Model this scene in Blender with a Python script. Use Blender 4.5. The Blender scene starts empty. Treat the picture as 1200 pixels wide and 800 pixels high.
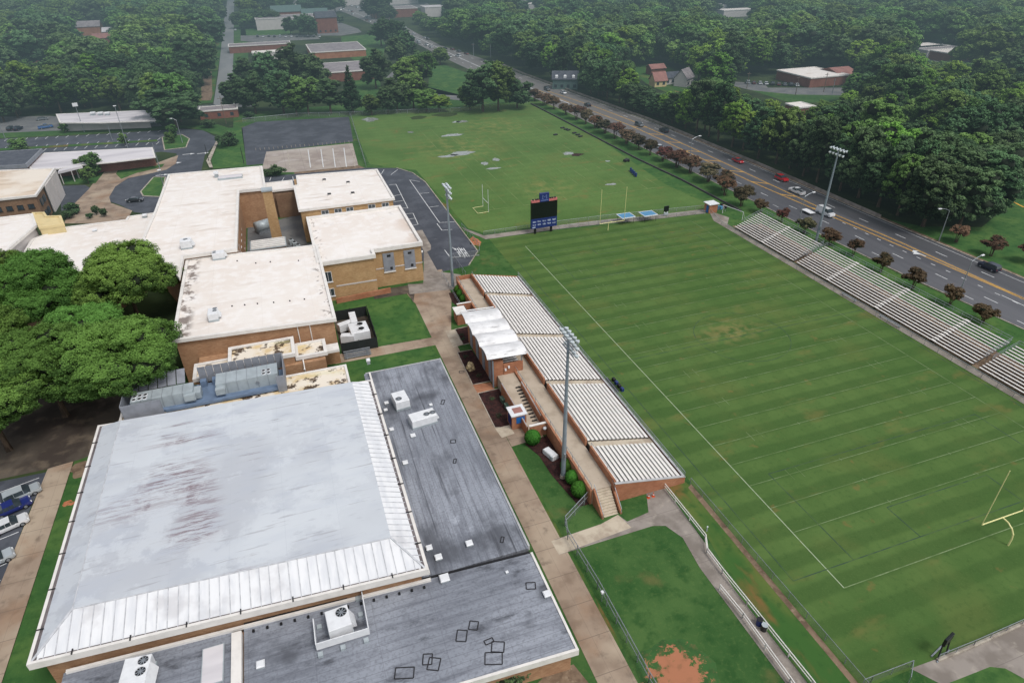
import bpy, bmesh, math, random
import numpy as np
from mathutils import Vector, Matrix
R = math.radians
random.seed(7)
scene = bpy.context.scene
COL = scene.collection

# ------------------------------------------------------------------ camera
# the world frame: x runs across the football field, y along it, origin at its near left corner
F_PX, PITCH, ROLL, CAM_H = 765.18, 0.552386, -0.0139003, 66.917
X0, Y0, TH = 39.5310, 51.0390, 0.332050
ct, st_ = math.cos(TH), math.sin(TH)
def rot2(x, y): return (x*ct + y*st_, -x*st_ + y*ct)
def vrot(v):
    a, b = rot2(v[0], v[1]); return Vector((a, b, v[2]))
CX, CY = rot2(-X0, -Y0)
cd, sd = math.cos(PITCH), math.sin(PITCH)
FW = vrot((0, cd, -sd)); RT0 = vrot((1, 0, 0)); UP0 = vrot((0, sd, cd))
RT = RT0*math.cos(ROLL) + UP0*math.sin(ROLL); UP = -RT0*math.sin(ROLL) + UP0*math.cos(ROLL)
CAM = Vector((CX, CY, CAM_H))
cam_d = bpy.data.cameras.new("camera"); cam = bpy.data.objects.new("camera", cam_d); COL.objects.link(cam)
m = Matrix((RT, UP, -FW)).transposed().to_4x4(); m.translation = CAM
cam.matrix_world = m
cam_d.sensor_width = 36; cam_d.lens = F_PX/1200*36; cam_d.clip_end = 6000; cam_d.clip_start = 1
scene.camera = cam

def G(px, py, z=0.0):
    """survey: the point at height z seen at this place of the (1200 x 800) photograph"""
    v = FW*F_PX + RT*(px-600) + UP*(400-py)
    t = (z-CAM_H)/v.z
    return (CAM.x+v.x*t, CAM.y+v.y*t)
def PJ(x, y, z):
    d = Vector((x, y, z))-CAM; w = d.dot(FW)
    if w < 1: return (1e6, 1e6)
    return (600+F_PX*d.dot(RT)/w, 400-F_PX*d.dot(UP)/w)
def GP(pts, z=0.0): return [G(x, y, z) for x, y in pts]

# ------------------------------------------------------------------ colours and materials
def s2l(c):
    c /= 255.0
    return c/12.92 if c <= .04045 else ((c+.055)/1.055)**2.4
def col(r, g, b, k=.85): return (min(1, s2l(r)*k), min(1, s2l(g)*k), min(1, s2l(b)*k), 1)

def haze_group():  # distance haze painted into the materials: bluish emission mixed in farther off
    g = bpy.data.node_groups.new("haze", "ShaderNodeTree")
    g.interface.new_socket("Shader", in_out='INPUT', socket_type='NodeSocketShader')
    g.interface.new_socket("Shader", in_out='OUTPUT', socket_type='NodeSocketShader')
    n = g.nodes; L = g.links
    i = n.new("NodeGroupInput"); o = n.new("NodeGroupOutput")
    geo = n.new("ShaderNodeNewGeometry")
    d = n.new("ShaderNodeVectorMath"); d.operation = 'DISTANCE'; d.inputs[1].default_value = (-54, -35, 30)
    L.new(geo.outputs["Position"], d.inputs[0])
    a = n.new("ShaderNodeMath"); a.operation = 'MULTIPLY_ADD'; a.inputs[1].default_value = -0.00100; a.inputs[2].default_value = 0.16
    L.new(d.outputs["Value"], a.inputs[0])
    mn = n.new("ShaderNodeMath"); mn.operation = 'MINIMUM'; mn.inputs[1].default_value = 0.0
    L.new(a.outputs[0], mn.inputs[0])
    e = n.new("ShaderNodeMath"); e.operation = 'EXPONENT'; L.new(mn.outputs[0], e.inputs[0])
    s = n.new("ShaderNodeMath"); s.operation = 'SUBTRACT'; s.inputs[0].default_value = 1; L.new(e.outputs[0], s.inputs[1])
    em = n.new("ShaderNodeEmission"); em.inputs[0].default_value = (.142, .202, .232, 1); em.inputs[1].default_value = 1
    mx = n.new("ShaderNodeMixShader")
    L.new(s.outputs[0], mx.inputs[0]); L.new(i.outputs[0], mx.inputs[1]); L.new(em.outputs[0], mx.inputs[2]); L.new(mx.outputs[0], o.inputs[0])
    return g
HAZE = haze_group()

class Mt:
    """small helper around one procedural material"""
    def __init__(s, name, rough=.85, metal=0.0, spec=.3, coord='world'):
        s.m = bpy.data.materials.new(name); s.m.use_nodes = True; s.m.cycles.emission_sampling = 'NONE'
        s.n = s.m.node_tree.nodes; s.L = s.m.node_tree.links; s.n.clear()
        s.out = s.n.new("ShaderNodeOutputMaterial"); s.b = s.n.new("ShaderNodeBsdfPrincipled")
        s.b.inputs["Roughness"].default_value = rough; s.b.inputs["Metallic"].default_value = metal
        s.b.inputs["Specular IOR Level"].default_value = spec
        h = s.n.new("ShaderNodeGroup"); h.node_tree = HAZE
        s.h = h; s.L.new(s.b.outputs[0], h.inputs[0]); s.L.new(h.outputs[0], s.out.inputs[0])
        if coord == 'world': s.co = s.n.new("ShaderNodeNewGeometry").outputs["Position"]
        else: s.co = s.n.new("ShaderNodeTexCoord").outputs["Object"]
        s.c = None
    def map(s, scale=(1, 1, 1), rot=0, loc=(0, 0, 0)):
        mp = s.n.new("ShaderNodeMapping"); mp.inputs["Scale"].default_value = scale; mp.inputs["Rotation"].default_value = (0, 0, rot)
        mp.inputs["Location"].default_value = loc
        s.L.new(s.co, mp.inputs[0]); return mp.outputs[0]
    def noise(s, scale, detail=4, stretch=(1, 1, 1), rot=0, lo=.4, hi=.6, rough=.55, loc=(0, 0, 0)):
        t = s.n.new("ShaderNodeTexNoise"); t.inputs["Scale"].default_value = scale; t.inputs["Detail"].default_value = detail
        t.inputs["Roughness"].default_value = rough
        s.L.new(s.map(stretch, rot, loc), t.inputs["Vector"])
        return s.rng(t.outputs[0], lo, hi)
    def rng(s, sock, lo, hi, a=0.0, b=1.0):
        r = s.n.new("ShaderNodeMapRange"); r.interpolation_type = 'SMOOTHSTEP'
        r.inputs[1].default_value = lo; r.inputs[2].default_value = hi; r.inputs[3].default_value = a; r.inputs[4].default_value = b
        s.L.new(sock, r.inputs[0]); return r.outputs[0]
    def math(s, op, a, b=None):
        r = s.n.new("ShaderNodeMath"); r.operation = op
        for i, v in enumerate((a, b)):
            if v is None: continue
            if isinstance(v, (int, float)): r.inputs[i].default_value = v
            else: s.L.new(v, r.inputs[i])
        return r.outputs[0]
    def xyz(s, i):
        r = s.n.new("ShaderNodeSeparateXYZ"); s.L.new(s.co, r.inputs[0]); return r.outputs[i]
    def mix(s, c2, fac, blend='MIX', c1=None):
        r = s.n.new("ShaderNodeMix"); r.data_type = 'RGBA'; r.blend_type = blend
        if isinstance(fac, (int, float)): r.inputs[0].default_value = fac
        else: s.L.new(fac, r.inputs[0])
        a = c1 if c1 is not None else s.c
        if isinstance(a, tuple): r.inputs[6].default_value = a
        else: s.L.new(a, r.inputs[6])
        if isinstance(c2, tuple): r.inputs[7].default_value = c2
        else: s.L.new(c2, r.inputs[7])
        s.c = r.outputs[2]; return s
    def base(s, c): s.c = c; return s
    def layer(s, c2, scale, strength=1.0, **k):
        f = s.noise(scale, **k)
        if strength != 1.0: f = s.math('MULTIPLY', f, strength)
        return s.mix(c2, f)
    def bump(s, scale, strength=.3, dist=.05, **k):
        f = s.noise(scale, lo=0, hi=1, **k)
        b = s.n.new("ShaderNodeBump"); b.inputs["Strength"].default_value = strength; b.inputs["Distance"].default_value = dist
        s.L.new(f, b.inputs["Height"]); s.L.new(b.outputs[0], s.b.inputs["Normal"]); return s
    def lines(s, axis, period, width, c, strength=1.0, off=0.0):
        v = s.math('ADD', s.xyz(axis), 1000*period+off)
        v = s.math('MODULO', v, period); f = s.math('LESS_THAN', v, width)
        return s.mix(c, s.math('MULTIPLY', f, strength))
    def done(s):
        if isinstance(s.c, tuple): s.b.inputs["Base Color"].default_value = s.c
        else: s.L.new(s.c, s.b.inputs["Base Color"])
        return s.m
def plain(name, c, rough=.6, metal=0.0, spec=.4, var=.25, coord='object', scale=1.5):
    d = tuple(x*(1-var) for x in c[:3])+(1,)
    return Mt(name, rough, metal, spec, coord).base(c).layer(d, scale, lo=.35, hi=.7).done()

M = {}
# ground covers
g = Mt("lawn_grass", .95, spec=.1).base(col(58, 92, 48)).layer(col(76, 106, 58), .09, lo=.4, hi=.65).layer(col(44, 80, 40), .5, lo=.45, hi=.7, strength=.8)
g.layer(col(88, 112, 62), 2.2, lo=.5, hi=.75, strength=.5).layer(col(112, 104, 66), .12, lo=.60, hi=.72, strength=.6, loc=(40, 3, 0)).layer(col(150, 108, 76), .33, lo=.69, hi=.76, strength=.6, loc=(9, 31, 0)).bump(6, .5, .05)
M['lawn'] = g.done()
g = Mt("bright_lawn", .95, spec=.1).base(col(62, 98, 52)).layer(col(84, 114, 60), .16, lo=.4, hi=.68).layer(col(46, 82, 42), .6, lo=.45, hi=.7, strength=.7).layer(col(90, 122, 60), 2.6, lo=.55, hi=.75, strength=.4).bump(6, .4, .05)
M['court_lawn'] = g.done()
g = Mt("worn_grass", .95, spec=.1).base(col(62, 98, 48)).layer(col(98, 112, 58), .14, lo=.46, hi=.66, stretch=(1, .3, 1)).layer(col(130, 96, 60), .22, lo=.55, hi=.70, stretch=(1, .35, 1), strength=.75).layer(col(48, 84, 42), .7, lo=.5, hi=.7, strength=.6)
M['worn'] = g.done()

def turf(name, stripes, base1, base2, patches, period=4.572, soft=.9):
    g = Mt(name, .95, spec=.1).base(base1)
    v = g.xyz(1)
    wob = g.noise(.2, lo=0, hi=1); v = g.math('ADD', v, g.math('MULTIPLY', wob, .7))
    ph = g.math('SINE', g.math('MULTIPLY', v, 2*math.pi/period))
    g.mix(base2, g.math('MULTIPLY', g.rng(ph, -.5, .5), stripes))
    ph2 = g.math('SINE', g.math('MULTIPLY', g.xyz(0), 2*math.pi/5.2))
    g.mix(col(62, 88, 44), g.math('MULTIPLY', g.rng(ph2, -.3, .3), stripes*.16))
    g.layer(col(62, 94, 46), .045, lo=.4, hi=.65, strength=.45)
    g.layer(col(104, 112, 62), .07, lo=.5, hi=.7, strength=.35*patches, loc=(11, 5, 0))
    g.layer(col(120, 112, 66), .16, lo=.58, hi=.72, strength=.45*patches, stretch=(.6, 1.2, 1), loc=(3, 55, 0))
    g.layer(col(128, 104, 64), .35, lo=.64, hi=.74, strength=.45*patches, loc=(33, 5, 0))
    g.layer(col(56, 84, 42), 1.3, lo=.5, hi=.72, strength=.35).layer(col(104, 124, 70), 5, lo=.5, hi=.8, strength=.3)
    return g
g = turf("striped_turf", 1.0, col(86, 112, 60), col(73, 99, 52), 1.0)
# worn middle of the field
cx, cy = 23.5, 55.5
d = g.n.new("ShaderNodeVectorMath"); d.operation = 'DISTANCE'; g.L.new(g.map((1, 1.7, 0)), d.inputs[0]); d.inputs[1].default_value = (cx, cy*1.7, 0)
f = g.rng(d.outputs["Value"], 11, 1.0); f = g.math('MULTIPLY', f, g.noise(.55, lo=.38, hi=.62))
g.mix(col(138, 128, 82), g.math('MULTIPLY', f, .6)); M['turf'] = g.done()
g = turf("practice_turf", .35, col(94, 122, 66), col(86, 113, 60), 1.3)
for (pu, pv, rr) in ((8, 205, 22), (32, 232, 20), (22, 150, 14)):
    d = g.n.new("ShaderNodeVectorMath"); d.operation = 'DISTANCE'; g.L.new(g.map((1, .8, 0)), d.inputs[0]); d.inputs[1].default_value = (pu, pv*.8, 0)
    f = g.math('MULTIPLY', g.rng(d.outputs["Value"], rr, rr*.2), g.noise(.3, lo=.42, hi=.66))
    g.mix(col(134, 134, 80), g.math('MULTIPLY', f, .55))
M['practice'] = g.done()
M['line'] = Mt("faded_white_paint", .9).base(col(124, 142, 102)).layer(col(88, 112, 64), .4, lo=.42, hi=.60, strength=.85).layer(col(84, 108, 62), 3, lo=.45, hi=.62, strength=.4).done()
M['sideline'] = Mt("white_field_paint", .9).base(col(158, 172, 142)).layer(col(98, 120, 76), 1.2, lo=.5, hi=.72, strength=.6).done()
M['blueline'] = Mt("faded_blue_paint", .9).base(col(54, 76, 62)).layer(col(78, 102, 57), .5, lo=.42, hi=.62, strength=.75).done()
M['yellowline'] = Mt("faded_yellow_paint", .9).base(col(124, 138, 84)).layer(col(92, 120, 63), .12, lo=.38, hi=.52, strength=1.0).done()
M['asphalt'] = Mt("dark_asphalt", .8).base(col(68, 72, 80)).layer(col(84, 88, 96), .15, lo=.4, hi=.65).layer(col(58, 62, 72), .7, lo=.5, hi=.7, strength=.6).layer(col(112, 116, 120), .3, lo=.66, hi=.74, strength=.4, loc=(5, 8, 0)).layer(col(90, 92, 98), 6, lo=.5, hi=.8, strength=.4).done()
M['oldasphalt'] = Mt("old_asphalt", .85).base(col(104, 106, 108)).layer(col(124, 124, 122), .15, lo=.4, hi=.65).layer(col(84, 86, 88), .6, lo=.5, hi=.7, strength=.6).done()
g = Mt("road_asphalt", .6, spec=.4).base(col(92, 93, 97)).layer(col(76, 77, 82), .12, lo=.4, hi=.65, stretch=(1, .12, 1)).layer(col(110, 110, 112), .9, lo=.5, hi=.75, strength=.4, stretch=(1, .08, 1))
f = g.rng(g.xyz(0), 91.5, 90.0, 1, 0); g.mix(col(66, 67, 70), g.math('MULTIPLY', f, .62)); f2 = g.rng(g.xyz(1), 175, 235); g.mix(col(140, 134, 126), g.math('MULTIPLY', f2, .45))
M['road'] = g.done()
M['hiway'] = Mt("far_road", .7).base(col(118, 122, 124)).layer(col(136, 138, 138), .06, lo=.4, hi=.6, stretch=(1, .2, 1)).done()
M['roadline'] = Mt("white_road_paint", .8).base(col(214, 216, 216)).layer(col(140, 142, 144), 2, lo=.5, hi=.7, strength=.5).done()
M['yellow'] = Mt("yellow_road_paint", .8).base(col(224, 172, 66)).layer(col(190, 150, 80), 1, lo=.45, hi=.7, strength=.6).done()
g = Mt("stained_concrete", .9).base(col(158, 140, 122)).layer(col(134, 116, 100), .25, lo=.42, hi=.62).layer(col(176, 160, 140), .09, lo=.45, hi=.65).layer(col(112, 98, 86), .6, lo=.55, hi=.75, strength=.7).layer(col(148, 116, 90), .14, lo=.5, hi=.68, strength=.5, loc=(7, 2, 0))
g.lines(1, 4.4, .09, col(106, 94, 84), .6); g.lines(0, 1.9, .06, col(120, 106, 94), .35, off=.9); g.bump(5, .15, .02)
M['concrete'] = g.done()
g = Mt("grey_concrete", .9).base(col(150, 142, 134)).layer(col(126, 118, 110), .3, lo=.4, hi=.62).layer(col(172, 164, 152), .8, lo=.55, hi=.7, strength=.5).lines(1, 4.5, .08, col(108, 100, 94), .5)
M['greyconc'] = g.done()
M['darkconc'] = Mt("dark_concrete", .75).base(col(96, 88, 78)).layer(col(66, 58, 52), .12, lo=.4, hi=.6).layer(col(120, 108, 92), .4, lo=.5, hi=.7, strength=.6).done()  # darker mottled concrete tone
M['paleconc'] = Mt("pale_concrete", .9).base(col(196, 184, 164)).layer(col(170, 156, 138), .5, lo=.4, hi=.65).done()
M['deckconc'] = Mt("walkway_concrete", .9).base(col(186, 172, 154)).layer(col(170, 156, 138), .4, lo=.4, hi=.65).layer(col(140, 128, 114), 1.8, lo=.66, hi=.74, strength=.4).done()
M['lotconc'] = Mt("patched_concrete", .9).base(col(168, 158, 148)).layer(col(150, 138, 130), .2, lo=.4, hi=.6).layer(col(184, 176, 168), .1, lo=.5, hi=.7).lines(0, 6, .12, col(120, 112, 108), .5).lines(1, 6, .12, col(120, 112, 108), .5).done()
M['kerb'] = Mt("kerb_concrete", .9).base(col(178, 170, 156)).layer(col(140, 130, 118), .8, lo=.45, hi=.65).done()
M['mulch'] = Mt("bark_mulch", .95).base(col(62, 36, 34)).layer(col(40, 24, 24), 1.2, lo=.4, hi=.6).layer(col(86, 54, 46), 5, lo=.5, hi=.7, strength=.5).bump(8, .6, .08).done()
g = Mt("red_clay", .95).base(col(58, 96, 48)).layer(col(46, 80, 40), .6, lo=.45, hi=.7)
cx_, cy_ = G(792, 786); dn = g.n.new("ShaderNodeVectorMath"); dn.operation = 'DISTANCE'; g.L.new(g.map((1, 1, 0)), dn.inputs[0]); dn.inputs[1].default_value = (cx_, cy_-.6, 0)
f = g.math('ADD', g.rng(dn.outputs["Value"], 5.0, .2, 0, 1), g.math('MULTIPLY', g.noise(.75, detail=9, lo=.25, hi=.75, rough=.72), 1.25)); f = g.rng(f, 1.0, 1.22)
g.mix(col(170, 114, 84), f); g.layer(col(120, 88, 62), .9, lo=.5, hi=.7, strength=.4); g.layer(col(206, 140, 110), 2.2, lo=.6, hi=.8, strength=.35); M['dirt_soft'] = g.done()
M['dirt'] = Mt("red_clay_scrape", .95).base(col(196, 122, 88)).layer(col(166, 104, 72), .8, lo=.4, hi=.6).layer(col(84, 100, 52), 1.1, lo=.54, hi=.6, strength=.9).layer(col(210, 140, 108), 3, lo=.5, hi=.7, strength=.6).done()
M['browndirt'] = Mt("brown_dirt", .95).base(col(134, 114, 94)).layer(col(104, 86, 70), .6, lo=.4, hi=.62).layer(col(158, 140, 118), 1.5, lo=.55, hi=.7, strength=.6).done()
M['puddle'] = Mt("standing_water", .12, spec=.5).base(col(150, 154, 150)).layer(col(120, 128, 116), .8, lo=.45, hi=.6).done()
M['floor'] = Mt("forest_floor", .95, spec=.1).base(col(44, 58, 38)).layer(col(62, 76, 46), .03, lo=.4, hi=.6).layer(col(90, 96, 66), .2, lo=.55, hi=.7, strength=.5).done()

# walls and roofs
def brick(name, c1, c2, c3):
    g = Mt(name, .9, spec=.2).base(c1).layer(c2, .35, lo=.38, hi=.62).layer(c3, 1.6, lo=.5, hi=.72, strength=.6, stretch=(1, 1, 3))
    # courses: a 3-D brick pattern laid on the vertical faces
    b = g.n.new("ShaderNodeTexBrick"); cmb = g.n.new("ShaderNodeCombineXYZ")
    g.L.new(g.math('ADD', g.xyz(0), g.xyz(1)), cmb.inputs[0]); g.L.new(g.xyz(2), cmb.inputs[1]); g.L.new(cmb.outputs[0], b.inputs["Vector"])
    b.inputs["Color1"].default_value = (1, 1, 1, 1); b.inputs["Color2"].default_value = (.74, .7, .68, 1); b.inputs["Mortar"].default_value = (.86, .84, .8, 1)
    b.inputs["Scale"].default_value = 1.0; b.inputs["Brick Width"].default_value = .42; b.inputs["Row Height"].default_value = .16; b.inputs["Mortar Size"].default_value = .016
    g.mix(b.outputs[0], .8, 'MULTIPLY')
    w = g.noise(.5, lo=.4, hi=.75, stretch=(1.2, 1.2, .12)); g.mix(tuple(x*.62 for x in c1[:3])+(1,), g.math('MULTIPLY', w, .35))
    return g.done()
M['brick_tan'] = brick("tan_brick", col(188, 150, 117), col(174, 136, 105), col(154, 117, 91))
M['brick_yellow'] = brick("buff_brick", col(196, 164, 122), col(184, 151, 110), col(168, 136, 99))
M['brick_orange'] = brick("orange_brick", col(184, 132, 102), col(170, 116, 88), col(148, 98, 76))
M['brick_red'] = brick("red_brick", col(150, 104, 90), col(138, 92, 80), col(120, 80, 70))
M['brick_brown'] = brick("brown_brick", col(150, 122, 98), col(138, 110, 88), col(124, 98, 78))
g = Mt("white_membrane", .75, spec=.3).base(col(234, 228, 221)).layer(col(229, 220, 211), .08, lo=.4, hi=.65).layer(col(240, 236, 232), .5, lo=.45, hi=.65, strength=.7)
g.layer(col(198, 182, 168), .22, lo=.56, hi=.72, strength=.55, stretch=(.35, 1.4, 1), rot=R(-12)).layer(col(120, 108, 100), .3, lo=.69, hi=.745, strength=.75, stretch=(.32, 2.6, 1), rot=R(-10), detail=6).layer(col(160, 146, 134), 2.6, lo=.66, hi=.76, strength=.5)
g.lines(1, 3.0, .05, col(206, 198, 190), .5); g.lines(0, 9.0, .06, col(206, 198, 190), .4)
M['white_roof'] = g.done()
M['seamline'] = plain("seam_line", col(204, 206, 210), .6, var=.3, coord='world')  # greyer than the sheet: rib shading put into the colour
def whiteroof_edge(name, regions):
    g = Mt(name, .75, spec=.3).base(col(234, 228, 221)).layer(col(229, 220, 211), .08, lo=.4, hi=.65).layer(col(240, 236, 232), .5, lo=.45, hi=.65, strength=.7)
    g.layer(col(206, 192, 180), .22, lo=.58, hi=.72, strength=.5, stretch=(.35, 1.4, 1), rot=R(-12)).layer(col(170, 156, 146), 2.6, lo=.68, hi=.76, strength=.4)
    g.lines(1, 3.0, .05, col(212, 204, 196), .5); g.lines(0, 9.0, .06, col(212, 204, 196), .4)
    for (ax, a, b_, sc, lo, hi, c, stt, lc) in regions:
        m_ = g.math('MULTIPLY', g.rng(g.xyz(ax), a, b_), g.noise(sc, detail=8, lo=lo, hi=hi, rough=.68, loc=lc))
        g.mix(c, g.math('MULTIPLY', m_, stt))
    return g.done()
M['white_roof_b'] = whiteroof_edge("white_membrane_edge_stained", [(0, -74.2, -75.8, .42, .47, .56, col(112, 98, 90), .85, (3, 9, 0)), (0, -53.4, -51.8, .8, .56, .62, col(104, 92, 84), .8, (7, 1, 0))])
M['white_roof_c'] = whiteroof_edge("white_membrane_corner_stained", [(0, -48.8, -50.2, .9, .55, .62, col(120, 106, 96), .7, (0, 3, 0)), (0, -33.5, -29.5, .16, .46, .58, col(206, 186, 170), .6, (1, 1, 0)), (1, 117.5, 121.5, .2, .52, .66, col(120, 116, 112), .8, (5, 5, 0))])
g = Mt("stained_membrane", .8, spec=.3).base(col(232, 222, 206)).layer(col(216, 192, 150), .3, lo=.45, hi=.62).layer(col(72, 54, 40), .45, lo=.535, hi=.575, strength=.95, detail=7, rough=.65).layer(col(210, 206, 150), .25, lo=.58, hi=.7, strength=.5, stretch=(.2, 1, 1))
M['stained_roof'] = g.done()
M['roof_scum'] = Mt("roof_debris", .95).base(col(120, 104, 94)).layer(col(200, 190, 180), 1.0, lo=.45, hi=.55).layer(col(78, 66, 60), 2.2, lo=.5, hi=.6).done()
g = Mt("coated_metal_roof", .55, spec=.4).base(col(186, 190, 196)).layer(col(200, 205, 210), .07, lo=.4, hi=.6).layer(col(182, 188, 198), .35, lo=.45, hi=.7, strength=.6, stretch=(.4, 1.3, 1))
for (qx, qy, rx_, ry_, st_k) in ((205, 566, 5.5, 5.5, 1.0), (226, 622, 3.6, 3.2, 1.0), (212, 515, 6.5, 1.2, .9), (150, 596, 6, 3.0, .6), (235, 590, 3, 5, .7)):
    cx_, cy_ = G(qx, qy, 7.75); dn = g.n.new("ShaderNodeVectorMath"); dn.operation = 'DISTANCE'; g.L.new(g.map((1/rx_, 1/ry_, 0)), dn.inputs[0]); dn.inputs[1].default_value = (cx_/rx_, cy_/ry_, 0)
    f = g.math('MULTIPLY', g.rng(dn.outputs["Value"], 1.2, .35), g.noise(1.5, detail=10, stretch=(.16, 1.5, 1), rot=R(-5), lo=.48, hi=.55, rough=.82)); g.mix(col(122, 100, 106), g.math('MULTIPLY', f, .78*st_k))
band = g.math('MULTIPLY', g.math('MULTIPLY', g.rng(g.xyz(0), -63, -66), g.rng(g.xyz(0), -84, -78)), g.noise(.085, lo=.45, hi=.58, loc=(14, 2, 0)))
f = g.math('MULTIPLY', g.noise(.5, detail=8, stretch=(.11, 1.6, 1), rot=R(-3), lo=.56, hi=.62, rough=.78), band)
g.mix(col(112, 92, 98), g.math('MULTIPLY', f, .7))
f = g.math('MULTIPLY', g.noise(.9, detail=8, stretch=(.14, 2.0, 1), rot=R(-3), lo=.60, hi=.68, rough=.7, loc=(50, 3, 0)), g.noise(.07, lo=.48, hi=.58)); g.mix(col(104, 90, 94), g.math('MULTIPLY', f, .7))
g.layer(col(212, 217, 221), .10, lo=.50, hi=.56, strength=.45, detail=10, rough=.7).layer(col(150, 148, 154), 1.2, lo=.62, hi=.68, strength=.5, stretch=(.12, 2, 1), detail=8, loc=(4, 4, 0)); g.layer(col(168, 172, 180), 1.4, lo=.6, hi=.74, strength=.5, stretch=(.3, 1, 1)); g.lines(0, 6.2, .05, col(176, 182, 190), .35)
M['gym_roof'] = g.done()
g = Mt("white_standing_seam", .45, spec=.5).base(col(232, 233, 234)).layer(col(218, 220, 223), .5, lo=.4, hi=.65, stretch=(2, .4, 1)).layer(col(184, 182, 184), .2, lo=.55, hi=.7, strength=.5)
M['seam'] = g.done()
def greyroof(name, ax, seed):
    st = (.16, 1.5, 1) if ax == 0 else (1.5, .16, 1)
    g = Mt(name, .85, spec=.25).base(col(134, 139, 148)).layer(col(154, 159, 168), .07, lo=.4, hi=.6, loc=(seed, 0, 0)).layer(col(100, 103, 112), .8, lo=.42, hi=.66, stretch=st, strength=.6, detail=8, rough=.7, loc=(seed, 0, 0))
    g.layer(col(64, 66, 72), .5, lo=.55, hi=.68, stretch=(st[0]*2.2, st[1]*.55, 1), strength=.8, detail=8, rough=.68, loc=(0, seed, 0)).layer(col(56, 58, 64), .14, lo=.52, hi=.68, strength=.65, loc=(seed, seed, 0), detail=6)
    g.layer(col(186, 192, 202), .16, lo=.63, hi=.72, strength=.7, loc=(2*seed, 1, 0)).layer(col(90, 92, 100), 3.5, lo=.45, hi=.7, strength=.4)
    o = 1-ax
    g.lines(o, .95, .07, col(98, 100, 108), .5); g.lines(ax, 6.5, .06, col(96, 98, 106), .35, off=2)
    g.bump(3, .25, .03)
    return g.done()
M['grey_u'] = greyroof("grey_roll_roofing", 0, 3.3)
M['grey_v'] = greyroof("grey_roll_roofing_lengthwise", 1, 8.1)
M['beige_roof'] = Mt("beige_membrane", .8).base(col(220, 204, 184)).layer(col(198, 178, 156), .25, lo=.42, hi=.62, stretch=(.2, 1.5, 1)).layer(col(230, 220, 206), .1, lo=.4, hi=.6).done()
M['dark_roof'] = Mt("dark_shingle", .9).base(col(74, 78, 88)).layer(col(88, 92, 100), .5, lo=.4, hi=.65).done()
M['gravel_roof'] = Mt("gravel_roof", .95).base(col(146, 140, 142)).layer(col(128, 122, 126), .3, lo=.4, hi=.65).layer(col(168, 162, 160), .8, lo=.5, hi=.7, strength=.5).done()
M['strip_roof'] = Mt("white_metal_roof", .6).base(col(216, 212, 214)).layer(col(196, 192, 196), .3, lo=.4, hi=.65, stretch=(.2, 1, 1)).done()
M['cap'] = plain("white_coping", col(232, 228, 222), .6, var=.12, coord='world', scale=.8)
M['greycap'] = plain("grey_coping", col(186, 186, 186), .5, var=.2, coord='world', scale=.8)
M['gutter'] = plain("dirty_gutter", col(120, 112, 112), .8, var=.5, coord='world', scale=.7)
M['white'] = plain("white_painted_metal", col(228, 230, 232), .45, var=.1)
M['offwhite'] = plain("offwhite_wall", col(206, 200, 196), .8, var=.12, coord='world', scale=.4)
M['cream'] = plain("cream_stucco", col(222, 202, 152), .85, var=.12, coord='world', scale=.4)
M['galv'] = plain("galvanised_steel", col(166, 172, 178), .4, .5, var=.2)
M['galvflat'] = plain("grey_duct_metal", col(176, 186, 190), .45, .15, var=.18, coord='world', scale=.7)
M['bluedeck'] = plain("blue_grey_membrane", col(112, 132, 158), .7, var=.25, coord='world', scale=.6)
M['louver'] = plain("grey_louver", col(146, 150, 158), .6, .1, var=.2, coord='world', scale=1)
M['polegrey'] = plain("pole_steel", col(146, 158, 168), .45, .3, var=.12)
M['darkmetal'] = plain("dark_metal", col(52, 52, 54), .5, .3)
M['black'] = plain("black_plastic", col(28, 30, 32), .5)
M['fan'] = plain("black_fan", col(22, 24, 26), .6)
M['cleat'] = plain("tar_patch", col(44, 44, 48), .8)
M['bench'] = plain("aluminium_bench", col(236, 232, 226), .45, .05, var=.10, coord='world', scale=.9)
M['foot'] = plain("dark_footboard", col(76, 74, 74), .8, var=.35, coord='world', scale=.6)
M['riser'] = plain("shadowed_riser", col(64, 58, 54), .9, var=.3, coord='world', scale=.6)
M['navy'] = plain("navy_panel", col(34, 52, 112), .4, var=.15)
M['crest'] = plain("dull_blue_print", col(104, 122, 172), .5)
M['logo'] = plain("pale_logo_print", col(176, 188, 214), .5)
M['screen'] = plain("dark_led_screen", col(22, 28, 28), .3, var=.2)
M['redstrip'] = plain("red_strip", col(206, 120, 118), .5, var=.2)
M['blue'] = plain("blue_canvas", col(84, 142, 180), .6, var=.15)
M['bluesign'] = plain("blue_sign", col(30, 104, 176), .5, var=.1)
M['goalyellow'] = plain("goalpost_yellow", col(232, 226, 160), .4, var=.08)
M['glass'] = plain("window_glass", col(62, 72, 78), .12, spec=.6, var=.3, coord='world')
M['bark'] = Mt("bark", .95, coord='object').base(col(96, 82, 68)).layer(col(66, 56, 46), 3, lo=.4, hi=.6, stretch=(1, 1, .2)).done()
M['wood'] = plain("weathered_pole_wood", col(112, 100, 88), .9, var=.25)
M['green_shingle'] = plain("green_roof", col(92, 116, 112), .8, var=.2, coord='world')
M['redroof'] = plain("red_roof", col(158, 112, 104), .8, var=.25, coord='world', scale=.3)
M['orange'] = plain("orange_plastic", col(214, 92, 50), .6)
M['green_box'] = plain("green_utility_box", col(86, 112, 96), .6)
M['boulder'] = Mt("pale_boulder", .9, coord='object').base(col(206, 188, 146)).layer(col(140, 124, 98), 2.5, lo=.45, hi=.6).bump(3, .6, .1).done()
M['tyre'] = plain("tyre_rubber", col(30, 30, 32), .8)
M['headlamp'] = plain("lamp_lens", col(236, 238, 240), .2, var=.05)
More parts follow.
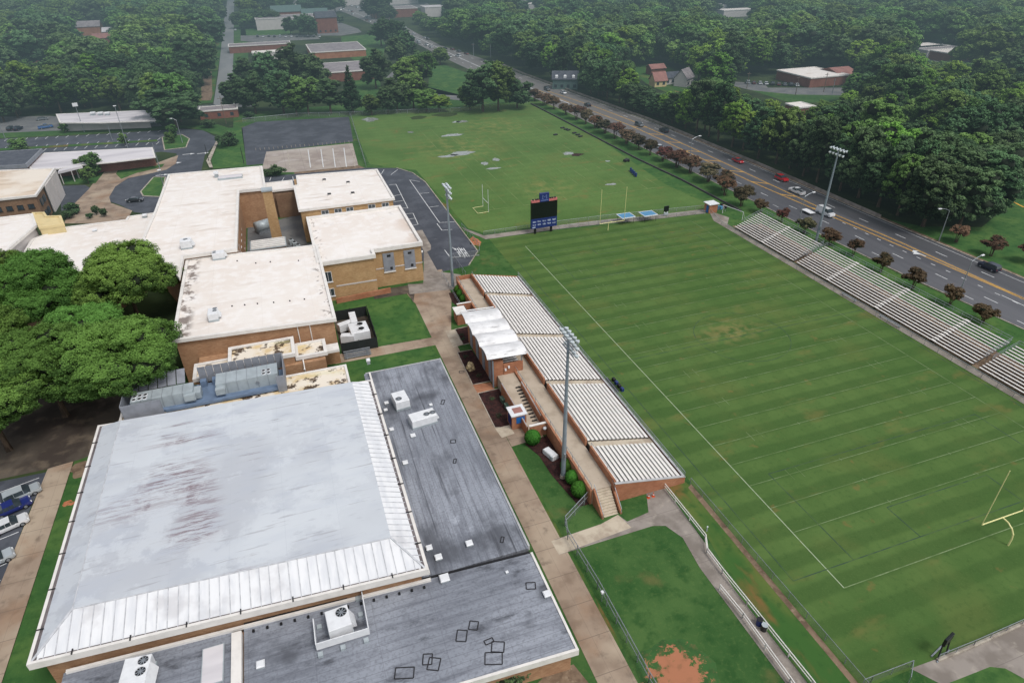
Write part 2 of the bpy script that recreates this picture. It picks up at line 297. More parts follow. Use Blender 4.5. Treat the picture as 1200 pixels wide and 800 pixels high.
M['tail'] = plain("tail_lamp", col(150, 30, 28), .3)

def fence_mat():
    g = Mt("chain_link", .5, .3).base(col(150, 156, 152))
    tr = g.n.new("ShaderNodeBsdfTransparent"); mx = g.n.new("ShaderNodeMixShader"); mx.inputs[0].default_value = .22
    g.done(); g.L.new(tr.outputs[0], mx.inputs[1]); g.L.new(g.b.outputs[0], mx.inputs[2]); g.L.new(mx.outputs[0], g.h.inputs[0])
    g.L.new(mx.outputs[0], g.out.inputs[0])
    return g.m
M['mesh'] = fence_mat()

def foliage(name, c1, c2, c3, dark=.45, var=.35):
    g = Mt(name, .75, spec=.15, coord='object')
    at = g.n.new("ShaderNodeAttribute"); at.attribute_name = "tint"
    oi = g.n.new("ShaderNodeObjectInfo")
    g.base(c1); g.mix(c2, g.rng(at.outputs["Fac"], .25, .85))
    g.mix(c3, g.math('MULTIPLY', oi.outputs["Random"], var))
    # per-plant brightness
    hsv = g.n.new("ShaderNodeHueSaturation"); g.L.new(g.c, hsv.inputs["Color"])
    r2 = g.math('FRACT', g.math('MULTIPLY', oi.outputs["Random"], 37.3))
    g.L.new(g.math('ADD', g.math('MULTIPLY', r2, .62), .72), hsv.inputs["Value"])
    g.L.new(g.math('ADD', g.math('MULTIPLY', g.math('FRACT', g.math('MULTIPLY', oi.outputs["Random"], 11.7)), .045), .475), hsv.inputs["Hue"])
    g.c = hsv.outputs[0]
    g.done()
    tl = g.n.new("ShaderNodeBsdfTranslucent"); g.L.new(g.c, tl.inputs[0]); mx = g.n.new("ShaderNodeMixShader"); mx.inputs[0].default_value = .22
    g.L.new(g.b.outputs[0], mx.inputs[1]); g.L.new(tl.outputs[0], mx.inputs[2]); g.L.new(mx.outputs[0], g.h.inputs[0])
    return g.m
K = 1.0
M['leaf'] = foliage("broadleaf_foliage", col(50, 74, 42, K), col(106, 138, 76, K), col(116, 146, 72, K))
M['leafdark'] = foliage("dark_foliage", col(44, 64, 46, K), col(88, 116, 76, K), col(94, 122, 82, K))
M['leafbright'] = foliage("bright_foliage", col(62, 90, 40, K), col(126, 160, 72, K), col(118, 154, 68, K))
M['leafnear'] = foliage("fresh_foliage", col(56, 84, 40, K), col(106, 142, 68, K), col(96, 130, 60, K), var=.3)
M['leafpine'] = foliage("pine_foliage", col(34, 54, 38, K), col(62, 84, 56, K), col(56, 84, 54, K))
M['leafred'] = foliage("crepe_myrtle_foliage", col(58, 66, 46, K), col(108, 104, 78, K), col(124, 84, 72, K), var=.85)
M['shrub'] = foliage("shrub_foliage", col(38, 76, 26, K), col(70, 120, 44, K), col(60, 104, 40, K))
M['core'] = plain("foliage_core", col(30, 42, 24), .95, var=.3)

# ------------------------------------------------------------------ mesh helpers
class MB:
    def __init__(s): s.v = []; s.f = []; s.mi = []; s.mats = []; s.cur = 0
    def use(s, mt):
        if mt not in s.mats: s.mats.append(mt)
        s.cur = s.mats.index(mt); return s
    def add(s, vs, fs):
        o = len(s.v); s.v += [tuple(p) for p in vs]; s.f += [tuple(i+o for i in f) for f in fs]; s.mi += [s.cur]*len(fs); return s
    def box(s, x0, x1, y0, y1, z0, z1):
        if x0 > x1: x0, x1 = x1, x0
        if y0 > y1: y0, y1 = y1, y0
        return s.add([(x0, y0, z0), (x1, y0, z0), (x1, y1, z0), (x0, y1, z0), (x0, y0, z1), (x1, y0, z1), (x1, y1, z1), (x0, y1, z1)],
              [(0, 3, 2, 1), (4, 5, 6, 7), (0, 1, 5, 4), (1, 2, 6, 5), (2, 3, 7, 6), (3, 0, 4, 7)])
    def rbox(s, cx, cy, cz, lx, ly, lz, ang=0.0, bev=0.0):
        """box centred at (cx,cy), base cz, turned by ang, optional chamfered top"""
        c, n = math.cos(ang), math.sin(ang); P = []
        rings = [(lx/2, ly/2, 0)] + ([(lx/2, ly/2, lz-bev), (lx/2-bev, ly/2-bev, lz)] if bev else [(lx/2, ly/2, lz)])
        for a, b, z in rings:
            for sx, sy in ((-1, -1), (1, -1), (1, 1), (-1, 1)):
                x, y = sx*a, sy*b; P.append((cx+x*c-y*n, cy+x*n+y*c, cz+z))
        k = len(rings); F = [(3, 2, 1, 0), tuple(4*(k-1)+i for i in range(4))]
        for r in range(k-1):
            for i in range(4): F.append((4*r+i, 4*r+(i+1) % 4, 4*r+4+(i+1) % 4, 4*r+4+i))
        return s.add(P, F)
    def prism(s, poly, z0, z1):
        a = sum(poly[i][0]*poly[(i+1) % len(poly)][1]-poly[(i+1) % len(poly)][0]*poly[i][1] for i in range(len(poly)))
        if a < 0: poly = poly[::-1]
        n = len(poly)
        return s.add([(x, y, z0) for x, y in poly]+[(x, y, z1) for x, y in poly],
              [tuple(range(n-1, -1, -1)), tuple(range(n, 2*n))]+[(i, (i+1) % n, n+(i+1) % n, n+i) for i in range(n)])
    def sheet(s, poly, z):
        a = sum(poly[i][0]*poly[(i+1) % len(poly)][1]-poly[(i+1) % len(poly)][0]*poly[i][1] for i in range(len(poly)))
        if a < 0: poly = poly[::-1]
        return s.add([(x, y, z) for x, y in poly], [tuple(range(len(poly)))])
    def quad(s, a, b, c, d): return s.add([a, b, c, d], [(0, 1, 2, 3)])
    def tube(s, p0, p1, r0, r1=None, n=8, caps=True):
        r1 = r0 if r1 is None else r1
        p0, p1 = Vector(p0), Vector(p1); d = (p1-p0)
        if d.length < 1e-6: return s
        d.normalize(); a = d.orthogonal().normalized(); b = d.cross(a); P = []
        for p, r in ((p0, r0), (p1, r1)):
            for i in range(n):
                t = 2*math.pi*i/n; P.append(p+a*math.cos(t)*r+b*math.sin(t)*r)
        F = [(i, (i+1) % n, n+(i+1) % n, n+i) for i in range(n)]
        if caps: F += [tuple(range(n-1, -1, -1)), tuple(range(n, 2*n))]
        return s.add(P, F)
    def path(s, pts, r, n=6):
        for a, b in zip(pts, pts[1:]): s.tube(a, b, r, r, n)
        return s
    def ball(s, c, rx, ry=None, rz=None, nu=10, nv=6, seed=None, jit=0.0):
        ry = rx if ry is None else ry; rz = rx if rz is None else rz; rn = random.Random(seed)
        P = [(c[0], c[1], c[2]-rz)]
        for j in range(1, nv):
            ph = -math.pi/2+math.pi*j/nv
            for i in range(nu):
                t = 2*math.pi*i/nu; k = 1+rn.uniform(-jit, jit)
                P.append((c[0]+rx*k*math.cos(ph)*math.cos(t), c[1]+ry*k*math.cos(ph)*math.sin(t), c[2]+rz*k*math.sin(ph)))
        P.append((c[0], c[1], c[2]+rz)); F = []
        for i in range(nu): F.append((0, 1+(i+1) % nu, 1+i))
        for j in range(nv-2):
            for i in range(nu): F.append((1+j*nu+i, 1+j*nu+(i+1) % nu, 1+(j+1)*nu+(i+1) % nu, 1+(j+1)*nu+i))
        o = 1+(nv-2)*nu
        for i in range(nu): F.append((o+i, o+(i+1) % nu, len(P)-1))
        return s.add(P, F)
    def build(s, name, mat=None, parent=None, smooth=False):
        me = bpy.data.meshes.new(name); v = s.v
        if parent is not None:
            o = parent
            off = Vector((0, 0, 0))
            while o is not None: off += o.location; o = o.parent
            if off.length > 0: v = [(a-off.x, b-off.y, c-off.z) for a, b, c in v]
        me.from_pydata(v, [], s.f); me.update()
        if mat is not None: me.materials.append(mat)
        else:
            for mt in s.mats: me.materials.append(mt)
            me.polygons.foreach_set("material_index", s.mi)
        if smooth: me.polygons.foreach_set("use_smooth", [True]*len(me.polygons))
        ob = bpy.data.objects.new(name, me); COL.objects.link(ob)
        if parent is not None: ob.parent = parent
        return ob
def tag(o, label, cat, group=None, kind=None):
    if label: o["label"] = label
    if cat: o["category"] = cat
    if group: o["group"] = group
    if kind: o["kind"] = kind
    return o
def thing(name, label, cat, loc=(0, 0, 0), group=None, rz=0.0):
    o = bpy.data.objects.new(name, None); COL.objects.link(o); o.location = (loc[0], loc[1], loc[2] if len(loc) > 2 else 0)
    o.rotation_euler = (0, 0, rz); o.empty_display_size = .5
    return tag(o, label, cat, group)
def copy_tree(o, loc=None, rz=None, scale=None, parent=None):
    c = o.copy(); COL.objects.link(c)
    if parent is not None: c.parent = parent
    if loc is not None: c.location = (loc[0], loc[1], loc[2] if len(loc) > 2 else 0)
    if rz is not None: c.rotation_euler = (0, 0, rz)
    if scale is not None: c.scale = scale if hasattr(scale, '__len__') else (scale,)*3
    for ch in KIDS(o): copy_tree(ch, parent=c)
    return c
def KIDS(o): return [x for x in list(o.children)]
def struct(name, poly, z, mat, parent=None):
    o = MB().sheet(poly, z).build(name, mat, parent)
    if parent is None: o["kind"] = "structure"
    return o
def strip(a, b, w):
    """rectangle of width w along a-b"""
    d = Vector((b[0]-a[0], b[1]-a[1])); L = d.length or 1; nx, ny = -d.y/L*w/2, d.x/L*w/2
    return [(a[0]+nx, a[1]+ny), (b[0]+nx, b[1]+ny), (b[0]-nx, b[1]-ny), (a[0]-nx, a[1]-ny)]
def inpoly(x, y, P):
    c = False; j = len(P)-1
    for i in range(len(P)):
        if (P[i][1] > y) != (P[j][1] > y) and x < (P[j][0]-P[i][0])*(y-P[i][1])/(P[j][1]-P[i][1])+P[i][0]: c = not c
        j = i
    return c
ORD = ["first", "second", "third", "fourth", "fifth", "sixth", "seventh", "eighth", "ninth", "tenth", "eleventh", "twelfth", "thirteenth", "fourteenth", "fifteenth", "sixteenth", "seventeenth", "eighteenth", "nineteenth", "twentieth", "twenty-first", "twenty-second", "twenty-third", "twenty-fourth", "twenty-fifth", "twenty-sixth", "twenty-seventh", "twenty-eighth"]
# ================================================================== the ground, roads and fields
NX = 60
b = MB().use(M['floor'])
b.sheet([(-2600, -900), (2600, -900), (2600, 3600), (-2600, 3600)], 0)
b.build("ground", M['floor'])["kind"] = "structure"
struct("lawn", [(-92.6, -40), (75, -40), (75, 300), (-24, 300), (-72, 300), (-72, 205), (-80, 160), (-92.6, 160)], .008, M['lawn'])
# football field
fld = struct("football_field", [(-7.4, -10.6), (54.6, -10.6), (54.6, 108), (57.2, 113.4), (-7.2, 117.6)], .016, M['turf'])
W = 48.77; L_ = 109.73
b = MB()
b.box(-.065, .065, 0, L_, .017, .026)
b.build("sideline", M['sideline'], fld)
b = MB(); b.box(W-.05, W+.05, 0, L_, .017, .026); b.box(0, W, -.06, .06, .017, .027); b.box(0, W, L_-.05, L_+.05, .017, .027)
for k in range(21):
    y = 9.144+4.572*k
    b.box(.15, W-.05, y-.045, y+.045, .017, .025)
    for u in (W/3, 2*W/3): b.box(u-.04, u+.04, y-.3, y+.3, .018, .028)
for k in range(1, 10):
    y = 9.144+9.144*k
    for u in (7.9, W-7.9):
        for du in (-.9, .9): b.box(u+du-.035, u+du+.035, y-1.2, y+1.0, .018, .028)
b.build("yard_lines", M['line'], fld)
b = MB()
def bl(x0, y0, x1, y1, w=.12):
    b.prism(strip((x0, y0), (x1, y1), w), .017, .030)
bl(-5, 2.9, 53.6, 2.9); bl(-5, 2.9, -5, 104); bl(53.6, 2.9, 53.6, 104); bl(-5, 104, 53.6, 104); bl(-5, 53.4, 53.6, 53.4)
for u0, u1, d in ((4.2, 44.6, 16.5), (15.1, 33.5, 5.5)):
    bl(u0, 2.9, u0, 2.9+d); bl(u1, 2.9, u1, 2.9+d); bl(u0, 2.9+d, u1, 2.9+d)
    bl(u0, 104, u0, 104-d); bl(u1, 104, u1, 104-d); bl(u0, 104-d, u1, 104-d)
for k in range(40):
    a0, a1 = 2*math.pi*k/40, 2*math.pi*(k+1)/40
    bl(24.3+9.15*math.cos(a0), 53.4+9.15*math.sin(a0), 24.3+9.15*math.cos(a1), 53.4+9.15*math.sin(a1), .10)
b.build("soccer_lines", M['blueline'], fld)
# practice field
pf = struct("practice_field", [(-23.4, 272), (-26, 197), (-20, 190.5), (-12.2, 184), (-10.3, 126.5), (-7.4, 122.4), (57, 115.2), (69.5, 117), (69.5, 272)], .014, M['practice'])
b = MB()
for k in range(13):
    u = 1+4.572*k
    b.box(u-.07, u+.07, 138, 240, .015, .024)
b.box(-8, 60, 137.9, 138.1, .015, .025); b.box(-8, 60, 239.9, 240.1, .015, .025)
b.build("faded_lines", M['yellowline'], pf)
struct("road_verge", [(61, 117.5), (74.2, 112), (74.5, 140), (72, 175), (70, 213), (67, 262), (62, 262), (63.5, 200), (58.5, 140)], .022, M['court_lawn'])
struct("bleacher_verge", [(56.8, 112.4), (74.3, 111), (74.6, 87), (74.9, 62), (77.4, 40), (80, 10), (80, -40), (56.5, -40)], .02, M['court_lawn'])
rn = random.Random(3)
def blobpoly(cx, cy, rx, ry, n=14, jit=.35, seed=0):
    r = random.Random(seed); return [(cx+rx*(1+r.uniform(-jit, jit))*math.cos(2*math.pi*i/n), cy+ry*(1+r.uniform(-jit, jit))*math.sin(2*math.pi*i/n)) for i in range(n)]
for i, (px, py, rx, ry) in enumerate(((542, 179.5, 4.2, 2.6), (526, 183, 4, 1.6), (530, 158.5, 4, 2), (542, 142.6, 2.5, 2), (581, 187, 1.4, 1.8), (568, 192, 1.3, 2), (578, 197.5, 2.4, 1.0), (666, 180, 2.2, 2.2), (481, 155, 1.6, 1.4), (434, 140, 3.4, 4), (716, 216, 1.7, .8), (535, 143, 1.8, 1.4), (712, 189, 1, .8))):
    x, y = G(px, py); o = struct("puddle", blobpoly(x, y, rx, ry, seed=i), .03, M['puddle'])
x, y = G(676, 181.5); struct("mud_patch", blobpoly(x, y, 2.6, 1.8, seed=77), .028, M['mulch'])
for i, (px, py, r_) in enumerate(((490, 138, 3), (522, 134.5, 3.4))):
    x, y = G(px, py); struct("dark_grass", blobpoly(x, y, r_*1.6, r_, seed=60+i), .028, M['floor'])
# far path across the two fields
struct("path", GP([(540, 266), (567, 276), (655, 264), (712, 257), (750, 254), (826, 245), (827, 250), (750, 259), (712, 262), (655, 268.5), (569, 280.5), (545, 270)]), .034, M['greyconc'])
struct("path", [(54.6, -40), (56.6, -40), (56.6, 104), (60, 108), (58.5, 112.6), (57.2, 113.4), (54.6, 107.4)], .034, M['greyconc'])
struct("bare_ground", [(56.6, -40), (65.2, -40), (65.2, 101), (57, 102.5)], .032, M['browndirt'])

# big road on the right
lefte = [(81.5, -60), (80, 0), (77.6, 36), (75.6, 62), (74.8, 87), (74.6, 112), (74, 135), (73, 175), (71.3, 213), (70, 250), (66.8, 286), (64.5, 325), (61.5, 360), (59.6, 400), (57.5, 457), (56, 530), (51, 600), (45, 680), (38, 780), (24, 880), (8, 980), (-10, 1100)]
righte = [(101, -60), (100, 0), (99, 52), (98, 90), (97.6, 140), (96.8, 175), (95.8, 213), (92, 260), (88, 300), (84.5, 340), (82.5, 395), (77, 440), (71, 480), (71, 560), (72, 640), (70.5, 720), (66, 800), (55, 900), (38, 1000), (20, 1120)]
struct("road", lefte+righte[::-1], .05, M['road'])
def interp(E, y):
    for (x0, y0), (x1, y1) in zip(E, E[1:]):
        if y0 <= y <= y1: return x0+(x1-x0)*(y-y0)/(y1-y0)
    return E[-1][0]
def along(E, y0, y1, off, w, z, bb, step=12):
    y = y0
    while y < y1-1e-6:
        ye = min(y+step, y1); xa, xb = interp(E, y)+off, interp(E, ye)+off
        bb.add([(xa-w/2, y, z), (xa+w/2, y, z), (xb+w/2, ye, z), (xb-w/2, ye, z)], [(0, 1, 2, 3)]); y = ye
def kerbline(name, pts, w=.25, h=.14, mat=None, parent=None):
    b = MB()
    for p, q in zip(pts, pts[1:]): b.prism(strip(p, q, w), 0, h)
    o = b.build(name, mat or M['kerb'], parent)
    if parent is None: o["kind"] = "structure"
    return o
kerbline("kerb", lefte[:11]); kerbline("kerb", righte[:10])
# markings
yb = MB(); wb = MB()
mL = [(91.6, -60), (90.6, 0), (89.6, 47), (87.9, 80), (86.5, 103), (85.2, 130), (85, 160), (84.8, 207), (83.6, 224), (79.5, 262), (76, 300)]
mR = [(91.8, -60), (90.8, 0), (89.9, 47), (89.9, 80), (88.6, 100), (89, 129), (89.4, 165), (89.4, 216), (86.5, 250), (80, 292)]
for E_ in (mL, mR):
    for off in (-.16, .16): along(E_, -60, E_[-1][1], off, .15, .062, yb, 8)
for k in range(9):
    y = 104+13*k; xa, xb = interp(mL, y), interp(mR, y-4)
    yb.prism(strip((xa, y+1.8), (xb, y-1.8), .4), .05, .063)
yb.build("yellow_markings", M['yellow'])["kind"] = "structure"
for k in range(26):
    y = -55+12.2*k
    if y < 250:
        along([(94.4, -60), (93.4, 47), (93, 85), (92.6, 100), (93, 135), (93, 170), (91.6, 215), (88, 262)], y, y+3.2, 0, .2, .06, wb, 5)
        along([(83.9, -60), (83.2, 0), (82.8, 47), (82.5, 90), (80.9, 130), (80, 175), (77.5, 215), (74, 262)], y+3, y+6.2, 0, .2, .06, wb, 5)
    if y < 230: along([(80.5, -60), (79.6, 47), (78, 90), (77.8, 130), (77, 175), (75.5, 215), (72, 250)], y+6, y+8.6, 0, .18, .06, wb, 5)
for k in range(20):
    y = 40+4.05*k
    if y < 104: along([(86.9, 30), (86.2, 75), (86.3, 104)], y, y+1.2, 0, .2, .061, wb, 5)
along([(86.9, -60), (86.9, 52)], -60, 48, 0, .2, .061, wb, 20)
along([(97.2, -60), (96.6, 90), (96.4, 140), (95.2, 200), (91, 258), (83, 350)], -60, 345, .3, .14, .06, wb, 12)
for k in range(40):
    y = 330+16*k; w_ = interp(righte, y)-interp(lefte, y)
    for fr in (.2, .4, .75): along(lefte, y, y+4, w_*fr, .3, .06, wb, 5)
along(lefte, 260, 900, 9.2, .5, .06, wb, 12)
# turn arrows: shaft and two-sided head
for (ax, ay, dy) in ((88.6, 69, 1), (88.6, 37, 1)):
    wb.prism([(ax-.15, ay), (ax+.15, ay), (ax+.15, ay+3.4*dy), (ax-.15, ay+3.4*dy)], .05, .064)
    wb.prism([(ax-1.6, ay+2.2*dy), (ax-.1, ay+1.2*dy), (ax-.1, ay+3.2*dy)], .05, .064)
    wb.prism([(ax-1.0, ay+3.0*dy), (ax+.15, ay+3.9*dy), (ax+1.0, ay+3.0*dy)], .05, .065)
wb.build("white_markings", M['roadline'])["kind"] = "structure"
struct("pavement", [(99.4, -60), (101.2, -60), (99.4, 95), (99.1, 140), (97.6, 200), (96.8, 196), (97.9, 140), (98.3, 90)], .03, M['browndirt'])
struct("grass_bank", [(99.2, -60), (420, -60), (420, 200), (172, 128), (158, 118), (150, 92), (118, 78), (104, 84), (99, 92)], .012, M['court_lawn'])
x, y = G(1197, 240); struct("yellow_edging", strip(G(1184, 235), G(1200, 243), .6), .03, M['yellow'])

# school side: paths
struct("path", [(-33, -40), (-29, -40), (-29.1, 90), (-33, 98)], .036, M['concrete'])
struct("paved_yard", [(-34, 96), (-33.2, 90), (-29.1, 74), (-24.5, 91), (-23.4, 104), (-28.2, 104), (-28.2, 98)], .038, M['concrete'])
struct("paved_yard", [(-41, 94.4), (-33.6, 94.5), (-33.3, 90), (-31, 98), (-28, 98), (-28, 98.5), (-41, 98.5)], .042, M['darkconc'])
struct("paved_yard", GP([(497, 289), (513, 318), (540, 322), (541, 338), (480, 345), (478, 333), (496, 333)]), .044, M['greyconc'])
struct("pale_paving", [(-29.0, 70), (-27.0, 75.5), (-28.7, 75.5)], .044, M['paleconc'])
struct("pale_paving", GP([(522, 388), (533, 386), (543, 404), (531, 407)]), .045, M['paleconc'])
struct("brick_paving", GP([(554, 451), (575, 448), (580, 456), (560, 461)]), .046, M['brick_orange'])
struct("worn_edge", [(-29.05, 2), (-28.6, 2), (-28.65, 38), (-29.05, 38)], .03, M['worn'])
struct("worn_edge", [(-33.5, 60), (-33, 60), (-33, 71), (-33.6, 71)], .03, M['worn'])
struct("court_lawn", [(-49, 97.5), (-36, 94.3), (-33.6, 94.4), (-33.6, 74.3), (-44, 74.6), (-50, 74.6)], .02, M['court_lawn'])
struct("path", [(-52, 71.2), (-33, 71.2), (-33, 74.2), (-44, 74.5), (-52, 74.5)], .034, M['concrete'])
struct("court_lawn", [(-52, 58), (-33, 58), (-33, 71.2), (-52, 71.2)], .02, M['court_lawn'])
# cross path and ramp path
struct("path", GP([(650, 632), (704, 614), (724, 603), (735, 611), (760, 600), (757, 575), (778, 570), (829, 640), (860, 690), (951, 806), (925, 806), (820, 665), (800, 630), (780, 616), (765, 616), (655, 650)]), .038, M['greyconc'])
struct("path", GP([(646, 634), (704, 614), (724, 603), (740, 618), (655, 650)]), .042, M['paleconc'])
struct("bare_ground", [(-11.3, 22.6), (-8.1, 22.6), (-7.6, 20), (-7.4, -12), (-11.4, -12), (-11.8, 6), (-10.8, 13)], .016, M['worn'])
struct("bare_ground", [(-8.3, 21), (-7.5, 21.5), (-7.3, -12), (-8.0, -12)], .024, M['browndirt'])
x, y = G(792, 786); struct("clay_patch", blobpoly(x, y-.6, 4.6, 4.4, n=26, jit=.1, seed=9), .03, M['dirt_soft'])
x, y = G(500, 790)
struct("bare_ground", GP([(640, 790), (672, 778), (690, 800), (700, 830), (600, 830)]), .03, M['browndirt'])
# near right corner path
struct("path", GP([(1067, 783), (1105, 769), (1150, 752), (1200, 731), (1260, 705), (1300, 900), (1150, 900), (1110, 840), (1100, 800)]), .038, M['greyconc'])
struct("court_lawn", GP([(1112, 800), (1160, 781), (1178, 783), (1200, 795), (1240, 830), (1180, 860), (1110, 840)]), .046, M['court_lawn'])
kerbline("kerb", GP([(1098, 774), (1140, 757), (1200, 730)]), .35, .25)
# planting beds beside the stand, with pale edging
beds = [[(533, 386), (551, 382), (556, 401), (543, 404)], [(536, 413), (553, 410), (578, 446), (554, 451)], [(560, 461), (586, 455), (606, 501), (580, 501)]]
for P in beds:
    struct("mulch_bed", GP(P), .046, M['mulch']); q = GP(P); kerbline("bed_edging", [q[1], q[0], q[3], q[2]], .14, .10)
struct("mulch_bed", [(-26.9, 37.8), (-22.9, 38.6), (-22.9, 22.9), (-24.4, 23.0), (-25.6, 30), (-25.8, 34.6)], .046, M['mulch'])
struct("mulch_bed", [(-25.0, 91.5), (-22.9, 91.5), (-22.9, 81.5), (-24.2, 82.4), (-25.4, 87)], .046, M['mulch'])
struct("pale_paving", [(-29, 42.6), (-23.5, 42.6), (-23.5, 38.5), (-29, 38.0)], .044, M['concrete'])
struct("pale_paving", GP([(580, 502), (597, 498), (603, 508), (588, 513)]), .05, M['paleconc'])

# car park behind the low blocks
cp = struct("car_park", [(-68, 196), (-28.5, 193), (-18, 188.6), (-14, 181), (-12.3, 170), (-12.4, 111), (-17, 103.6), (-24.5, 102.6), (-28.5, 117), (-28.5, 165), (-50, 165), (-68, 177)], .03, M['asphalt'])
b = MB()
def wl(bb, px0, py0, px1, py1, w=.18, z=.044): bb.prism(strip(G(px0, py0), G(px1, py1), w), .034, z)
for q in (((480, 211), (515, 261)), ((480, 211), (492, 213)), ((492, 227), (503, 226)), ((503, 243), (514, 241.5)), ((515, 261), (533, 260)), ((512, 262), (518, 270)), ((518, 270), (530, 269)), ((447, 204), (450, 199)), ((458, 205), (466, 199)), ((456, 217), (464, 216)), ((464, 216), (478, 244)), ((464, 244), (478, 244)), ((461, 237), (473, 235)), ((460, 230), (471, 228)), ((474, 251), (484, 250)), ((484, 250), (490, 263)), ((480, 265), (490, 263)), ((477, 257), (486, 256)), ((521, 293), (528, 302)), ((527, 302), (562, 299)), ((530, 290), (545, 302)), ((537, 290), (549, 299)), ((316, 212), (318, 207)), ((330, 213), (344, 212)), ((330, 213), (333, 208)), ((344, 212), (343, 207)), ((355, 212), (352, 206))):
    wl(b, *q[0], *q[1])
for k in range(5): wl(b, 533+k*2.5, 291, 540+k*2.6, 301, .25)
b.build("parking_lines", M['roadline'], cp)
struct("pavement", GP([(486, 271), (495, 270), (505, 288), (505, 293), (498, 297), (494, 290)]), .14, M['greyconc'])
kerbline("kerb", [(-18, 188.8), (-14, 181.2), (-12.2, 170), (-12.3, 111), (-16.8, 103.8)])
# slope beyond the lot kerb, worn red
struct("bare_ground", [(-12.1, 172), (-10.6, 150), (-10.8, 126), (-8, 119), (-12, 112)], .02, M['worn'])
struct("clay_patch", blobpoly(-11.2, 117.5, 1.5, 2.8, seed=4), .03, M['dirt'])
# two old lots at the far left of the practice field
struct("car_park", GP([(283, 150), (300, 143), (409, 137), (414, 166), (312, 178), (311, 192), (289, 194)]), .03, M['asphalt'])
lc = struct("car_park", GP([(312, 178), (413, 168), (420, 194), (392, 197), (345, 202), (306, 202)]), .032, M['lotconc'])
b = MB(); b2 = MB()
for px in (338, 362, 377, 391, 404, 414): wl(b2 if px in (338, 414) else b, px-1, 173+(414-px)*.05, px+2, 197-(px-338)*.02, .3, .05)
b.build("court_lines", M['roadline'], lc); b2.build("boundary_lines", M['kerb'], lc)
b = MB()
for k in range(22):
    px = 300+5.2*k; x, y = G(px, 176.5-k*.42); b.tube((x, y, 0), (x, y, .9), .09, .09, 6)
t = thing("bollard_row", "row of short pale posts between the dark lot and the concrete court", "bollards", G(300, 176)); b.build("post", M['kerb'], t)["kind"] = "stuff"
struct("bare_ground", GP([(392, 197), (420, 194), (428, 197), (418, 200), (345, 205), (345, 202)]), .028, M['browndirt'])
struct("bright_lawn", GP([(262, 150), (284, 150), (289, 195), (250, 198), (246, 180), (258, 166)]), .03, M['court_lawn'])

# left: drives and lots of the school
struct("drive", GP([(-60, 172), (0, 163), (90, 159), (190, 153), (215, 151), (238, 153), (252, 160), (253, 168), (240, 182), (236, 200), (210, 230), (190, 252), (158, 249), (140, 240), (128, 236), (127, 230), (134, 218), (150, 208), (170, 204), (195, 198), (207, 188), (207, 180), (190, 178), (100, 186), (60, 196), (-60, 203)]), .03, M['asphalt'])
struct("car_park", GP([(70, 218), (100, 217), (108, 222), (96, 240), (72, 248)]), .03, M['asphalt'])
struct("forecourt", GP([(120, 200), (140, 200), (160, 200), (206, 183), (209, 182), (206, 192), (195, 199), (170, 205), (150, 209), (135, 219), (128, 231), (130, 238), (155, 247), (147, 262), (75, 262), (86, 240), (104, 222)]), .05, M['concrete'])
struct("island_lawn", GP([(190, 161), (213, 158), (222, 163), (218, 173), (193, 176)]), .15, M['court_lawn'])
kerbline("kerb", GP([(190, 161), (213, 158), (222, 163), (218, 173), (193, 176), (190, 161)]), .4, .17)
struct("island_lawn", GP([(180, 208), (194, 208), (189, 231), (168, 230), (165, 225)]), .15, M['court_lawn'])
kerbline("kerb", GP([(194, 208), (180, 208), (165, 225), (168, 230), (189, 231), (194, 208)]), .4, .17)
struct("entrance_lawn", GP([(136, 204), (138, 200), (193, 192), (190, 196), (160, 203), (142, 210)]), .06, M['court_lawn'])
struct("entrance_lawn", GP([(73, 207), (121, 200), (122, 202), (112, 215), (76, 216)]), .06, M['court_lawn'])
struct("median", GP([(-30, 176), (60, 171), (184, 164), (185, 166), (60, 173.5), (-30, 179)]), .12, M['worn'])
struct("grass_strip", GP([(-60, 170), (-60, 157), (0, 156), (100, 152), (190, 148), (255, 146), (268, 150), (262, 160), (250, 157), (235, 152), (215, 150), (190, 152), (90, 158), (0, 162)]), .034, M['lawn'])
b = MB()
for k in range(16):
    px = 5+12*k
    wl(b, px, 166-.06*px+0.0, px+3.5, 162.5-.055*px+.6, .22); wl(b, px-1, 176-.06*px, px+3, 172.5-.058*px, .22)
    if px < 180 : wl(b, px+46, 178-.06*(px+8), px+49.5, 175-.06*(px+8), .22)
b.build("parking_lines", M['roadline'])["kind"] = "structure"
b = MB()
for (px, py) in ((203, 191.5), (219, 181), (236, 180), (188, 205.5), (153, 234)):
    x, y = G(px, py); b.prism(strip((x-1.5, y), (x+1.5, y+.2), .5), .034, .046); b.prism([(x+1.2, y-.9), (x+2.8, y+.15), (x+1.2, y+1.1)], .034, .047)
b.build("lane_arrows", M['roadline'])["kind"] = "structure"
# shop forecourt, cross street and the straight side road
struct("car_park", GP([(-60, 157), (-60, 137), (0, 137), (60, 136), (75, 138), (70, 150), (60, 155)]), .03, M['oldasphalt'])
struct("car_park", GP([(70, 149), (185, 143), (190, 148), (100, 152), (60, 155)]), .032, M['oldasphalt'])
struct("cross_street", [(-420, 318), (-84, 314), (-62, 313), (-62, 323), (-84, 325), (-420, 330)], .04, M['oldasphalt'])
struct("side_road", [(-81.5, 300), (-73.5, 300), (-73.8, 420), (-74.2, 520), (-76, 720), (-79, 1100), (-87.5, 1100), (-85.5, 720), (-83, 520), (-82, 420)], .045, M['hiway'])
struct("road_verge", [(-89, 330), (-82, 330), (-83, 520), (-86, 800), (-94, 800)], .02, M['worn'])
struct("road_verge", [(-73.6, 330), (-66, 330), (-64, 520), (-66, 700), (-75.8, 700), (-74, 520)], .02, M['lawn'])
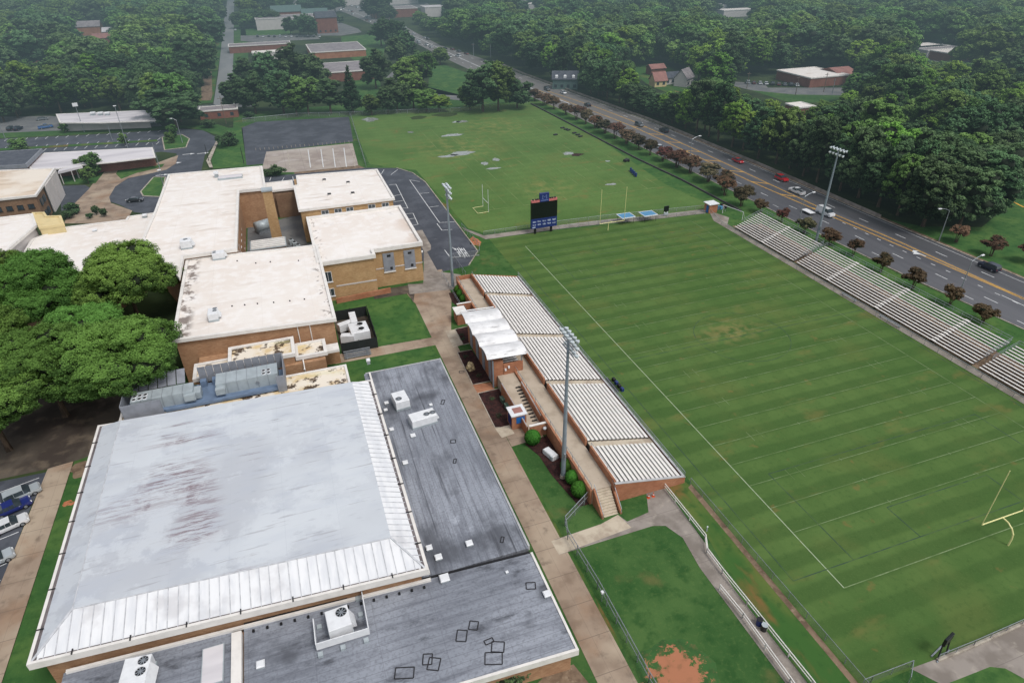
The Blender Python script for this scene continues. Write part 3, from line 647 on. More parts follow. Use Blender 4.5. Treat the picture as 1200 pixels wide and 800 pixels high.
struct("bare_ground", GP([(236, 83), (248, 84), (249, 112), (247, 118), (236, 118)]), .03, M['browndirt'])
struct("median_kerb", GP([(246, 198), (242, 190), (254, 166), (256, 168), (247, 190), (250, 198)]), .5, M['kerb'])
# far middle: school across the trees, its lawns and lots, and the strip along the highway
struct("far_lawn", GP([(400, 43), (440, 40), (452, 52), (448, 70), (425, 78), (400, 60)]), .02, M['court_lawn'])
struct("far_lawn", GP([(282, 34), (342, 34), (342, 42), (282, 43)]), .02, M['court_lawn'])
struct("far_lawn", GP([(505, 78), (520, 76), (549, 86), (552, 112), (500, 113)]), .02, M['court_lawn'])
struct("far_lawn", GP([(405, 95), (445, 92), (448, 116), (400, 118)]), .02, M['court_lawn'])
struct("car_park", GP([(282, 42), (345, 41), (372, 42), (375, 46), (300, 50), (282, 48)]), .03, M['oldasphalt'])
struct("car_park", GP([(368, 28), (392, 24), (420, 34), (424, 38), (400, 42), (372, 42)]), .03, M['oldasphalt'])
struct("car_park", GP([(372, 8), (400, 6), (420, 3), (500, 3), (505, 8), (450, 14), (400, 12), (372, 22), (340, 24), (340, 12)]), .028, M['oldasphalt'])
struct("drive", GP([(452, 92), (462, 82), (480, 76), (468, 94), (478, 112), (552, 119), (546, 113), (470, 108)]), .03, M['oldasphalt'])
struct("car_park", GP([(862, 96), (895, 98), (900, 103), (990, 103), (992, 118), (930, 120), (880, 106), (860, 101)]), .03, M['oldasphalt'])
struct("far_lawn", GP([(880, 106), (930, 111), (990, 112), (990, 118), (930, 122)]), .034, M['lawn'])
struct("far_lawn", GP([(745, 68), (775, 72), (815, 98), (830, 112), (790, 112), (760, 100), (745, 88)]), .03, M['worn'])
struct("car_park", GP([(1050, 66), (1150, 72), (1175, 78), (1060, 79)]), .03, M['oldasphalt'])
struct("car_park", GP([(85, 38), (130, 34), (132, 52), (88, 46)]), .03, M['oldasphalt'])

# near left: drive under the trees, lot, pavement and the grass strip along the gymnasium
struct("drive", [(-130, 57.3), (-96, 57.3), (-92, 58), (-86, 60), (-84, 70), (-87, 78), (-130, 80)], .036, M['darkconc'])
struct("planting_ground", [(-130, 74), (-101, 70), (-93, 72), (-84, 72), (-78, 77), (-78, 160), (-130, 160)], .03, M['floor'])
lot = struct("car_park", [(-130, -30), (-97.2, -30), (-96.6, 35), (-96.4, 49.8), (-95.8, 56.6), (-130, 57.2)], .03, M['asphalt'])
b = MB()
for k in range(9):
    y = 55.6-2.75*k; b.prism(strip((-96.8, y), (-101.8, y-1.6), .12), .034, .044)
b.build("parking_lines", M['roadline'], lot)
struct("pavement", [(-97.0, -30), (-92.7, -30), (-92.7, 57.8), (-96.0, 57.3), (-96.6, 35)], .12, M['concrete'])
struct("side_lawn", [(-92.7, -30), (-86, -30), (-86, 56), (-90.8, 57.6), (-92.7, 55)], .024, M['court_lawn'])
x, y = G(80, 582); struct("clay_patch", blobpoly(x+.3, y-1.5, 1.0, .6, seed=12), .032, M['dirt'])
x, y = G(95, 548); struct("bare_ground", blobpoly(x, y, 1.6, 2.0, seed=13), .032, M['browndirt'])
# ================================================================== buildings
def roof_slab(poly, z, roofmat, th=.5, par=.35, pw=.45, parent=None, capmat=None, name="roof"):
    """flat roof with a raised coping all round"""
    r = MB().prism(poly, z-th, z-.18).build(name, roofmat, parent)
    b = MB(); n = len(poly)
    a = sum(poly[i][0]*poly[(i+1) % n][1]-poly[(i+1) % n][0]*poly[i][1] for i in range(n)); sg = 1 if a > 0 else -1
    inner = []
    for i in range(n):
        p0, p1, p2 = Vector(poly[i-1]), Vector(poly[i]), Vector(poly[(i+1) % n])
        d1 = (p1-p0).normalized(); d2 = (p2-p1).normalized()
        n1 = Vector((-d1.y, d1.x))*sg; n2 = Vector((-d2.y, d2.x))*sg
        bis = (n1+n2); k = pw/max(.35, (1+n1.dot(n2))/1.0)
        inner.append((p1.x+bis.x*k, p1.y+bis.y*k))
    outer = []
    for i in range(n):
        p1 = Vector(poly[i]); q = Vector(inner[i]); o = p1+(p1-q)*.25; outer.append((o.x, o.y))
    zt, zb = z+par-.25, z-th-.05
    V = [(x, y, zb) for x, y in outer]+[(x, y, zt) for x, y in outer]+[(x, y, zt) for x, y in inner]+[(x, y, z-.3) for x, y in inner]
    F = []
    for i in range(n):
        j = (i+1) % n
        for k in range(3): F.append((k*n+i, k*n+j, (k+1)*n+j, (k+1)*n+i) if sg > 0 else (k*n+j, k*n+i, (k+1)*n+i, (k+1)*n+j))
        F.append((3*n+i, 3*n+j, j, i) if sg > 0 else (3*n+j, 3*n+i, i, j))
    b.add(V, F).build("coping", capmat or M['cap'], r)
    return r
def window(parent, x, y, z, w, h, axis, sgn, frame=None, bars=2, name="window"):
    """axis 'x': the wall faces +-x at x; 'y': faces +-y at y. (x,y,z) is the centre of the bottom edge"""
    f = MB(); d = .10*sgn; g_ = MB()
    def bx(bb, a0, a1, z0, z1, d0, d1):
        if axis == 'y': bb.box(x+a0, x+a1, y+d0, y+d1, z0, z1)
        else: bb.box(x+d0, x+d1, y+a0, y+a1, z0, z1)
    t = .09
    bx(f, -w/2-.12, w/2+.12, z-.14, z-.003, 0, d*2.2)
    bx(f, -w/2, w/2, z, z+t, 0, d); bx(f, -w/2, w/2, z+h-t, z+h, 0, d)
    bx(f, -w/2, -w/2+t, z+t, z+h-t, 0, d); bx(f, w/2-t, w/2, z+t, z+h-t, 0, d)
    for k in range(1, bars): bx(f, -w/2+w*k/bars-.035, -w/2+w*k/bars+.035, z+t, z+h-t, 0, d*.9)
    fo = f.build(name, frame or M['white'], parent)
    bx(g_, -w/2+t, w/2-t, z+t, z+h-t, 0, d*.5); g_.build("pane", M['glass'], fo)
    return fo
def rooftop_vent(x, y, z, s, h, label, name="roof_vent", mat=None, hood=True):
    t = thing(name, label, "roof vent", (x, y, z))
    MB().rbox(x, y, z, s, s, h*.6, 0).build("kerb_base", M['galvflat'], t)
    MB().rbox(x, y, z+h*.6, s*1.25, s*1.25, h*.4, 0, min(.12, h*.2)).build("hood", mat or M['white'], t)
    return t
def hvac(x, y, z, lx, ly, h, fans, ang, label, group=None, cat="air conditioner"):
    """packaged rooftop unit: casing, fan grilles on top, hood, base frame"""
    t = thing("rooftop_unit", label, cat, (0, 0, 0), group)
    MB().rbox(0, 0, 0, lx+.15, ly+.1, .35, 0).build("base_frame", M['galvflat'], t)
    MB().rbox(0, 0, .35, lx, ly, h, 0, .05).build("casing", M['white'], t)
    for fx, fy, r in fans:
        b = MB().use(M['white']); n = 14
        for k in range(n):
            a0, a1 = 2*math.pi*k/n, 2*math.pi*(k+1)/n
            b.add([(fx+r*math.cos(a0), fy+r*math.sin(a0), .35+h+.001), (fx+r*math.cos(a1), fy+r*math.sin(a1), .35+h+.001), (fx+r*math.cos(a1), fy+r*math.sin(a1), .45+h), (fx+r*math.cos(a0), fy+r*math.sin(a0), .45+h)], [(0, 1, 2, 3)])
        b.use(M['fan']); b.add([(fx+r*math.cos(2*math.pi*k/n), fy+r*math.sin(2*math.pi*k/n), .375+h) for k in range(n)], [tuple(range(n))])
        b.use(M['galv'])
        for k in range(4):
            a = math.pi*k/4+.3; b.prism(strip((fx-r*.92*math.cos(a), fy-r*.92*math.sin(a)), (fx+r*.92*math.cos(a), fy+r*.92*math.sin(a)), .1), .385+h, .40+h)
        b.tube((fx, fy, .38+h), (fx, fy, .47+h), r*.25, r*.25, 8)
        b.build("fan", None, t)
    b = MB(); hx = lx/2
    b.add([(hx, -ly*.3, .5), (hx, ly*.3, .5), (hx+.5, ly*.3, .5), (hx+.5, -ly*.3, .5), (hx, -ly*.3, .35+h*.9), (hx, ly*.3, .35+h*.9)], [(0, 3, 2, 1), (3, 4, 5, 2), (0, 4, 3), (1, 2, 5)])
    b.build("intake_hood", M['white'], t)
    t.location = (x, y, z); t.rotation_euler = (0, 0, ang)
    return t
# ---------------------------------------------------------------- gymnasium
ZG = 6.8
gx0, gx1, gy0, gy1 = -87.0, -47.2, 14.1, 53.6
gym = thing("gymnasium", "large square gymnasium with pale metal hipped edge roof in the left foreground", "gymnasium", (gx0, gy0, 0))
MB().box(gx0+.9, gx1-.8, gy0+.9, gy1-.6, 0, ZG-.55).build("wall", M['brick_tan'], gym)
ix0, ix1, iy0, iy1, ZT = gx0+3.4, gx1-3.2, gy0+5.0, gy1-1.0, ZG+.95
rf = MB().sheet([(ix0, iy0), (ix1, iy0), (ix1, iy1), (ix0, iy1)], ZT).build("roof", M['gym_roof'], gym)
sl = MB().use(M['seam'])
E0 = (gx0+.35, gx1-.35, gy0+.35, gy1-.35)
sl.quad((E0[0], E0[2], ZG), (E0[1], E0[2], ZG), (ix1, iy0, ZT), (ix0, iy0, ZT))
sl.quad((E0[1], E0[2], ZG), (E0[1], E0[3], ZG), (ix1, iy1, ZT), (ix1, iy0, ZT))
sl.use(M['gym_roof']).quad((E0[0], E0[3], ZG), (E0[0], E0[2], ZG), (ix0, iy0, ZT), (ix0, iy1, ZT))
sl.quad((E0[1], E0[3], ZG), (E0[0], E0[3], ZG), (ix0, iy1, ZT), (ix1, iy1, ZT))
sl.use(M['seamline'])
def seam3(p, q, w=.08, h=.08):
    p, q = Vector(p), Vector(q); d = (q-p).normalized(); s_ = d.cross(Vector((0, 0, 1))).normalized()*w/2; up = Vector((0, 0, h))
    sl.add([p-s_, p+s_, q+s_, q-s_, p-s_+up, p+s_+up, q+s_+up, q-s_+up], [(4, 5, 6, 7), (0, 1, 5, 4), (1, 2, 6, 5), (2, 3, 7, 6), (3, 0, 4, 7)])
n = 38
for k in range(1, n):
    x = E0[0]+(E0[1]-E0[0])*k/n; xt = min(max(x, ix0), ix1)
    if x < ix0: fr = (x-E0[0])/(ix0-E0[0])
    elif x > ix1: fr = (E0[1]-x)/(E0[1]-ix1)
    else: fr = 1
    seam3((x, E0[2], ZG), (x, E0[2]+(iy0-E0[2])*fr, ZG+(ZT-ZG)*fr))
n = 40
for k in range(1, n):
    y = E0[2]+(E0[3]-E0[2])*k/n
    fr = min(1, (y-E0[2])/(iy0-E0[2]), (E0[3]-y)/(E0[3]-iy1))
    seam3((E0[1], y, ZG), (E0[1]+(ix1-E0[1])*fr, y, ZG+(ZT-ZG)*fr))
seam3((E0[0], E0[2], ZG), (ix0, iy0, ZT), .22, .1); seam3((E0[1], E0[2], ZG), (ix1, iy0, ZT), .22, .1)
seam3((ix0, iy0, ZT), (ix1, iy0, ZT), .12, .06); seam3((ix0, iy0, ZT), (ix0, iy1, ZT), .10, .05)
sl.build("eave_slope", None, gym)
# gutter trough with parapet edge
b = MB(); gw = .32
b.box(gx0, gx1, gy0, gy0+gw, ZG-.75, ZG+.12); b.box(gx0, gx0+gw, gy0+gw, gy1-gw, ZG-.75, ZG+.12); b.box(gx1-gw, gx1, gy0+gw, gy1-gw, ZG-.75, ZG+.12); b.box(gx0, gx1, gy1-gw, gy1, ZG-.75, ZG+.12)
b.build("fascia", M['cap'], gym)
b = MB(); b.box(gx1-gw-.42, gx1-gw-.002, gy0+gw, gy1-gw, ZG-.1, ZG+.10); b.box(gx0+gw+.002, gx0+gw+.45, gy0+gw, gy1-gw, ZG-.1, ZG+.09)
b.box(gx0+1, gx1-1, gy0+gw+.002, gy0+gw+.16, ZG-.1, ZG+.08); b.build("gutter", M['gutter'], gym)
for k in range(7):
    x = gx0+4+k*5.3; MB().box(x-.06, x+.06, gy0-.03, gy0+.6, ZG+.12, ZG+.24).build("gutter_strap", M['darkmetal'], gym)
    y = gy0+4+k*5.2; MB().box(gx1-.7, gx1+.03, y-.06, y+.06, ZG+.12, ZG+.24).build("gutter_strap", M['darkmetal'], gym)
    MB().box(gx0-.03, gx0+.7, y-.05, y+.05, ZG+.12, ZG+.22).build("gutter_strap", M['darkmetal'], gym)

# ---------------------------------------------------------------- low wings round the gymnasium
ZL = 4.3
lx1 = -34.7
wing = thing("low_wing", "long low wing with dark streaked grey roof beside the walkway, right of the gymnasium", "school wing", (lx1, 15, 0))
MB().box(gx1-.6, lx1-.35, 15.2, 59.3, 0, ZL-.55).build("wall", M['brick_tan'], wing)
r1 = MB().box(gx1-.78, lx1-.12, 15.2, 59.5, ZL-.55, ZL).build("roof", M['grey_v'], wing)
b = MB(); b.box(lx1-.12, lx1+.12, 15.4, 59.7, ZL-.62, ZL+.10); b.box(gx1-.5, lx1+.12, 59.5, 59.7, ZL-.62, ZL+.08); b.build("coping", M['greycap'], r1)
MB().box(gx1+.02, gx1+.3, 15.5, 59.2, ZL+.001, ZL+.35).build("flashing", M['cap'], r1)
nw = thing("classroom_wing", "low brick classroom wing with dark streaked grey roof along the bottom edge", "school wing", (lx1, 2, 0))
MB().box(gx0+2.2, lx1-.4, 2.3, 14.8, 0, ZL-.8).build("wall", M['brick_tan'], nw)
r2 = MB().box(-67.4, lx1-.14, 1.9, 15.1, ZL-.75, ZL-.2).build("roof", M['grey_u'], nw)
MB().box(gx0+2.3, -68.6, 1.9, 14.9, ZL-.75, ZL-.22).build("roof", M['grey_u'], nw)
b = MB(); b.box(lx1-.14, lx1+.12, 1.65, 15.1, ZL-.9, ZL-.06); b.box(gx0+1.9, lx1+.12, 1.6, 1.9, ZL-.92, ZL-.08); b.build("coping", M['cap'], r2)
b = MB(); b.box(-68.55, -67.55, 1.9, 14.2, ZL-.6, ZL+.28); b.build("dividing_parapet", M['cap'], nw)
b = MB(); b.box(gx0+1.9, gx0+2.3, 1.9, 12.9, ZL-.9, ZL+.1); b.build("edge_coping", M['cap'], nw)
b = MB(); b.box(-67.35, lx1-.2, 15.12, 15.19, ZL-.3, ZL+.12); b.build("roof_step", M['darkmetal'], nw)
b = MB(); b.box(gx0+2.6, gx1+.2, 14.65, 14.98, ZL-.22, ZL+.12); b.build("wall_flashing", M['cap'], nw)
for k in range(14):
    x = -66.4+1.42*k; MB().box(x-.12, x+.12, 13.9, 14.15, ZL-.2, ZL+.06).build("pipe_support", M['black'], nw)
for xx in (-51.2, -60):
    window(nw, xx, 2.3, 1.0, 2.4, 1.4, 'y', -1, bars=3)
window(nw, -51.2, 2.3, 1.0, 2.4, 1.4, 'y', -1, bars=3) if False else None
# tar-patched squares and vents on the low roofs
patches = [(541, 435.5, 7, 3.5, 0), (519, 471, 4, 8, .25), (531, 517, 6, 5, .1), (533, 540, 3, 6, .2), (588.5, 632, 3, 6, .3), (622, 686, 9, 6, .1), (555, 732.5, 8, 7, .25), (541, 744.5, 9, 9, .2), (573, 751, 8, 3.5, -.3), (583.5, 757.5, 11, 8, .2), (578.5, 771, 15, 9, .12), (501, 772, 8, 8, .1), (508.5, 777.5, 10, 9, .25), (474, 788, 16, 8, .1)]
for i, (px, py, w, h, a) in enumerate(patches):
    zz = ZL if py < 645 else ZL-.2
    x, y = G(px, py, zz); sc = .118
    t_ = MB(); W_, H_ = w*sc/2, h*sc*.62
    for s_ in (-1, 1):
        c, s2 = math.cos(-a-.2), math.sin(-a-.2)
        for (ax, ay, bx_, by) in ((-W_, s_*H_, W_, s_*H_), (s_*W_, -H_, s_*W_, H_)):
            t_.prism(strip((x+ax*c-ay*s2, y+ax*s2+ay*c), (x+bx_*c-by*s2, y+bx_*s2+by*c), .12), zz+.004, zz+.035+.004*(ax == bx_))
    o = t_.build("roof_patch", M['cleat']); tag(o, "dark tar outline of a patched square, %s from the far end of the low roofs" % ORD[i], "roof patch", "tarred patch outlines on the low grey roofs")
vents = [(453, 473, .8, .35), (452, 481, .7, .3), (459, 504, .8, .35), (484, 511, .9, .3), (475, 543, .9, .35), (487, 0, 0, 0), (505, 475, .6, .3), (503, 643, .9, .4), (514, 654, 1.0, .4), (550, 638, 1.0, .45), (521, 679, 1.3, .5), (641, 697, 1.0, .4), (306, 780, 1.0, .5), (594, 671, .4, .3), (432, 426, .8, 1.0)]
for i, (px, py, s_, h_) in enumerate(v for v in vents if v[2]):
    zz = ZL if py < 660 else ZL-.2
    x, y = G(px, py, zz); o = rooftop_vent(x, y, zz, s_*.68, h_, "small pale vent hood, %s from the far end of the low roofs" % ORD[i])
    o["group"] = "square vent hoods on the low grey roofs"
x, y = G(470, 474, ZL); hvac(x, y, ZL, 2.9, 2.2, 1.3, [(-.6, .4, .5)], R(96), "white air conditioner with one fan, farther of the two on the low wing roof")
x, y = G(496, 495, ZL); hvac(x, y, ZL, 3.9, 2.1, 1.2, [(.6, -.2, .48), (1.55, -.2, .48)], R(6), "long white air conditioner with two fans, nearer of the two on the low wing")
x, y = G(399, 736, ZL-.2); hvac(x, y, ZL-.2, 2.4, 2.6, 1.5, [(.45, .5, .6)], R(4), "white air conditioner with one fan standing inside a three sided white screen")
# screen round that unit
t = thing("equipment_screen", "low white three sided screen around the rooftop air conditioner", "screen", (x, y, ZL-.2))
zb = ZL-.2
for (x0, y0, x1, y1) in ((x-2.6, y-2.0, x+2.9, y-1.9), (x-2.6, y-1.88, x-2.5, y+1.2), (x+2.8, y-1.88, x+2.9, y+3.4)):
    MB().box(x0, x1, y0, y1, zb+.35, zb+1.35).build("panel", M['white'], t)
for (fx, fy) in ((x-2.3, y-2.5), (x, y-2.5), (x+2.4, y-2.5), (x-2.1, y+.8), (x+2.3, y+.8), (x+2.3, y+3.0)):
    MB().rbox(fx, fy, zb, .5, .5, .35, 0).build("foot", M['galvflat'], t)
hvac(-77.3, 12.6, ZL-.2, 2.5, 4.0, 1.4, [(.6, 1.35, .5), (.6, .15, .5)], R(-6), "white air conditioner with two fans at the bottom edge left of the flat hatch")
x, y = -70.3, 12.6
t = thing("roof_hatch", "flat pale rectangular cover on the grey roof beside the dividing parapet", "roof hatch", (x, y, ZL-.2)); MB().box(x-1.15, x+1.0, y-2.6, y+1.8, zb, zb+.22).build("cover", M['galvflat'], t); MB().box(x-1.05, x+.9, y-2.5, y+1.7, zb+.221, zb+.27).build("lid", M['strip_roof'], t)

def shear(t, x0, k):
    seen = set()
    def go(o, ox):
        for c in o.children:
            if c.type == 'MESH' and c.data.name not in seen:
                seen.add(c.data.name)
                for v in c.data.vertices: v.co.y += k*(x0-(v.co.x+ox+c.location.x))
            go(c, ox+c.location.x)
    go(t, t.location.x)
shear(gym, -47.2, .058); shear(nw, -47.2, .045)
# ---------------------------------------------------------------- plant platform behind the gymnasium
t = thing("plant_roof", "narrow stained roof deck between the gymnasium and the tall brick block", "roof", (-70, 55, 0))
MB().box(-84.5, -51.4, 52.62, 59.5, 0, 5.7).build("wall", M['brick_tan'], t)
roof_slab([(-84.5, 52.62), (-50.6, 52.62), (-50.6, 60.6), (-84.5, 60.6)], 6.2, M['stained_roof'], parent=t, par=.3, pw=.3)
zz = 6.2
t = thing("plant_enclosure", "grey metal plant enclosure with ducts behind the gymnasium roof", "mechanical plant", (-70, 58, zz))
def at6(px, py, z=zz): return G(px, py, z)
xL = -83.6; xR = -60.4
MB().box(xL, xR, 57.2, 62.6, zz-.1, zz+.25).build("deck", M['bluedeck'], t)
MB().box(xL-.1, xL, 56.6, 64.4, zz-.2, zz+2.7).build("screen_wall", M['louver'], t)
MB().box(xL, xL+5.4, 56.5, 56.6, zz-.2, zz+2.7).build("screen_wall", M['louver'], t)
MB().box(xR-1.2, xR, 56.5, 56.6, zz-.2, zz+2.8).build("screen_wall", M['louver'], t)
MB().box(xR, xR+.1, 56.5, 63.6, zz-.2, zz+2.8).build("screen_wall", M['louver'], t)
for k in range(11):
    MB().box(-73.4+k*1.18, -73.4+k*1.18+1.12, 63.4, 63.5, zz, zz+2.9).build("screen_panel", M['louver'], t)
for k in range(6):
    b = MB(); x0 = -83.3+k*1.35; b.add([(x0, 62.0, zz+1.5), (x0+1.2, 62.0, zz+1.5), (x0+1.2, 64.6, zz+2.6), (x0, 64.6, zz+2.6), (x0, 62.0, zz+1.4), (x0+1.2, 62.0, zz+1.4), (x0+1.2, 64.6, zz+2.5), (x0, 64.6, zz+2.5)], [(0, 1, 2, 3), (7, 6, 5, 4), (0, 4, 5, 1), (1, 5, 6, 2), (2, 6, 7, 3), (3, 7, 4, 0)]); b.build("louver_panel", M['louver'], t)
for k in range(7):
    b = MB(); b.tube((-83.2+k*1.35, 61.8, zz+.2), (-83.2+k*1.35, 61.8, zz+1.5), .06); b.tube((-83.2+k*1.35, 61.8, zz+1.4), (-83.2+k*1.35+1.3, 61.8, zz+.5), .05); b.build("strut", M['darkmetal'], t)
def plant(x0, x1, y0, y1, h, lab, fx, nf):
    o = thing("air_handler", lab, "air handler", (x0, y0, zz+.25))
    MB().box(x0, x1, y0, y1, zz+.25, zz+.25+h).build("casing", M['galvflat'], o)
    for k in range(1, 6): MB().box(x0+(x1-x0)*k/6-.03, x0+(x1-x0)*k/6+.03, y0-.03, y1+.03, zz+.3, zz+.27+h+.02).build("rib", M['galv'], o)
    for k in range(nf):
        cx_, cy_ = fx+.75*(k//2), y0+.55+.85*(k % 2); b = MB().use(M['white']); b.tube((cx_, cy_, zz+.25+h), (cx_, cy_, zz+.36+h), .34, .34, 12); b.use(M['fan']).tube((cx_, cy_, zz+.361+h), (cx_, cy_, zz+.37+h), .26, .26, 12); b.build("fan", None, o)
    return o
o = plant(-82.6, -73.9, 58.0, 60.6, 1.9, "long grey air handler at the left end of the plant enclosure", -82.1, 6)
MB().box(-75.2, -73.6, 57.3, 57.98, zz+.9, zz+1.9).build("damper_box", M['galvflat'], o); MB().box(-73.88, -72.9, 58.2, 60.1, zz+.5, zz+1.6).build("duct_elbow", M['galvflat'], o)
o = plant(-70.6, -61.3, 58.4, 61.6, 2.0, "long grey air handler at the right end of the plant enclosure", -63.4, 4)
MB().box(-70.7, -69.3, 57.5, 58.38, zz+.8, zz+1.8).build("damper_box", M['galvflat'], o); MB().tube((-64.5, 58.38, zz+1.3), (-64.5, 58.2, zz+1.3), .25, .25, 12).build("round_port", M['galv'], o)
for k, xx in enumerate((-73.2, -71.4)): MB().box(xx, xx+.9, 61.6, 62.5, zz+.26, zz+1.3).build("louver_box", M['bluedeck'], t)
MB().box(-78, -61, 56.75, 57.15, zz+.1, zz+.55).build("pipe_tray", M['bluedeck'], t)

# small stepped roofs between plant and tall block
t = thing("stepped_annex", "stained low flat roofed annex in front of the tall brick block", "annex", (-65, 68, 0))
MB().box(-74.3, -53.6, 64.7, 73.0, 0, 5.5).build("wall", M['brick_tan'], t)
roof_slab([(-74.6, 64.6), (-68.0, 64.6), (-68.0, 69.2), (-74.6, 69.2)], 6.4, M['stained_roof'], parent=t)
MB().box(-68.9, -58.6, 65.2, 72.5, 5.4, 6.9).build("upper_wall", M['brick_tan'], t)
roof_slab([(-69.0, 65.2), (-58.4, 65.2), (-58.4, 71.0), (-69.0, 71.0)], 7.4, M['stained_roof'], parent=t)
roof_slab([(-58.35, 65.6), (-53.2, 65.6), (-53.2, 70.2), (-58.35, 70.2)], 6.3, M['stained_roof'], parent=t)
MB().box(-53.15, -51.0, 67.6, 70, 4.7, 5.2).build("ledge_roof", M['cap'], t)
MB().path([(-57.3, 65.2, 6.0), (-57.3, 63.2, 4.6), (-57.3, 61.5, 6.3)], .10).build("downpipe", M['cap'], t)

# ---------------------------------------------------------------- tall brick block B
ZB = 9.6
bx0, bx1, by0, by1 = -77.6, -50.6, 70.9, 106.2
t = blockB = thing("tall_brick_block", "tall brick block with white flat roof and dark dirt along its left edge", "school building", (bx0, by0, 0))
MB().box(bx0+.35, bx1-.35, by0+.35, by1-.35, 0, ZB-.5).build("wall", M['brick_tan'], t)
roof_slab([(bx0, by0), (bx1, by0), (bx1, by1), (bx0, by1)], ZB, M['white_roof_b'], parent=t)
rs = random.Random(5)
for (px, py) in ((272, 363), (287, 361), (302, 359), (321, 357), (340, 354.5), (357, 352), (278, 309), (300, 311), (317, 309), (350, 306.5)):
    x, y = G(px, py, ZB-.18); MB().tube((x, y, ZB-.18), (x, y, ZB+.05), .14, .1, 8).build("pipe_vent", M['darkmetal'], t)
for (dx) in (-57.3, -55.2): MB().box(dx-.07, dx+.07, by0+.22, by0+.345, 5.6, ZB-.56).build("conduit", M['cap'], t)
for k in range(6): window(t, bx1-.35, by0+29.5+k*0, 2.0+k*1.35, 2.4, 1.1, 'x', 1, bars=3) if k < 4 else None
x, y = G(251, 372, ZB); hvac(x, y, ZB-.18, 1.6, 2.6, 1.2, [(.4, .75, .4), (.4, -.1, .4)], R(0), "white air conditioner on the tall block's roof, nearer of the two on its left side")
x, y = G(257, 302, ZB); hvac(x, y, ZB-.18, 2.4, 1.6, 1.2, [(-.7, .3, .35), (-.7, -.4, .35)], R(0), "white air conditioner on the tall block's roof, farther of the two on its left side")

shear(blockB, -50.6, .08)
# ---------------------------------------------------------------- block C (right, buff brick)
t = blockC = thing("buff_brick_block", "buff brick block with white flat roof and two tall grey shuttered openings", "school building", (-40, 100, 0))
Cp = [(-51.5, 96.7), (-39.4, 96.7), (-39.4, 99.6), (-28.4, 99.6), (-28.4, 124.9), (-51.5, 124.9)]
ZC = 9.2
MB().prism([(-51.2, 97.0), (-39.7, 97.0), (-39.7, 99.9), (-28.7, 99.9), (-28.7, 124.6), (-51.2, 124.6)], 0, ZC-.5).build("wall", M['brick_yellow'], t)
roof_slab(Cp, ZC, M['white_roof_c'], parent=t, par=.6, pw=.5)
b = MB(); b.box(-48.4, -39.65, 96.93, 96.995, 3.2, 3.5); b.box(-39.2, -28.65, 99.83, 99.895, 4.4, 4.65); b.build("stone_band", M['offwhite'], t)
for xx in (-36.2, -31.5):
    f = MB().box(xx-1.25, xx+1.25, 99.75, 99.895, 3.6, 8.0).build("shutter", M['louver'], t)
    MB().box(xx-1.35, xx+1.35, 99.66, 99.745, 3.35, 3.6).build("sill", M['cap'], f); MB().box(xx+.15, xx+.7, 99.68, 99.745, 4.0, 4.6).build("vent_grille", M['darkmetal'], f); MB().box(xx-.3, xx+.5, 99.68, 99.745, 7.1, 7.6).build("grille", M['darkmetal'], f)
window(t, -49.8, 97.0, 1.2, 1.6, 1.8, 'y', -1, bars=2); window(t, -49.8, 97.0, 4.6, 1.6, 2.4, 'y', -1, bars=2)
b = MB(); b.prism([(-49, 95.2), (-37, 96.2), (-37, 96.6), (-49, 95.6)], 0, 1.2); b.build("ramp_wall", M['brick_orange'], t)
MB().tube((-28.6, 101.2, 6.5), (-28.1, 101.2, 6.5), .3, .3, 10).build("satellite_dish", M['white'], t)

# ---------------------------------------------------------------- block D (behind)
t = thing("rear_classroom_block", "brick block with four square roof vents and a window row, behind the buff block", "school building", (-40, 135, 0))
ZD = 9.0
MB().box(-52.5, -28.9, 132.6, 160.5, 0, ZD-.5).build("wall", M['brick_yellow'], t)
MB().box(-51.2, -28.9, 124.65, 132.5, 0, 6.2).build("link_wall", M['brick_yellow'], t)
roof_slab([(-51.4, 125.1), (-28.4, 125.1), (-28.4, 132.4), (-51.4, 132.4)], 6.8, M['white_roof'], parent=t)
roof_slab([(-52.9, 132.3), (-28.5, 132.3), (-28.5, 159.5), (-51.6, 162), (-51.8, 153), (-52.9, 152.8)], ZD, M['white_roof'], parent=t)
for xx in (-46.6, -43.3, -40.3, -34.6, -31.0): window(t, xx, 132.6, 6.9, 1.9, 1.1, 'y', -1, bars=2)
for i, (px, py) in enumerate(((380, 211), (408, 214), (386, 228), (413.5, 226.5))):
    x, y = G(px, py, ZD); o = thing("roof_vent", "dark square vent on the rear block's white roof, %s from the left" % ORD[(0, 2, 1, 3)[i]], "roof vent", (x, y, ZD-.18), "four dark square vents")
    MB().rbox(x, y, ZD-.18, 1.0, 1.0, .3).build("base", M['cap'], o); MB().rbox(x, y, ZD+.12, .9, .9, .2).build("hood", M['darkmetal'], o)
t = thing("link_building", "low brown brick link with small white roof between the two rear blocks", "link building", (-56, 158, 0))
MB().box(-60.4, -53.0, 154.5, 161.5, 0, 7.5).build("wall", M['brick_brown'], t)
roof_slab([(-60.4, 154.2), (-53.0, 154.2), (-53.0, 161.8), (-60.4, 161.8)], 8.0, M['white_roof'], parent=t, par=.25)
MB().box(-58.2, -52.6, 153.4, 153.7, 0, 7.0).build("courtyard_wall", M['brick_brown'], t)

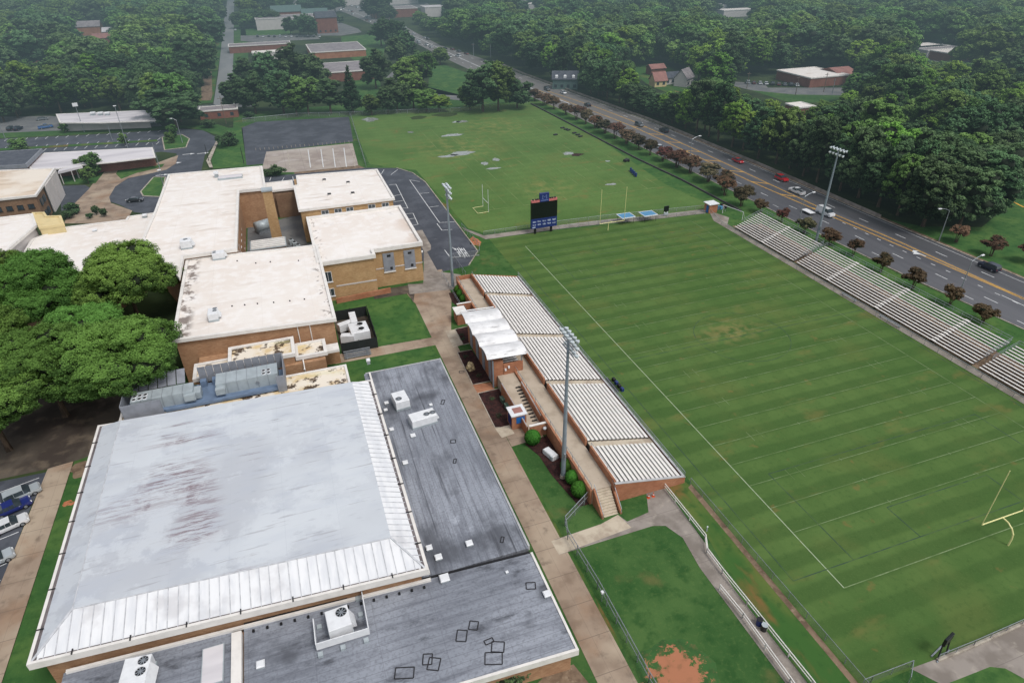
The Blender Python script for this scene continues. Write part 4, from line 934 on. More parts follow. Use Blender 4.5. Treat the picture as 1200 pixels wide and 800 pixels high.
# ---------------------------------------------------------------- block A (long, L-shaped)
ZA = 10.6
t = thing("main_school_block", "long main school block with wide white roof and tall tan brick courtyard wall", "school building", (-75, 140, 0))
Ap = [(-86.0, 171.2), (-60.6, 169.6), (-60.2, 148.2), (-67.0, 148.6), (-67.3, 107.6), (-77.9, 107.6), (-77.9, 96.5), (-87.2, 121.5), (-86.5, 140)]
MB().prism([(-85.6, 170.8), (-61.0, 169.2), (-60.6, 148.6), (-67.35, 149.0), (-67.65, 107.9), (-78.2, 107.9), (-78.2, 98.5), (-86.8, 121.8), (-86.1, 140)], 0, ZA-.5).build("wall", M['brick_tan'], t)
roof_slab(Ap, ZA, M['white_roof'], parent=t, par=.45)
x, y = G(219.5, 289, ZA); hvac(x, y, ZA-.18, 2.2, 2.2, 1.5, [(0, 0, .5)], 0, "square white box unit standing alone on the main block's roof")
x, y = G(270, 208, ZA); o = thing("roof_hatch", "long flat pale skylight on the main block's far roof", "skylight", (x, y, ZA-.18)); MB().rbox(x, y, ZA-.18, 6.5, 2.6, .5, 0).build("kerb_base", M['galvflat'], o); MB().rbox(x, y, ZA+.32, 6.2, 2.3, .12, 0, .05).build("cover", M['strip_roof'], o)
x, y = G(254, 207, ZA); rooftop_vent(x, y, ZA-.18, 1.0, 1.6, "tall pale vent beside the long skylight on the main block")
for k in range(9): window(t, -67.65, 110.5+k*4.0, 1.5, 1.2, 2.2, 'x', 1, bars=1); window(t, -67.65, 110.5+k*4.0, 5.2, 1.2, 2.2, 'x', 1, bars=1)
t = thing("chimney", "tall tan brick chimney stack with grey cap in the courtyard", "chimney", (-59.3, 133.6, 0))
MB().add([(-60.7, 132.2, 0), (-58.2, 132.2, 0), (-58.2, 134.7, 0), (-60.7, 134.7, 0), (-60.6, 132.4, 14.6), (-58.4, 132.4, 14.6), (-58.4, 134.6, 14.6), (-60.6, 134.6, 14.6)], [(0, 1, 5, 4), (1, 2, 6, 5), (2, 3, 7, 6), (3, 0, 4, 7), (4, 5, 6, 7)]).build("shaft", M['brick_yellow'], t)
MB().box(-60.8, -58.2, 132.2, 134.8, 14.6, 14.95).build("cap", M['galvflat'], t)
struct("courtyard", [(-67.5, 107), (-50.5, 107), (-50.5, 132), (-52.5, 132), (-52.5, 154.5), (-67, 149)], .05, M['oldasphalt'])
x, y = G(309, 272); t = thing("storage_tank", "rounded galvanised tank lying in the courtyard beside the chimney", "tank", (x, y, 0))
b = MB(); b.tube((x-1.6, y-.9, 1.9), (x+1.8, y+.9, 1.9), 1.45, 1.45, 20); b.build("shell", M['galvflat'], t, True); MB().rbox(x, y, 0, 3.4, 2.4, .9, .45).build("cradle", M['galv'], t)
t = thing("boiler_shed", "small brick shed with pale slatted roof at the foot of the chimney", "shed", (-58, 124, 0)); MB().box(-65.5, -57.5, 121.5, 127.0, 0, 4.2).build("wall", M['brick_tan'], t)
r = MB(); r.box(-65.7, -57.3, 121.3, 127.2, 4.2, 4.45); r.build("roof", M['galvflat'], t)
for k in range(5): MB().box(-65.4, -57.5, 121.6+k*1.15, 122.0+k*1.15, 4.45, 4.75).build("roof_beam", M['cap'], t)
for k in range(3):
    x, y = G(342+k*4, 286+k*3); o = thing("condenser", "small grey condenser on the courtyard floor, %s from the chimney" % ORD[k], "condenser", (x, y, 0), "condensers on the courtyard floor"); MB().rbox(x, y, 0, 1.1, 1.1, 1.3, .2, .08).build("casing", M['galvflat'], o); MB().tube((x, y, 1.3), (x, y, 1.36), .4, .4, 12).build("fan", M['fan'], o)

# ---------------------------------------------------------------- low link A2, and the blocks at the left edge
t = thing("entrance_wing", "low white roofed entrance wing running left from the main block", "school wing", (-100, 130, 0))
A2 = [(-87.4, 150), (-94.8, 149.4), (-95.0, 147.0), (-108.6, 147.0), (-114.6, 141), (-113.5, 108), (-100, 96), (-87.6, 118)]
MB().prism([(-87.6, 149.6), (-94.5, 149.0), (-94.7, 146.6), (-108.3, 146.6), (-114.2, 140.8), (-113.2, 108.4), (-100, 96.6), (-87.9, 118)], 0, 6.5).build("wall", M['brick_brown'], t)
roof_slab(A2, 7.0, M['white_roof'], parent=t, par=.3)
x, y = G(170, 254, 7); rooftop_vent(x, y, 6.8, 1.0, .9, "small grey vent near the far corner of the entrance wing roof")
x, y = G(111, 270, 7); rooftop_vent(x, y, 6.8, .8, .4, "small round grey roof drain cover in the middle of the entrance wing roof")
t = thing("white_walled_hall", "hall with white side wall and white roof, cut by the left edge", "hall", (-120, 140, 0))
ZH = 9.2
Hp = GP([(-60, 262), (38, 250.5), (42.5, 263.5), (2, 298), (-60, 330)], ZH)
MB().prism([(x+(.3 if i in (0, 4) else -.3), y+(-.3 if i < 3 else .3)) for i, (x, y) in enumerate(Hp)], 0, ZH-.5).build("wall", M['offwhite'], t)
roof_slab(Hp, ZH, M['white_roof'], parent=t, par=.35)
t = thing("cream_parapet_block", "yellow rendered stair block between the white hall and the entrance wing", "stair block", (-113, 150, 0))
yp = GP([(38, 250), (52, 249.5), (55, 254), (71.5, 253.5), (75, 263), (46, 267)], 8.8)
MB().prism(yp, 0, 8.6).build("wall", M['cream'], t)
roof_slab(yp, 8.9, M['cream'], parent=t, par=.4, capmat=M['cream'])
t = thing("brown_brick_block", "brown brick block with beige roof and white panelled end wall, at the left edge", "school building", (-128, 190, 0))
ZY = 8.4
Lp = GP([(-70, 203), (0, 199.5), (64, 197), (42, 228.5), (0, 233), (-70, 240)], ZY)
MB().prism([(x+(.3 if i in (0, 5) else -.35), y+(-.3 if i < 3 else .3)) for i, (x, y) in enumerate(Lp)], 0, ZY-.45).build("wall", M['brick_brown'], t)
roof_slab(Lp, ZY, M['beige_roof'], parent=t, par=.3, th=.45)
e0 = Vector(G(64, 197, ZY)); e1 = Vector(G(42, 228.5, ZY)); dd = (e1-e0)
nrm = Vector((-dd.y, dd.x)).normalized();  nrm = -nrm if nrm.x < 0 else nrm
for (f0, f1) in ((0.02, .28), (.31, .62)):
    p = e0+dd*f0; q = e0+dd*f1
    MB().prism([(p.x, p.y), (q.x, q.y), (q.x+nrm.x*.35, q.y+nrm.y*.35), (p.x+nrm.x*.35, p.y+nrm.y*.35)], 0, ZY-.5).build("white_panel", M['offwhite'], t)
for f0 in (.295, .64):
    p = e0+dd*(f0-.012); q = e0+dd*(f0+.012)
    MB().prism([(p.x, p.y), (q.x, q.y), (q.x+nrm.x*.1, q.y+nrm.y*.1), (p.x+nrm.x*.1, p.y+nrm.y*.1)], 0, ZY-.5).build("dark_slit", M['glass'], t)
for f0, zz0 in ((.76, 4.6), (.88, 4.6), (.76, 1.2), (.88, 1.2)):
    p = e0+dd*(f0-.035); q = e0+dd*(f0+.035)
    MB().prism([(p.x-nrm.x*.3, p.y-nrm.y*.3), (q.x-nrm.x*.3, q.y-nrm.y*.3), (q.x+nrm.x*.05, q.y+nrm.y*.05), (p.x+nrm.x*.05, p.y+nrm.y*.05)], zz0, zz0+1.7).build("window", M['glass'], t)
for k in range(5):
    window(t, e1.x-2.2-2.6*k, e1.y+.3-.0, 4.8, 1.5, 1.2, 'y', -1, bars=2, frame=M['darkmetal'])
t = thing("dark_roof_block", "block with dark flat roof and grey rim at the left edge", "school building", (-140, 228, 0))
Dp = GP([(-70, 180), (0, 177.5), (49, 174), (30, 192.5), (0, 194.5), (-70, 199)], 6)
MB().prism([(x+(.3 if i in (0, 5) else -.3), y+(-.3 if i < 3 else .3)) for i, (x, y) in enumerate(Dp)], 0, 5.5).build("wall", M['brick_red'], t)
roof_slab(Dp, 6, M['dark_roof'], parent=t, par=.25, capmat=M['louver'], pw=.3, th=1.2)
t = thing("classroom_strip", "long low brick building with white roof and column walkway facing the entrance lawn", "school building", (-110, 228, 0))
Sp = GP([(52, 179), (178.5, 172.5), (182, 184), (130, 190), (96, 193), (72, 197), (40, 200), (30, 193)], 4.3)
MB().prism(GP([(54, 181), (177, 174), (180, 181), (130, 187), (100, 190), (40, 196)], 4.0), 0, 3.9).build("wall", M['brick_red'], t)
roof_slab(Sp, 4.4, M['strip_roof'], parent=t, par=.12, th=.4)
for k in range(11):
    x, y = G(104+7.8*k, 198.4-.78*k); MB().tube((x, y+.8, 0), (x, y+.8, 4.0), .12, .12, 6).build("column", M['offwhite'], t)
MB().prism(GP([(68, 203), (97, 196), (93, 194), (70, 200)], 3.9), 3.6, 4.3).build("canopy", M['strip_roof'], t)
for (px, py) in ((75, 216), (88, 213), (93, 209)):
    x, y = G(px, py); MB().tube((x, y, 0), (x, y, 3.6), .15, .15, 6).build("column", M['offwhite'], t)
# shops across the grass strip
t = thing("shopping_strip", "long single storey shop row with white roof beyond the school car park", "shops", (-120, 298, 0))
Fp = GP([(65.5, 133.5), (174, 129), (182.5, 141), (118, 143.5), (70, 143.5)], 4.5)
MB().prism(GP([(70, 137), (172, 131), (174, 138), (72, 142)], 4.2), 0, 4.0).build("wall", M['offwhite'], t)
roof_slab(Fp, 4.6, M['strip_roof'], parent=t, par=.1, th=.5)
for k, px in enumerate((80, 88, 106, 122, 150, 158, 166)):
    x, y = G(px, 148.8-.045*(px-70)); MB().box(x-1.5, x+1.5, y-.1, y, .4, 2.8).build("shopfront", M['glass'], t)
for px in (77, 98, 116, 135, 150, 170): 
    x, y = G(px, 151-.05*(px-70)); MB().tube((x, y, 0), (x, y, 4.1), .14, .14, 6).build("column", M['white'], t)
for px in (109, 118, 126): 
    x, y = G(px, 134, 4.8); rooftop_vent(x, y, 4.4, 1.6, 1.3, "grey box unit on the shop row's white roof, near %s" % {109: "its left half", 118: "its middle", 126: "its right half"}[px])

# ---------------------------------------------------------------- far buildings
def farb(name, label, cat, px, py, w, d, h, wall, roof, ang=0.0, gable=False, nwin=0, dormers=0):
    x, y = G(px, py); t = thing(name, label, cat, (x, y, 0)); c, s_ = math.cos(ang), math.sin(ang)
    def T(a, b_): return (x+a*c-b_*s_, y+a*s_+b_*c)
    base = [T(-w/2, 0), T(w/2, 0), T(w/2, d), T(-w/2, d)]
    MB().prism(base, 0, h).build("wall", wall, t)
    if gable:
        o = .5; rh = gable if isinstance(gable, (int, float)) and gable is not True else 3.2
        A, B, C_, D_ = T(-w/2-o, -o), T(w/2+o, -o), T(w/2+o, d+o), T(-w/2-o, d+o); E_, F_ = T(-w/2-o, d/2), T(w/2+o, d/2)
        r = MB(); v = [(*A, h), (*B, h), (*C_, h), (*D_, h), (*E_, h+rh), (*F_, h+rh), (*A, h-.25), (*B, h-.25), (*C_, h-.25), (*D_, h-.25), (*E_, h+rh-.25), (*F_, h+rh-.25)]
        r.add(v, [(0, 1, 5, 4), (2, 3, 4, 5), (7, 6, 10, 11), (9, 8, 11, 10), (0, 6, 7, 1), (2, 8, 9, 3), (1, 7, 11, 5), (5, 11, 8, 2), (3, 9, 10, 4), (4, 10, 6, 0)])
        ro = r.build("roof", roof, t)
        g1, g2 = T(-w/2, d/2), T(w/2, d/2)
        gb = MB(); gb.add([(*base[0], h), (*base[3], h), (*g1, h+rh-.3)], [(0, 2, 1)]); gb.add([(*base[1], h), (*base[2], h), (*g2, h+rh-.3)], [(0, 1, 2)]); gb.build("gable", wall, t)
        for k in range(dormers):
            a = -w/2+w*(k+.5)/dormers; q = T(a, d*.12); b_ = MB().rbox(q[0], q[1]+.3, h+.3, 1.5, 2.2, 1.5, ang, .3).build("dormer", M['white'], ro)
    else:
        roof_slab([T(-w/2-.2, -.2), T(w/2+.2, -.2), T(w/2+.2, d+.2), T(-w/2-.2, d+.2)], h+.3, roof, parent=t, par=.25)
    for k in range(nwin):
        a = -w/2+w*(k+.5)/nwin; p0, p1 = T(a-.7, -.06), T(a+.7, 0); q = T(a, -.04)
        MB().rbox(q[0], q[1], 1.0, 1.4, .12, 1.4, ang).build("window", M['glass'], t)
    return t
R_ = R
farb("far_school", "far red brick school wing with flat grey roof behind the tree clump", "school building", 306, 61, 42, 14, 4.5, M['brick_red'], M['gravel_roof'], nwin=0)
farb("far_school", "far brick school block with wide grey gravel roof beside the far lawn", "school building", 398, 68, 36, 42, 4.2, M['brick_orange'], M['gravel_roof'])
farb("far_school", "far red brick school wing with white patched roof nearest the conical pine", "school building", 410, 95, 27, 34, 5, M['brick_red'], M['gravel_roof'])
farb("far_annex", "small white roofed annex left of the far school among trees", "building", 318, 71, 22, 9, 5, M['offwhite'], M['white_roof'])
farb("white_hall", "long white walled hall with flat roof beyond the far lawn", "hall", 344, 34, 62, 30, 9, M['offwhite'], M['gravel_roof'], nwin=0)
farb("green_roof_shop", "small shop with green hipped roof above the long white hall", "shop", 338, 26, 28, 20, 9, M['brick_red'], M['green_shingle'], gable=5)
farb("green_roof_shop", "small shop with green roof left of the far highway", "shop", 371, 27, 24, 16, 7, M['cream'], M['green_shingle'], gable=5)
farb("brick_tower_house", "narrow red brick building standing beside the far highway car park", "building", 385, 39, 17, 20, 12, M['brick_red'], M['dark_roof'], gable=4, nwin=4)
farb("far_shop", "white box shop right of the side road near the top edge", "shop", 328, 13, 40, 20, 10, M['offwhite'], M['gravel_roof'])
farb("far_shop", "long white roofed store beyond the far highway at the top edge", "shop", 425, 6, 120, 46, 9, M['offwhite'], M['white_roof'])
farb("far_shop", "white flat roofed store at the top edge right of the long store", "shop", 466, 5.5, 52, 40, 9, M['offwhite'], M['white_roof'])
farb("red_store", "red brick store with pale roof right of the far highway", "shop", 465, 21, 44, 30, 8, M['brick_red'], M['gravel_roof'])
farb("white_store", "small white building among trees right of the red store", "building", 510, 20, 20, 20, 9, M['offwhite'], M['strip_roof'])
farb("far_tower", "pale building with red roof just right of the side road's far end", "building", 291, 9, 22, 20, 14, M['offwhite'], M['redroof'], gable=4)
farb("roadside_house", "dark green house with dormers and white gable beside the big road", "house", 662, 105, 13, 9, 5, M['green_shingle'], M['dark_roof'], ang=R_(-24), gable=3.4, dormers=3, nwin=4)
farb("cottage", "white cottage with two steep gables behind the roadside trees", "house", 774, 102, 7, 6, 3, M['cream'], M['redroof'], gable=4, nwin=2)
farb("barn", "dark shed with red roof behind the cottages", "shed", 771, 88, 9, 6, 3.5, M['brick_red'], M['redroof'], gable=2)
farb("cottage", "long white walled cottage with dark red roof between the barn and the grey gables", "house", 788, 99, 9, 6, 3.4, M['offwhite'], M['dark_roof'], gable=2.5, nwin=3)
farb("grey_house", "grey roofed house with steep white gables right of the cottages", "house", 808, 101, 9, 7, 4, M['offwhite'], M['gravel_roof'], ang=R_(35), gable=4.5, nwin=2)
farb("brick_store", "red brick store with bright white flat roof beyond the roadside woods", "shop", 971, 101, 25, 26, 4.6, M['brick_red'], M['white_roof'])
farb("brick_store_annex", "lower wing with pinkish red roof joined to the brick store", "shop", 994, 97, 12, 18, 4, M['brick_red'], M['redroof'], gable=2.5)
farb("small_shop", "small white shop left of the brick store", "shop", 932, 93, 9, 9, 3.6, M['offwhite'], M['strip_roof'])
farb("hidden_shop", "white roofed shop half hidden by the roadside woods", "shop", 944, 137, 8, 9, 4, M['brick_red'], M['white_roof'])
for (px, py, w, lab) in ((1086, 66, 34, "long white warehouse in the far right clearing, leftmost of the row"), (1106, 68, 30, "grey roofed warehouse in the middle of the far right clearing"), (1130, 72, 26, "red and white warehouse at the right end of the far clearing")):
    farb("warehouse", lab, "warehouse", px, py, w, 16, 5, M['offwhite'] if w != 26 else M['brick_red'], M['gravel_roof'] if w == 30 else M['white_roof'])
for (px, py, w, lab) in ((782, 11, 22, "white roof showing above the far woods near the top centre right"), (834, 14, 12, "white box building far off, left of the long far roof"), (848, 14, 14, "white box building far off, second from the left above the woods"), (866, 20, 36, "long pale far roof above the woods"), (612, 7, 16, "tiny white house far off near the top centre"), (624, 12, 36, "long low pale roof far off near the top centre")):
    farb("far_warehouse", lab, "warehouse", px, py, w, 14, 6, M['offwhite'], M['white_roof'])
farb("apartment_block", "grey roofed apartment house in the top left woods clearing, with orange gable wall", "apartments", 103, 42, 22, 14, 7, M['brick_orange'], M['gravel_roof'], gable=4)
farb("apartment_block", "low red walled wing in front of the top left apartment house", "apartments", 121, 53, 12, 10, 5, M['brick_red'], M['redroof'], gable=3)
farb("apartment_block", "small pale roofed apartment wing right of the top left apartment house", "apartments", 130, 45, 10, 10, 5, M['brick_red'], M['strip_roof'], gable=3)
farb("corner_shop", "low brick shop beside the crossroads left of the old dark lot", "shop", 258, 139, 16, 9, 3.6, M['brick_red'], M['gravel_roof'], nwin=3)

for (px, py, w_, d_, h_, wl_, rf_, gb, lab) in ((940, 52, 7, 7, 4, 'offwhite', 'white_roof', False, "tiny white roof in the woods left of the far warehouses"), (46, 74, 12, 9, 4, 'brick_red', 'redroof', 2.5, "small red roofed house in a gap of the top left woods"), (15, 90, 12, 9, 4, 'offwhite', 'gravel_roof', 2.5, "small grey roofed house at the left edge among the woods"), (698, 17, 14, 10, 5, 'offwhite', 'white_roof', False, "tiny pale roof far off above the roadside house"), (190, 83, 13, 10, 4, 'offwhite', 'gravel_roof', 2.0, "low grey roofed house in a gap beside the side road"), (1192, 73, 16, 8, 4, 'offwhite', 'strip_roof', False, "pale low building at the right edge of the far clearing")):
    farb("small_house", lab, "house", px, py, w_, d_, h_, M[wl_], M[rf_], gable=gb)
# ================================================================== home stand (left of the field)
ZTOP, ZWALK, ZF = 3.5, 2.5, 1.15
sv0, sv1 = 22.0, 92.0
uT, uFr = -19.3, -8.3
stand = thing("grandstand", "long concrete and brick grandstand with white bench rows on the school side of the field", "grandstand", (uT, sv0, 0))
NR = 15
d = MB().use(M['deckconc'])
for k in range(NR):
    u0 = uFr-.35-(k+1)*(uFr-.35-uT)/NR; u1 = uFr-.35-k*(uFr-.35-uT)/NR; z = ZF-.45+(ZTOP-ZF+.1)*(k+1)/NR
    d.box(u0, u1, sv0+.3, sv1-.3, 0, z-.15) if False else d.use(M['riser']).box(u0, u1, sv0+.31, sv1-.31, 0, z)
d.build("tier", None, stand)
aisles = [22.3, 30.9, 47.6, 64.0, 82.0, 91.7]
for a, bb in zip(aisles, aisles[1:]):
    for k in range(NR):
        u0 = uFr-.35-(k+1)*(uFr-.35-uT)/NR; z = ZF-.45+(ZTOP-ZF+.1)*(k+1)/NR
        MB().box(u0+.04, u0+.47, a+(.7 if a > 23 else .1), bb-(.7 if bb < 91 else .1), z+.28, z+.34).build("bench", M['bench'], stand)
for a in aisles[1:-1]:
    b = MB()
    for k in range(NR):
        u0 = uFr-.35-(k+1)*(uFr-.35-uT)/NR; u1 = u0+(uFr-.35-uT)/NR; z = ZF-.45+(ZTOP-ZF+.1)*(k+1)/NR
        b.box(u0+.01, u1+.005, a-.62, a+.62, z, z+.10)
    b.build("aisle", M['paleconc'], stand)
b = MB(); b.box(uFr-.3, uFr, sv0, sv1, 0, ZF); b.build("front_wall", M['brick_orange'], stand)
def slopew(v0, v1, name):
    b = MB(); P = [(uT-.3, 0), (uFr-.305, 0), (uFr-.305, ZF), (uT-.3, ZTOP)]
    b.add([(u, v0, z) for u, z in P]+[(u, v1, z) for u, z in P], [(0, 1, 2, 3), (7, 6, 5, 4), (0, 4, 5, 1), (1, 5, 6, 2), (2, 6, 7, 3), (3, 7, 4, 0)])
    return b.build(name, M['brick_orange'], stand)
slopew(sv0, sv0+.3, "end_wall"); slopew(sv1-.3, sv1, "end_wall")
b = MB(); b.add([(uT-.32, sv0-.05, ZTOP), (uFr, sv0-.05, ZF+.02), (uFr, sv0+.32, ZF+.02), (uT-.32, sv0+.32, ZTOP), (uT-.32, sv0-.05, ZTOP+.1), (uFr, sv0-.05, ZF+.12), (uFr, sv0+.32, ZF+.12), (uT-.32, sv0+.32, ZTOP+.1)], [(4, 5, 6, 7), (0, 1, 5, 4), (1, 2, 6, 5), (2, 3, 7, 6), (3, 0, 4, 7)])
b.box(uFr-.32, uFr+.03, sv0+.33, sv1, ZF, ZF+.06); b.build("coping", M['greycap'], stand)
# wall between seats and walkway, gaps at the aisles
b = MB()
for a, bb in zip(aisles, aisles[1:]): b.box(uT-.32, uT-.02, a+(.75 if a > 23 else 0), bb-(.75 if bb < 91 else 0), ZWALK, ZTOP+.25)
b.build("back_wall", M['brick_orange'], stand)
b = MB()
for a, bb in zip(aisles, aisles[1:]):
    a_, b_ = a+(.75 if a > 23 else 0), bb-(.75 if bb < 91 else 0)
    b.tube((uT-.1, a_, ZTOP+.8), (uT-.1, b_, ZTOP+.8), .04, .04, 5)
    n = int((b_-a_)/2.2)
    for k in range(n+1): b.tube((uT-.1, a_+(b_-a_)*k/n, ZTOP+.25), (uT-.1, a_+(b_-a_)*k/n, ZTOP+.8), .03, .03, 5)
b.build("back_rail", M['galv'], stand)
b = MB(); b.tube((uFr-.15, sv0, ZF+1.0), (uFr-.15, sv1, ZF+1.0), .05, .05, 6); b.tube((uFr-.15, sv0, ZF+.55), (uFr-.15, sv1, ZF+.55), .035, .035, 5)
for k in range(33): b.tube((uFr-.15, sv0+k*2.17, ZF), (uFr-.15, sv0+k*2.17, ZF+1.0), .04, .04, 5)
b.build("front_rail", M['galv'], stand)
MB().box(-22.9, uT-.33, sv1+.01, sv1+.3, 0, ZWALK+.9).build("far_wall", M['brick_orange'], stand)
MB().box(-22.55, uT-.33, sv0+.9, sv1, 0, ZWALK).build("walkway", M['deckconc'], stand)
b = MB(); b.box(-22.9, -22.56, sv0+.9, 36.9, 0, ZWALK+.12); b.box(-22.9, -22.56, 36.9, sv1, 0, ZWALK+.12); b.build("outer_wall", M['brick_orange'], stand)
b = MB(); b.tube((-22.73, sv0+1, ZWALK+1.05), (-22.73, 54, ZWALK+1.05), .045, .045, 6)
for k in range(16): b.tube((-22.73, sv0+1+k*2.1, ZWALK+.1), (-22.73, sv0+1+k*2.1, ZWALK+1.05), .035, .035, 5)
b.tube((-22.73, 76, ZWALK+1.05), (-22.73, sv1, ZWALK+1.05), .045, .045, 6)
for k in range(8): b.tube((-22.73, 76+k*2.2, ZWALK+.1), (-22.73, 76+k*2.2, ZWALK+1.05), .035, .035, 5)
b.build("walkway_rail", M['galv'], stand)
b = MB()
for k in range(10): b.box(-22.0, -19.9, sv0+.9-(k+1)*.29, sv0+.9-k*.29, 0, ZWALK-(k+.9)*ZWALK/10)
b.build("steps", M['paleconc'], stand)
for xx in (-22.35, -19.6):
    b = MB(); x0, x1 = xx-.13, xx+.13; y0, y1 = sv0+.9, sv0-2.2
    P = [(y0, 0), (y1, 0), (y1, .35), (y0, ZWALK+.35)]
    b.add([(x0, y, z) for y, z in P]+[(x1, y, z) for y, z in P], [(3, 2, 1, 0), (4, 5, 6, 7), (0, 1, 5, 4), (1, 2, 6, 5), (2, 3, 7, 6), (3, 0, 4, 7)]); b.build("step_wall", M['brick_orange'], stand)
    MB().path([(xx, y0, ZWALK+1.1), (xx, y1, 1.0), (xx, y1, .2)], .05).build("handrail", M['galv'], stand)
b = MB(); b.box(-14.7, -13.7, sv0-.32, sv0-.05, 0, .5).build("sign", M['white'], stand) if False else None
for k, dx in enumerate((0, .75)):
    t = thing("traffic_cone", "orange and white road cone at the grandstand end wall, %s one" % ("left" if k == 0 else "right"), "traffic cone", (-14.6+dx, sv0-.8, 0)); x, y = -14.6+dx, sv0-.8
    MB().rbox(x, y, 0, .45, .45, .05).build("base", M['orange'], t); b = MB().use(M['orange']); b.tube((x, y, .05), (x, y, .35), .19, .12, 10, False).use(M['white']).tube((x, y, .35), (x, y, .5), .12, .085, 10, False).use(M['orange']).tube((x, y, .5), (x, y, .75), .085, .03, 10); b.build("cone", None, t)
# ramp enclosure with stairs
t = thing("entry_ramp", "walled entry stair running up beside the walkway behind the ticket booth", "ramp", (-24, 45, 0))
RL, RR_ = [(-26.1, 50.6), (-25.6, 39.6)], [(-23.2, 49.4), (-22.95, 39.3)]
b = MB(); b.add([(-26.0, 50.4, 2.3), (-25.5, 39.7, .5), (-23.0, 39.5, .5), (-23.0, 50.4, 2.3), (-26.0, 50.4, 0), (-25.5, 39.7, 0), (-23.0, 39.5, 0), (-23.0, 50.4, 0)], [(3, 2, 1, 0)[::-1], (0, 1, 5, 4)[::-1], (1, 2, 6, 5)[::-1]])
b.box(-26.0, -23.0, 50.41, 55, 0, 2.3); b.build("slope", M['deckconc'], t)
b = MB()
for k in range(13):
    y = 49.6-k*.78; z = 2.3-1.8*(50.4-y)/10.8; b.box(-24.2, -23.35, y-.16, y, z, z+.2)
b.build("stair_nosing", M['darkmetal'], t)
for (p, q, z0, z1) in (((-26.3, 50.6), (-25.8, 39.6), 2.9, 1.8), ((-23.2, 49.4), (-22.95, 41), 3.3, 2.2)):
    b = MB(); n = Vector((q[0]-p[0], q[1]-p[1])); n = Vector((-n.y, n.x)).normalized()*.14
    V = []
    for (c_, zt) in ((p, z0), (q, z1)):
        for s_ in (-1, 1): V += [(c_[0]+n.x*s_, c_[1]+n.y*s_, 0), (c_[0]+n.x*s_, c_[1]+n.y*s_, zt)]
    b.add(V, [(1, 3, 7, 5), (0, 1, 5, 4), (2, 6, 7, 3), (4, 5, 7, 6), (0, 2, 3, 1)]); b.build("side_wall", M['brick_orange'], t)
    MB().path([(p[0], p[1], z0+.06), (q[0], q[1], z1+.06)], .08).build("coping", M['greycap'], t)
b = MB().box(-25.6, -22.9, 38.9, 39.2, 0, 2.3); b.build("end_wall", M['brick_orange'], t); MB().box(-25.7, -22.85, 38.85, 39.25, 2.3, 2.42).build("coping", M['cap'], t)
# ticket booth
x, y = -26.3, 43.0
t = thing("ticket_booth", "small brick ticket booth with blue panel and flat white roof beside the ramp", "ticket booth", (x, y, 0))
MB().box(x-1.25, x+1.15, y-1.2, y+1.2, 0, 2.6).build("wall", M['brick_orange'], t); MB().box(x-1.4, x+1.3, y-1.35, y+1.35, 2.6, 2.78).build("roof", M['stained_roof' if 0 else 'white'], t)
MB().box(x-.55, x+.85, y-1.27, y-1.205, 1.1, 2.3).build("shutter", M['bluesign'], t); MB().box(x-1.32, x-1.255, y-.8, y+.7, .5, 2.4).build("door", M['navy'], t); MB().box(x-.7, x+.8, y-.7, y+.7, 2.781, 2.79).build("roof_stain", M['redroof'], t)
# restroom block at the far end of the press box
t = thing("equipment_hut", "small brick hut with pale square roof at the far end of the press box", "hut", (-25.5, 79, 0))
MB().box(-26.9, -24.7, 77.0, 79.8, 0, 2.5).build("wall", M['brick_orange'], t); MB().box(-27.1, -24.5, 76.8, 80.0, 2.5, 2.7).build("roof", M['cap'], t)
b = MB(); b.box(-25.9, -22.9, 80.4, 80.7, 0, 2.9); b.box(-24.68, -24.4, 77, 80.4, 0, 2.7); b.build("yard_wall", M['brick_orange'], t)
MB().box(-26.0, -22.85, 80.35, 80.75, 2.9, 3.0).build("coping", M['cap'], t)
# press box with vaulted white canopy
pv0, pv1 = 53.8, 70.2
pb = thing("press_box", "brick press box with rippled white vault roof behind the grandstand", "press box", (-25, 55, 0))
MB().box(-26.6, -24.9, pv0+.1, pv1, 0, 5.2).build("wall", M['brick_orange'], pb)
MB().box(-24.88, -21.3, pv0, pv0+.35, 0, 4.4).build("side_wall", M['brick_orange'], pb)
MB().box(-24.88, -21.3, pv1-.35, pv1, 0, 4.4).build("side_wall", M['brick_orange'], pb)
MB().box(-24.88, -21.2, pv0+.36, pv1-.36, ZWALK+.02, ZWALK+.4).build("floor", M['foot'], pb)
for k in range(6): MB().box(-24.6, -21.5, pv0+.5+k*.75, pv0+.8+k*.75, ZWALK+.9, ZWALK+1.0).build("counter", M['bench'], pb)
for k in range(4):
    y = pv0+2.2+k*3.9; MB().box(-26.74, -26.605, y-.7, y+.7, .3, 4.9).build("wall_panel", M['louver'], pb)
MB().box(-26.9, -26.7, pv0-.1, pv0+.25, 0, 5.6).build("downpipe", M['polegrey'], pb)
zr = 6.3; nv = 4; lv = (pv1+.6-(pv0-.4))/nv
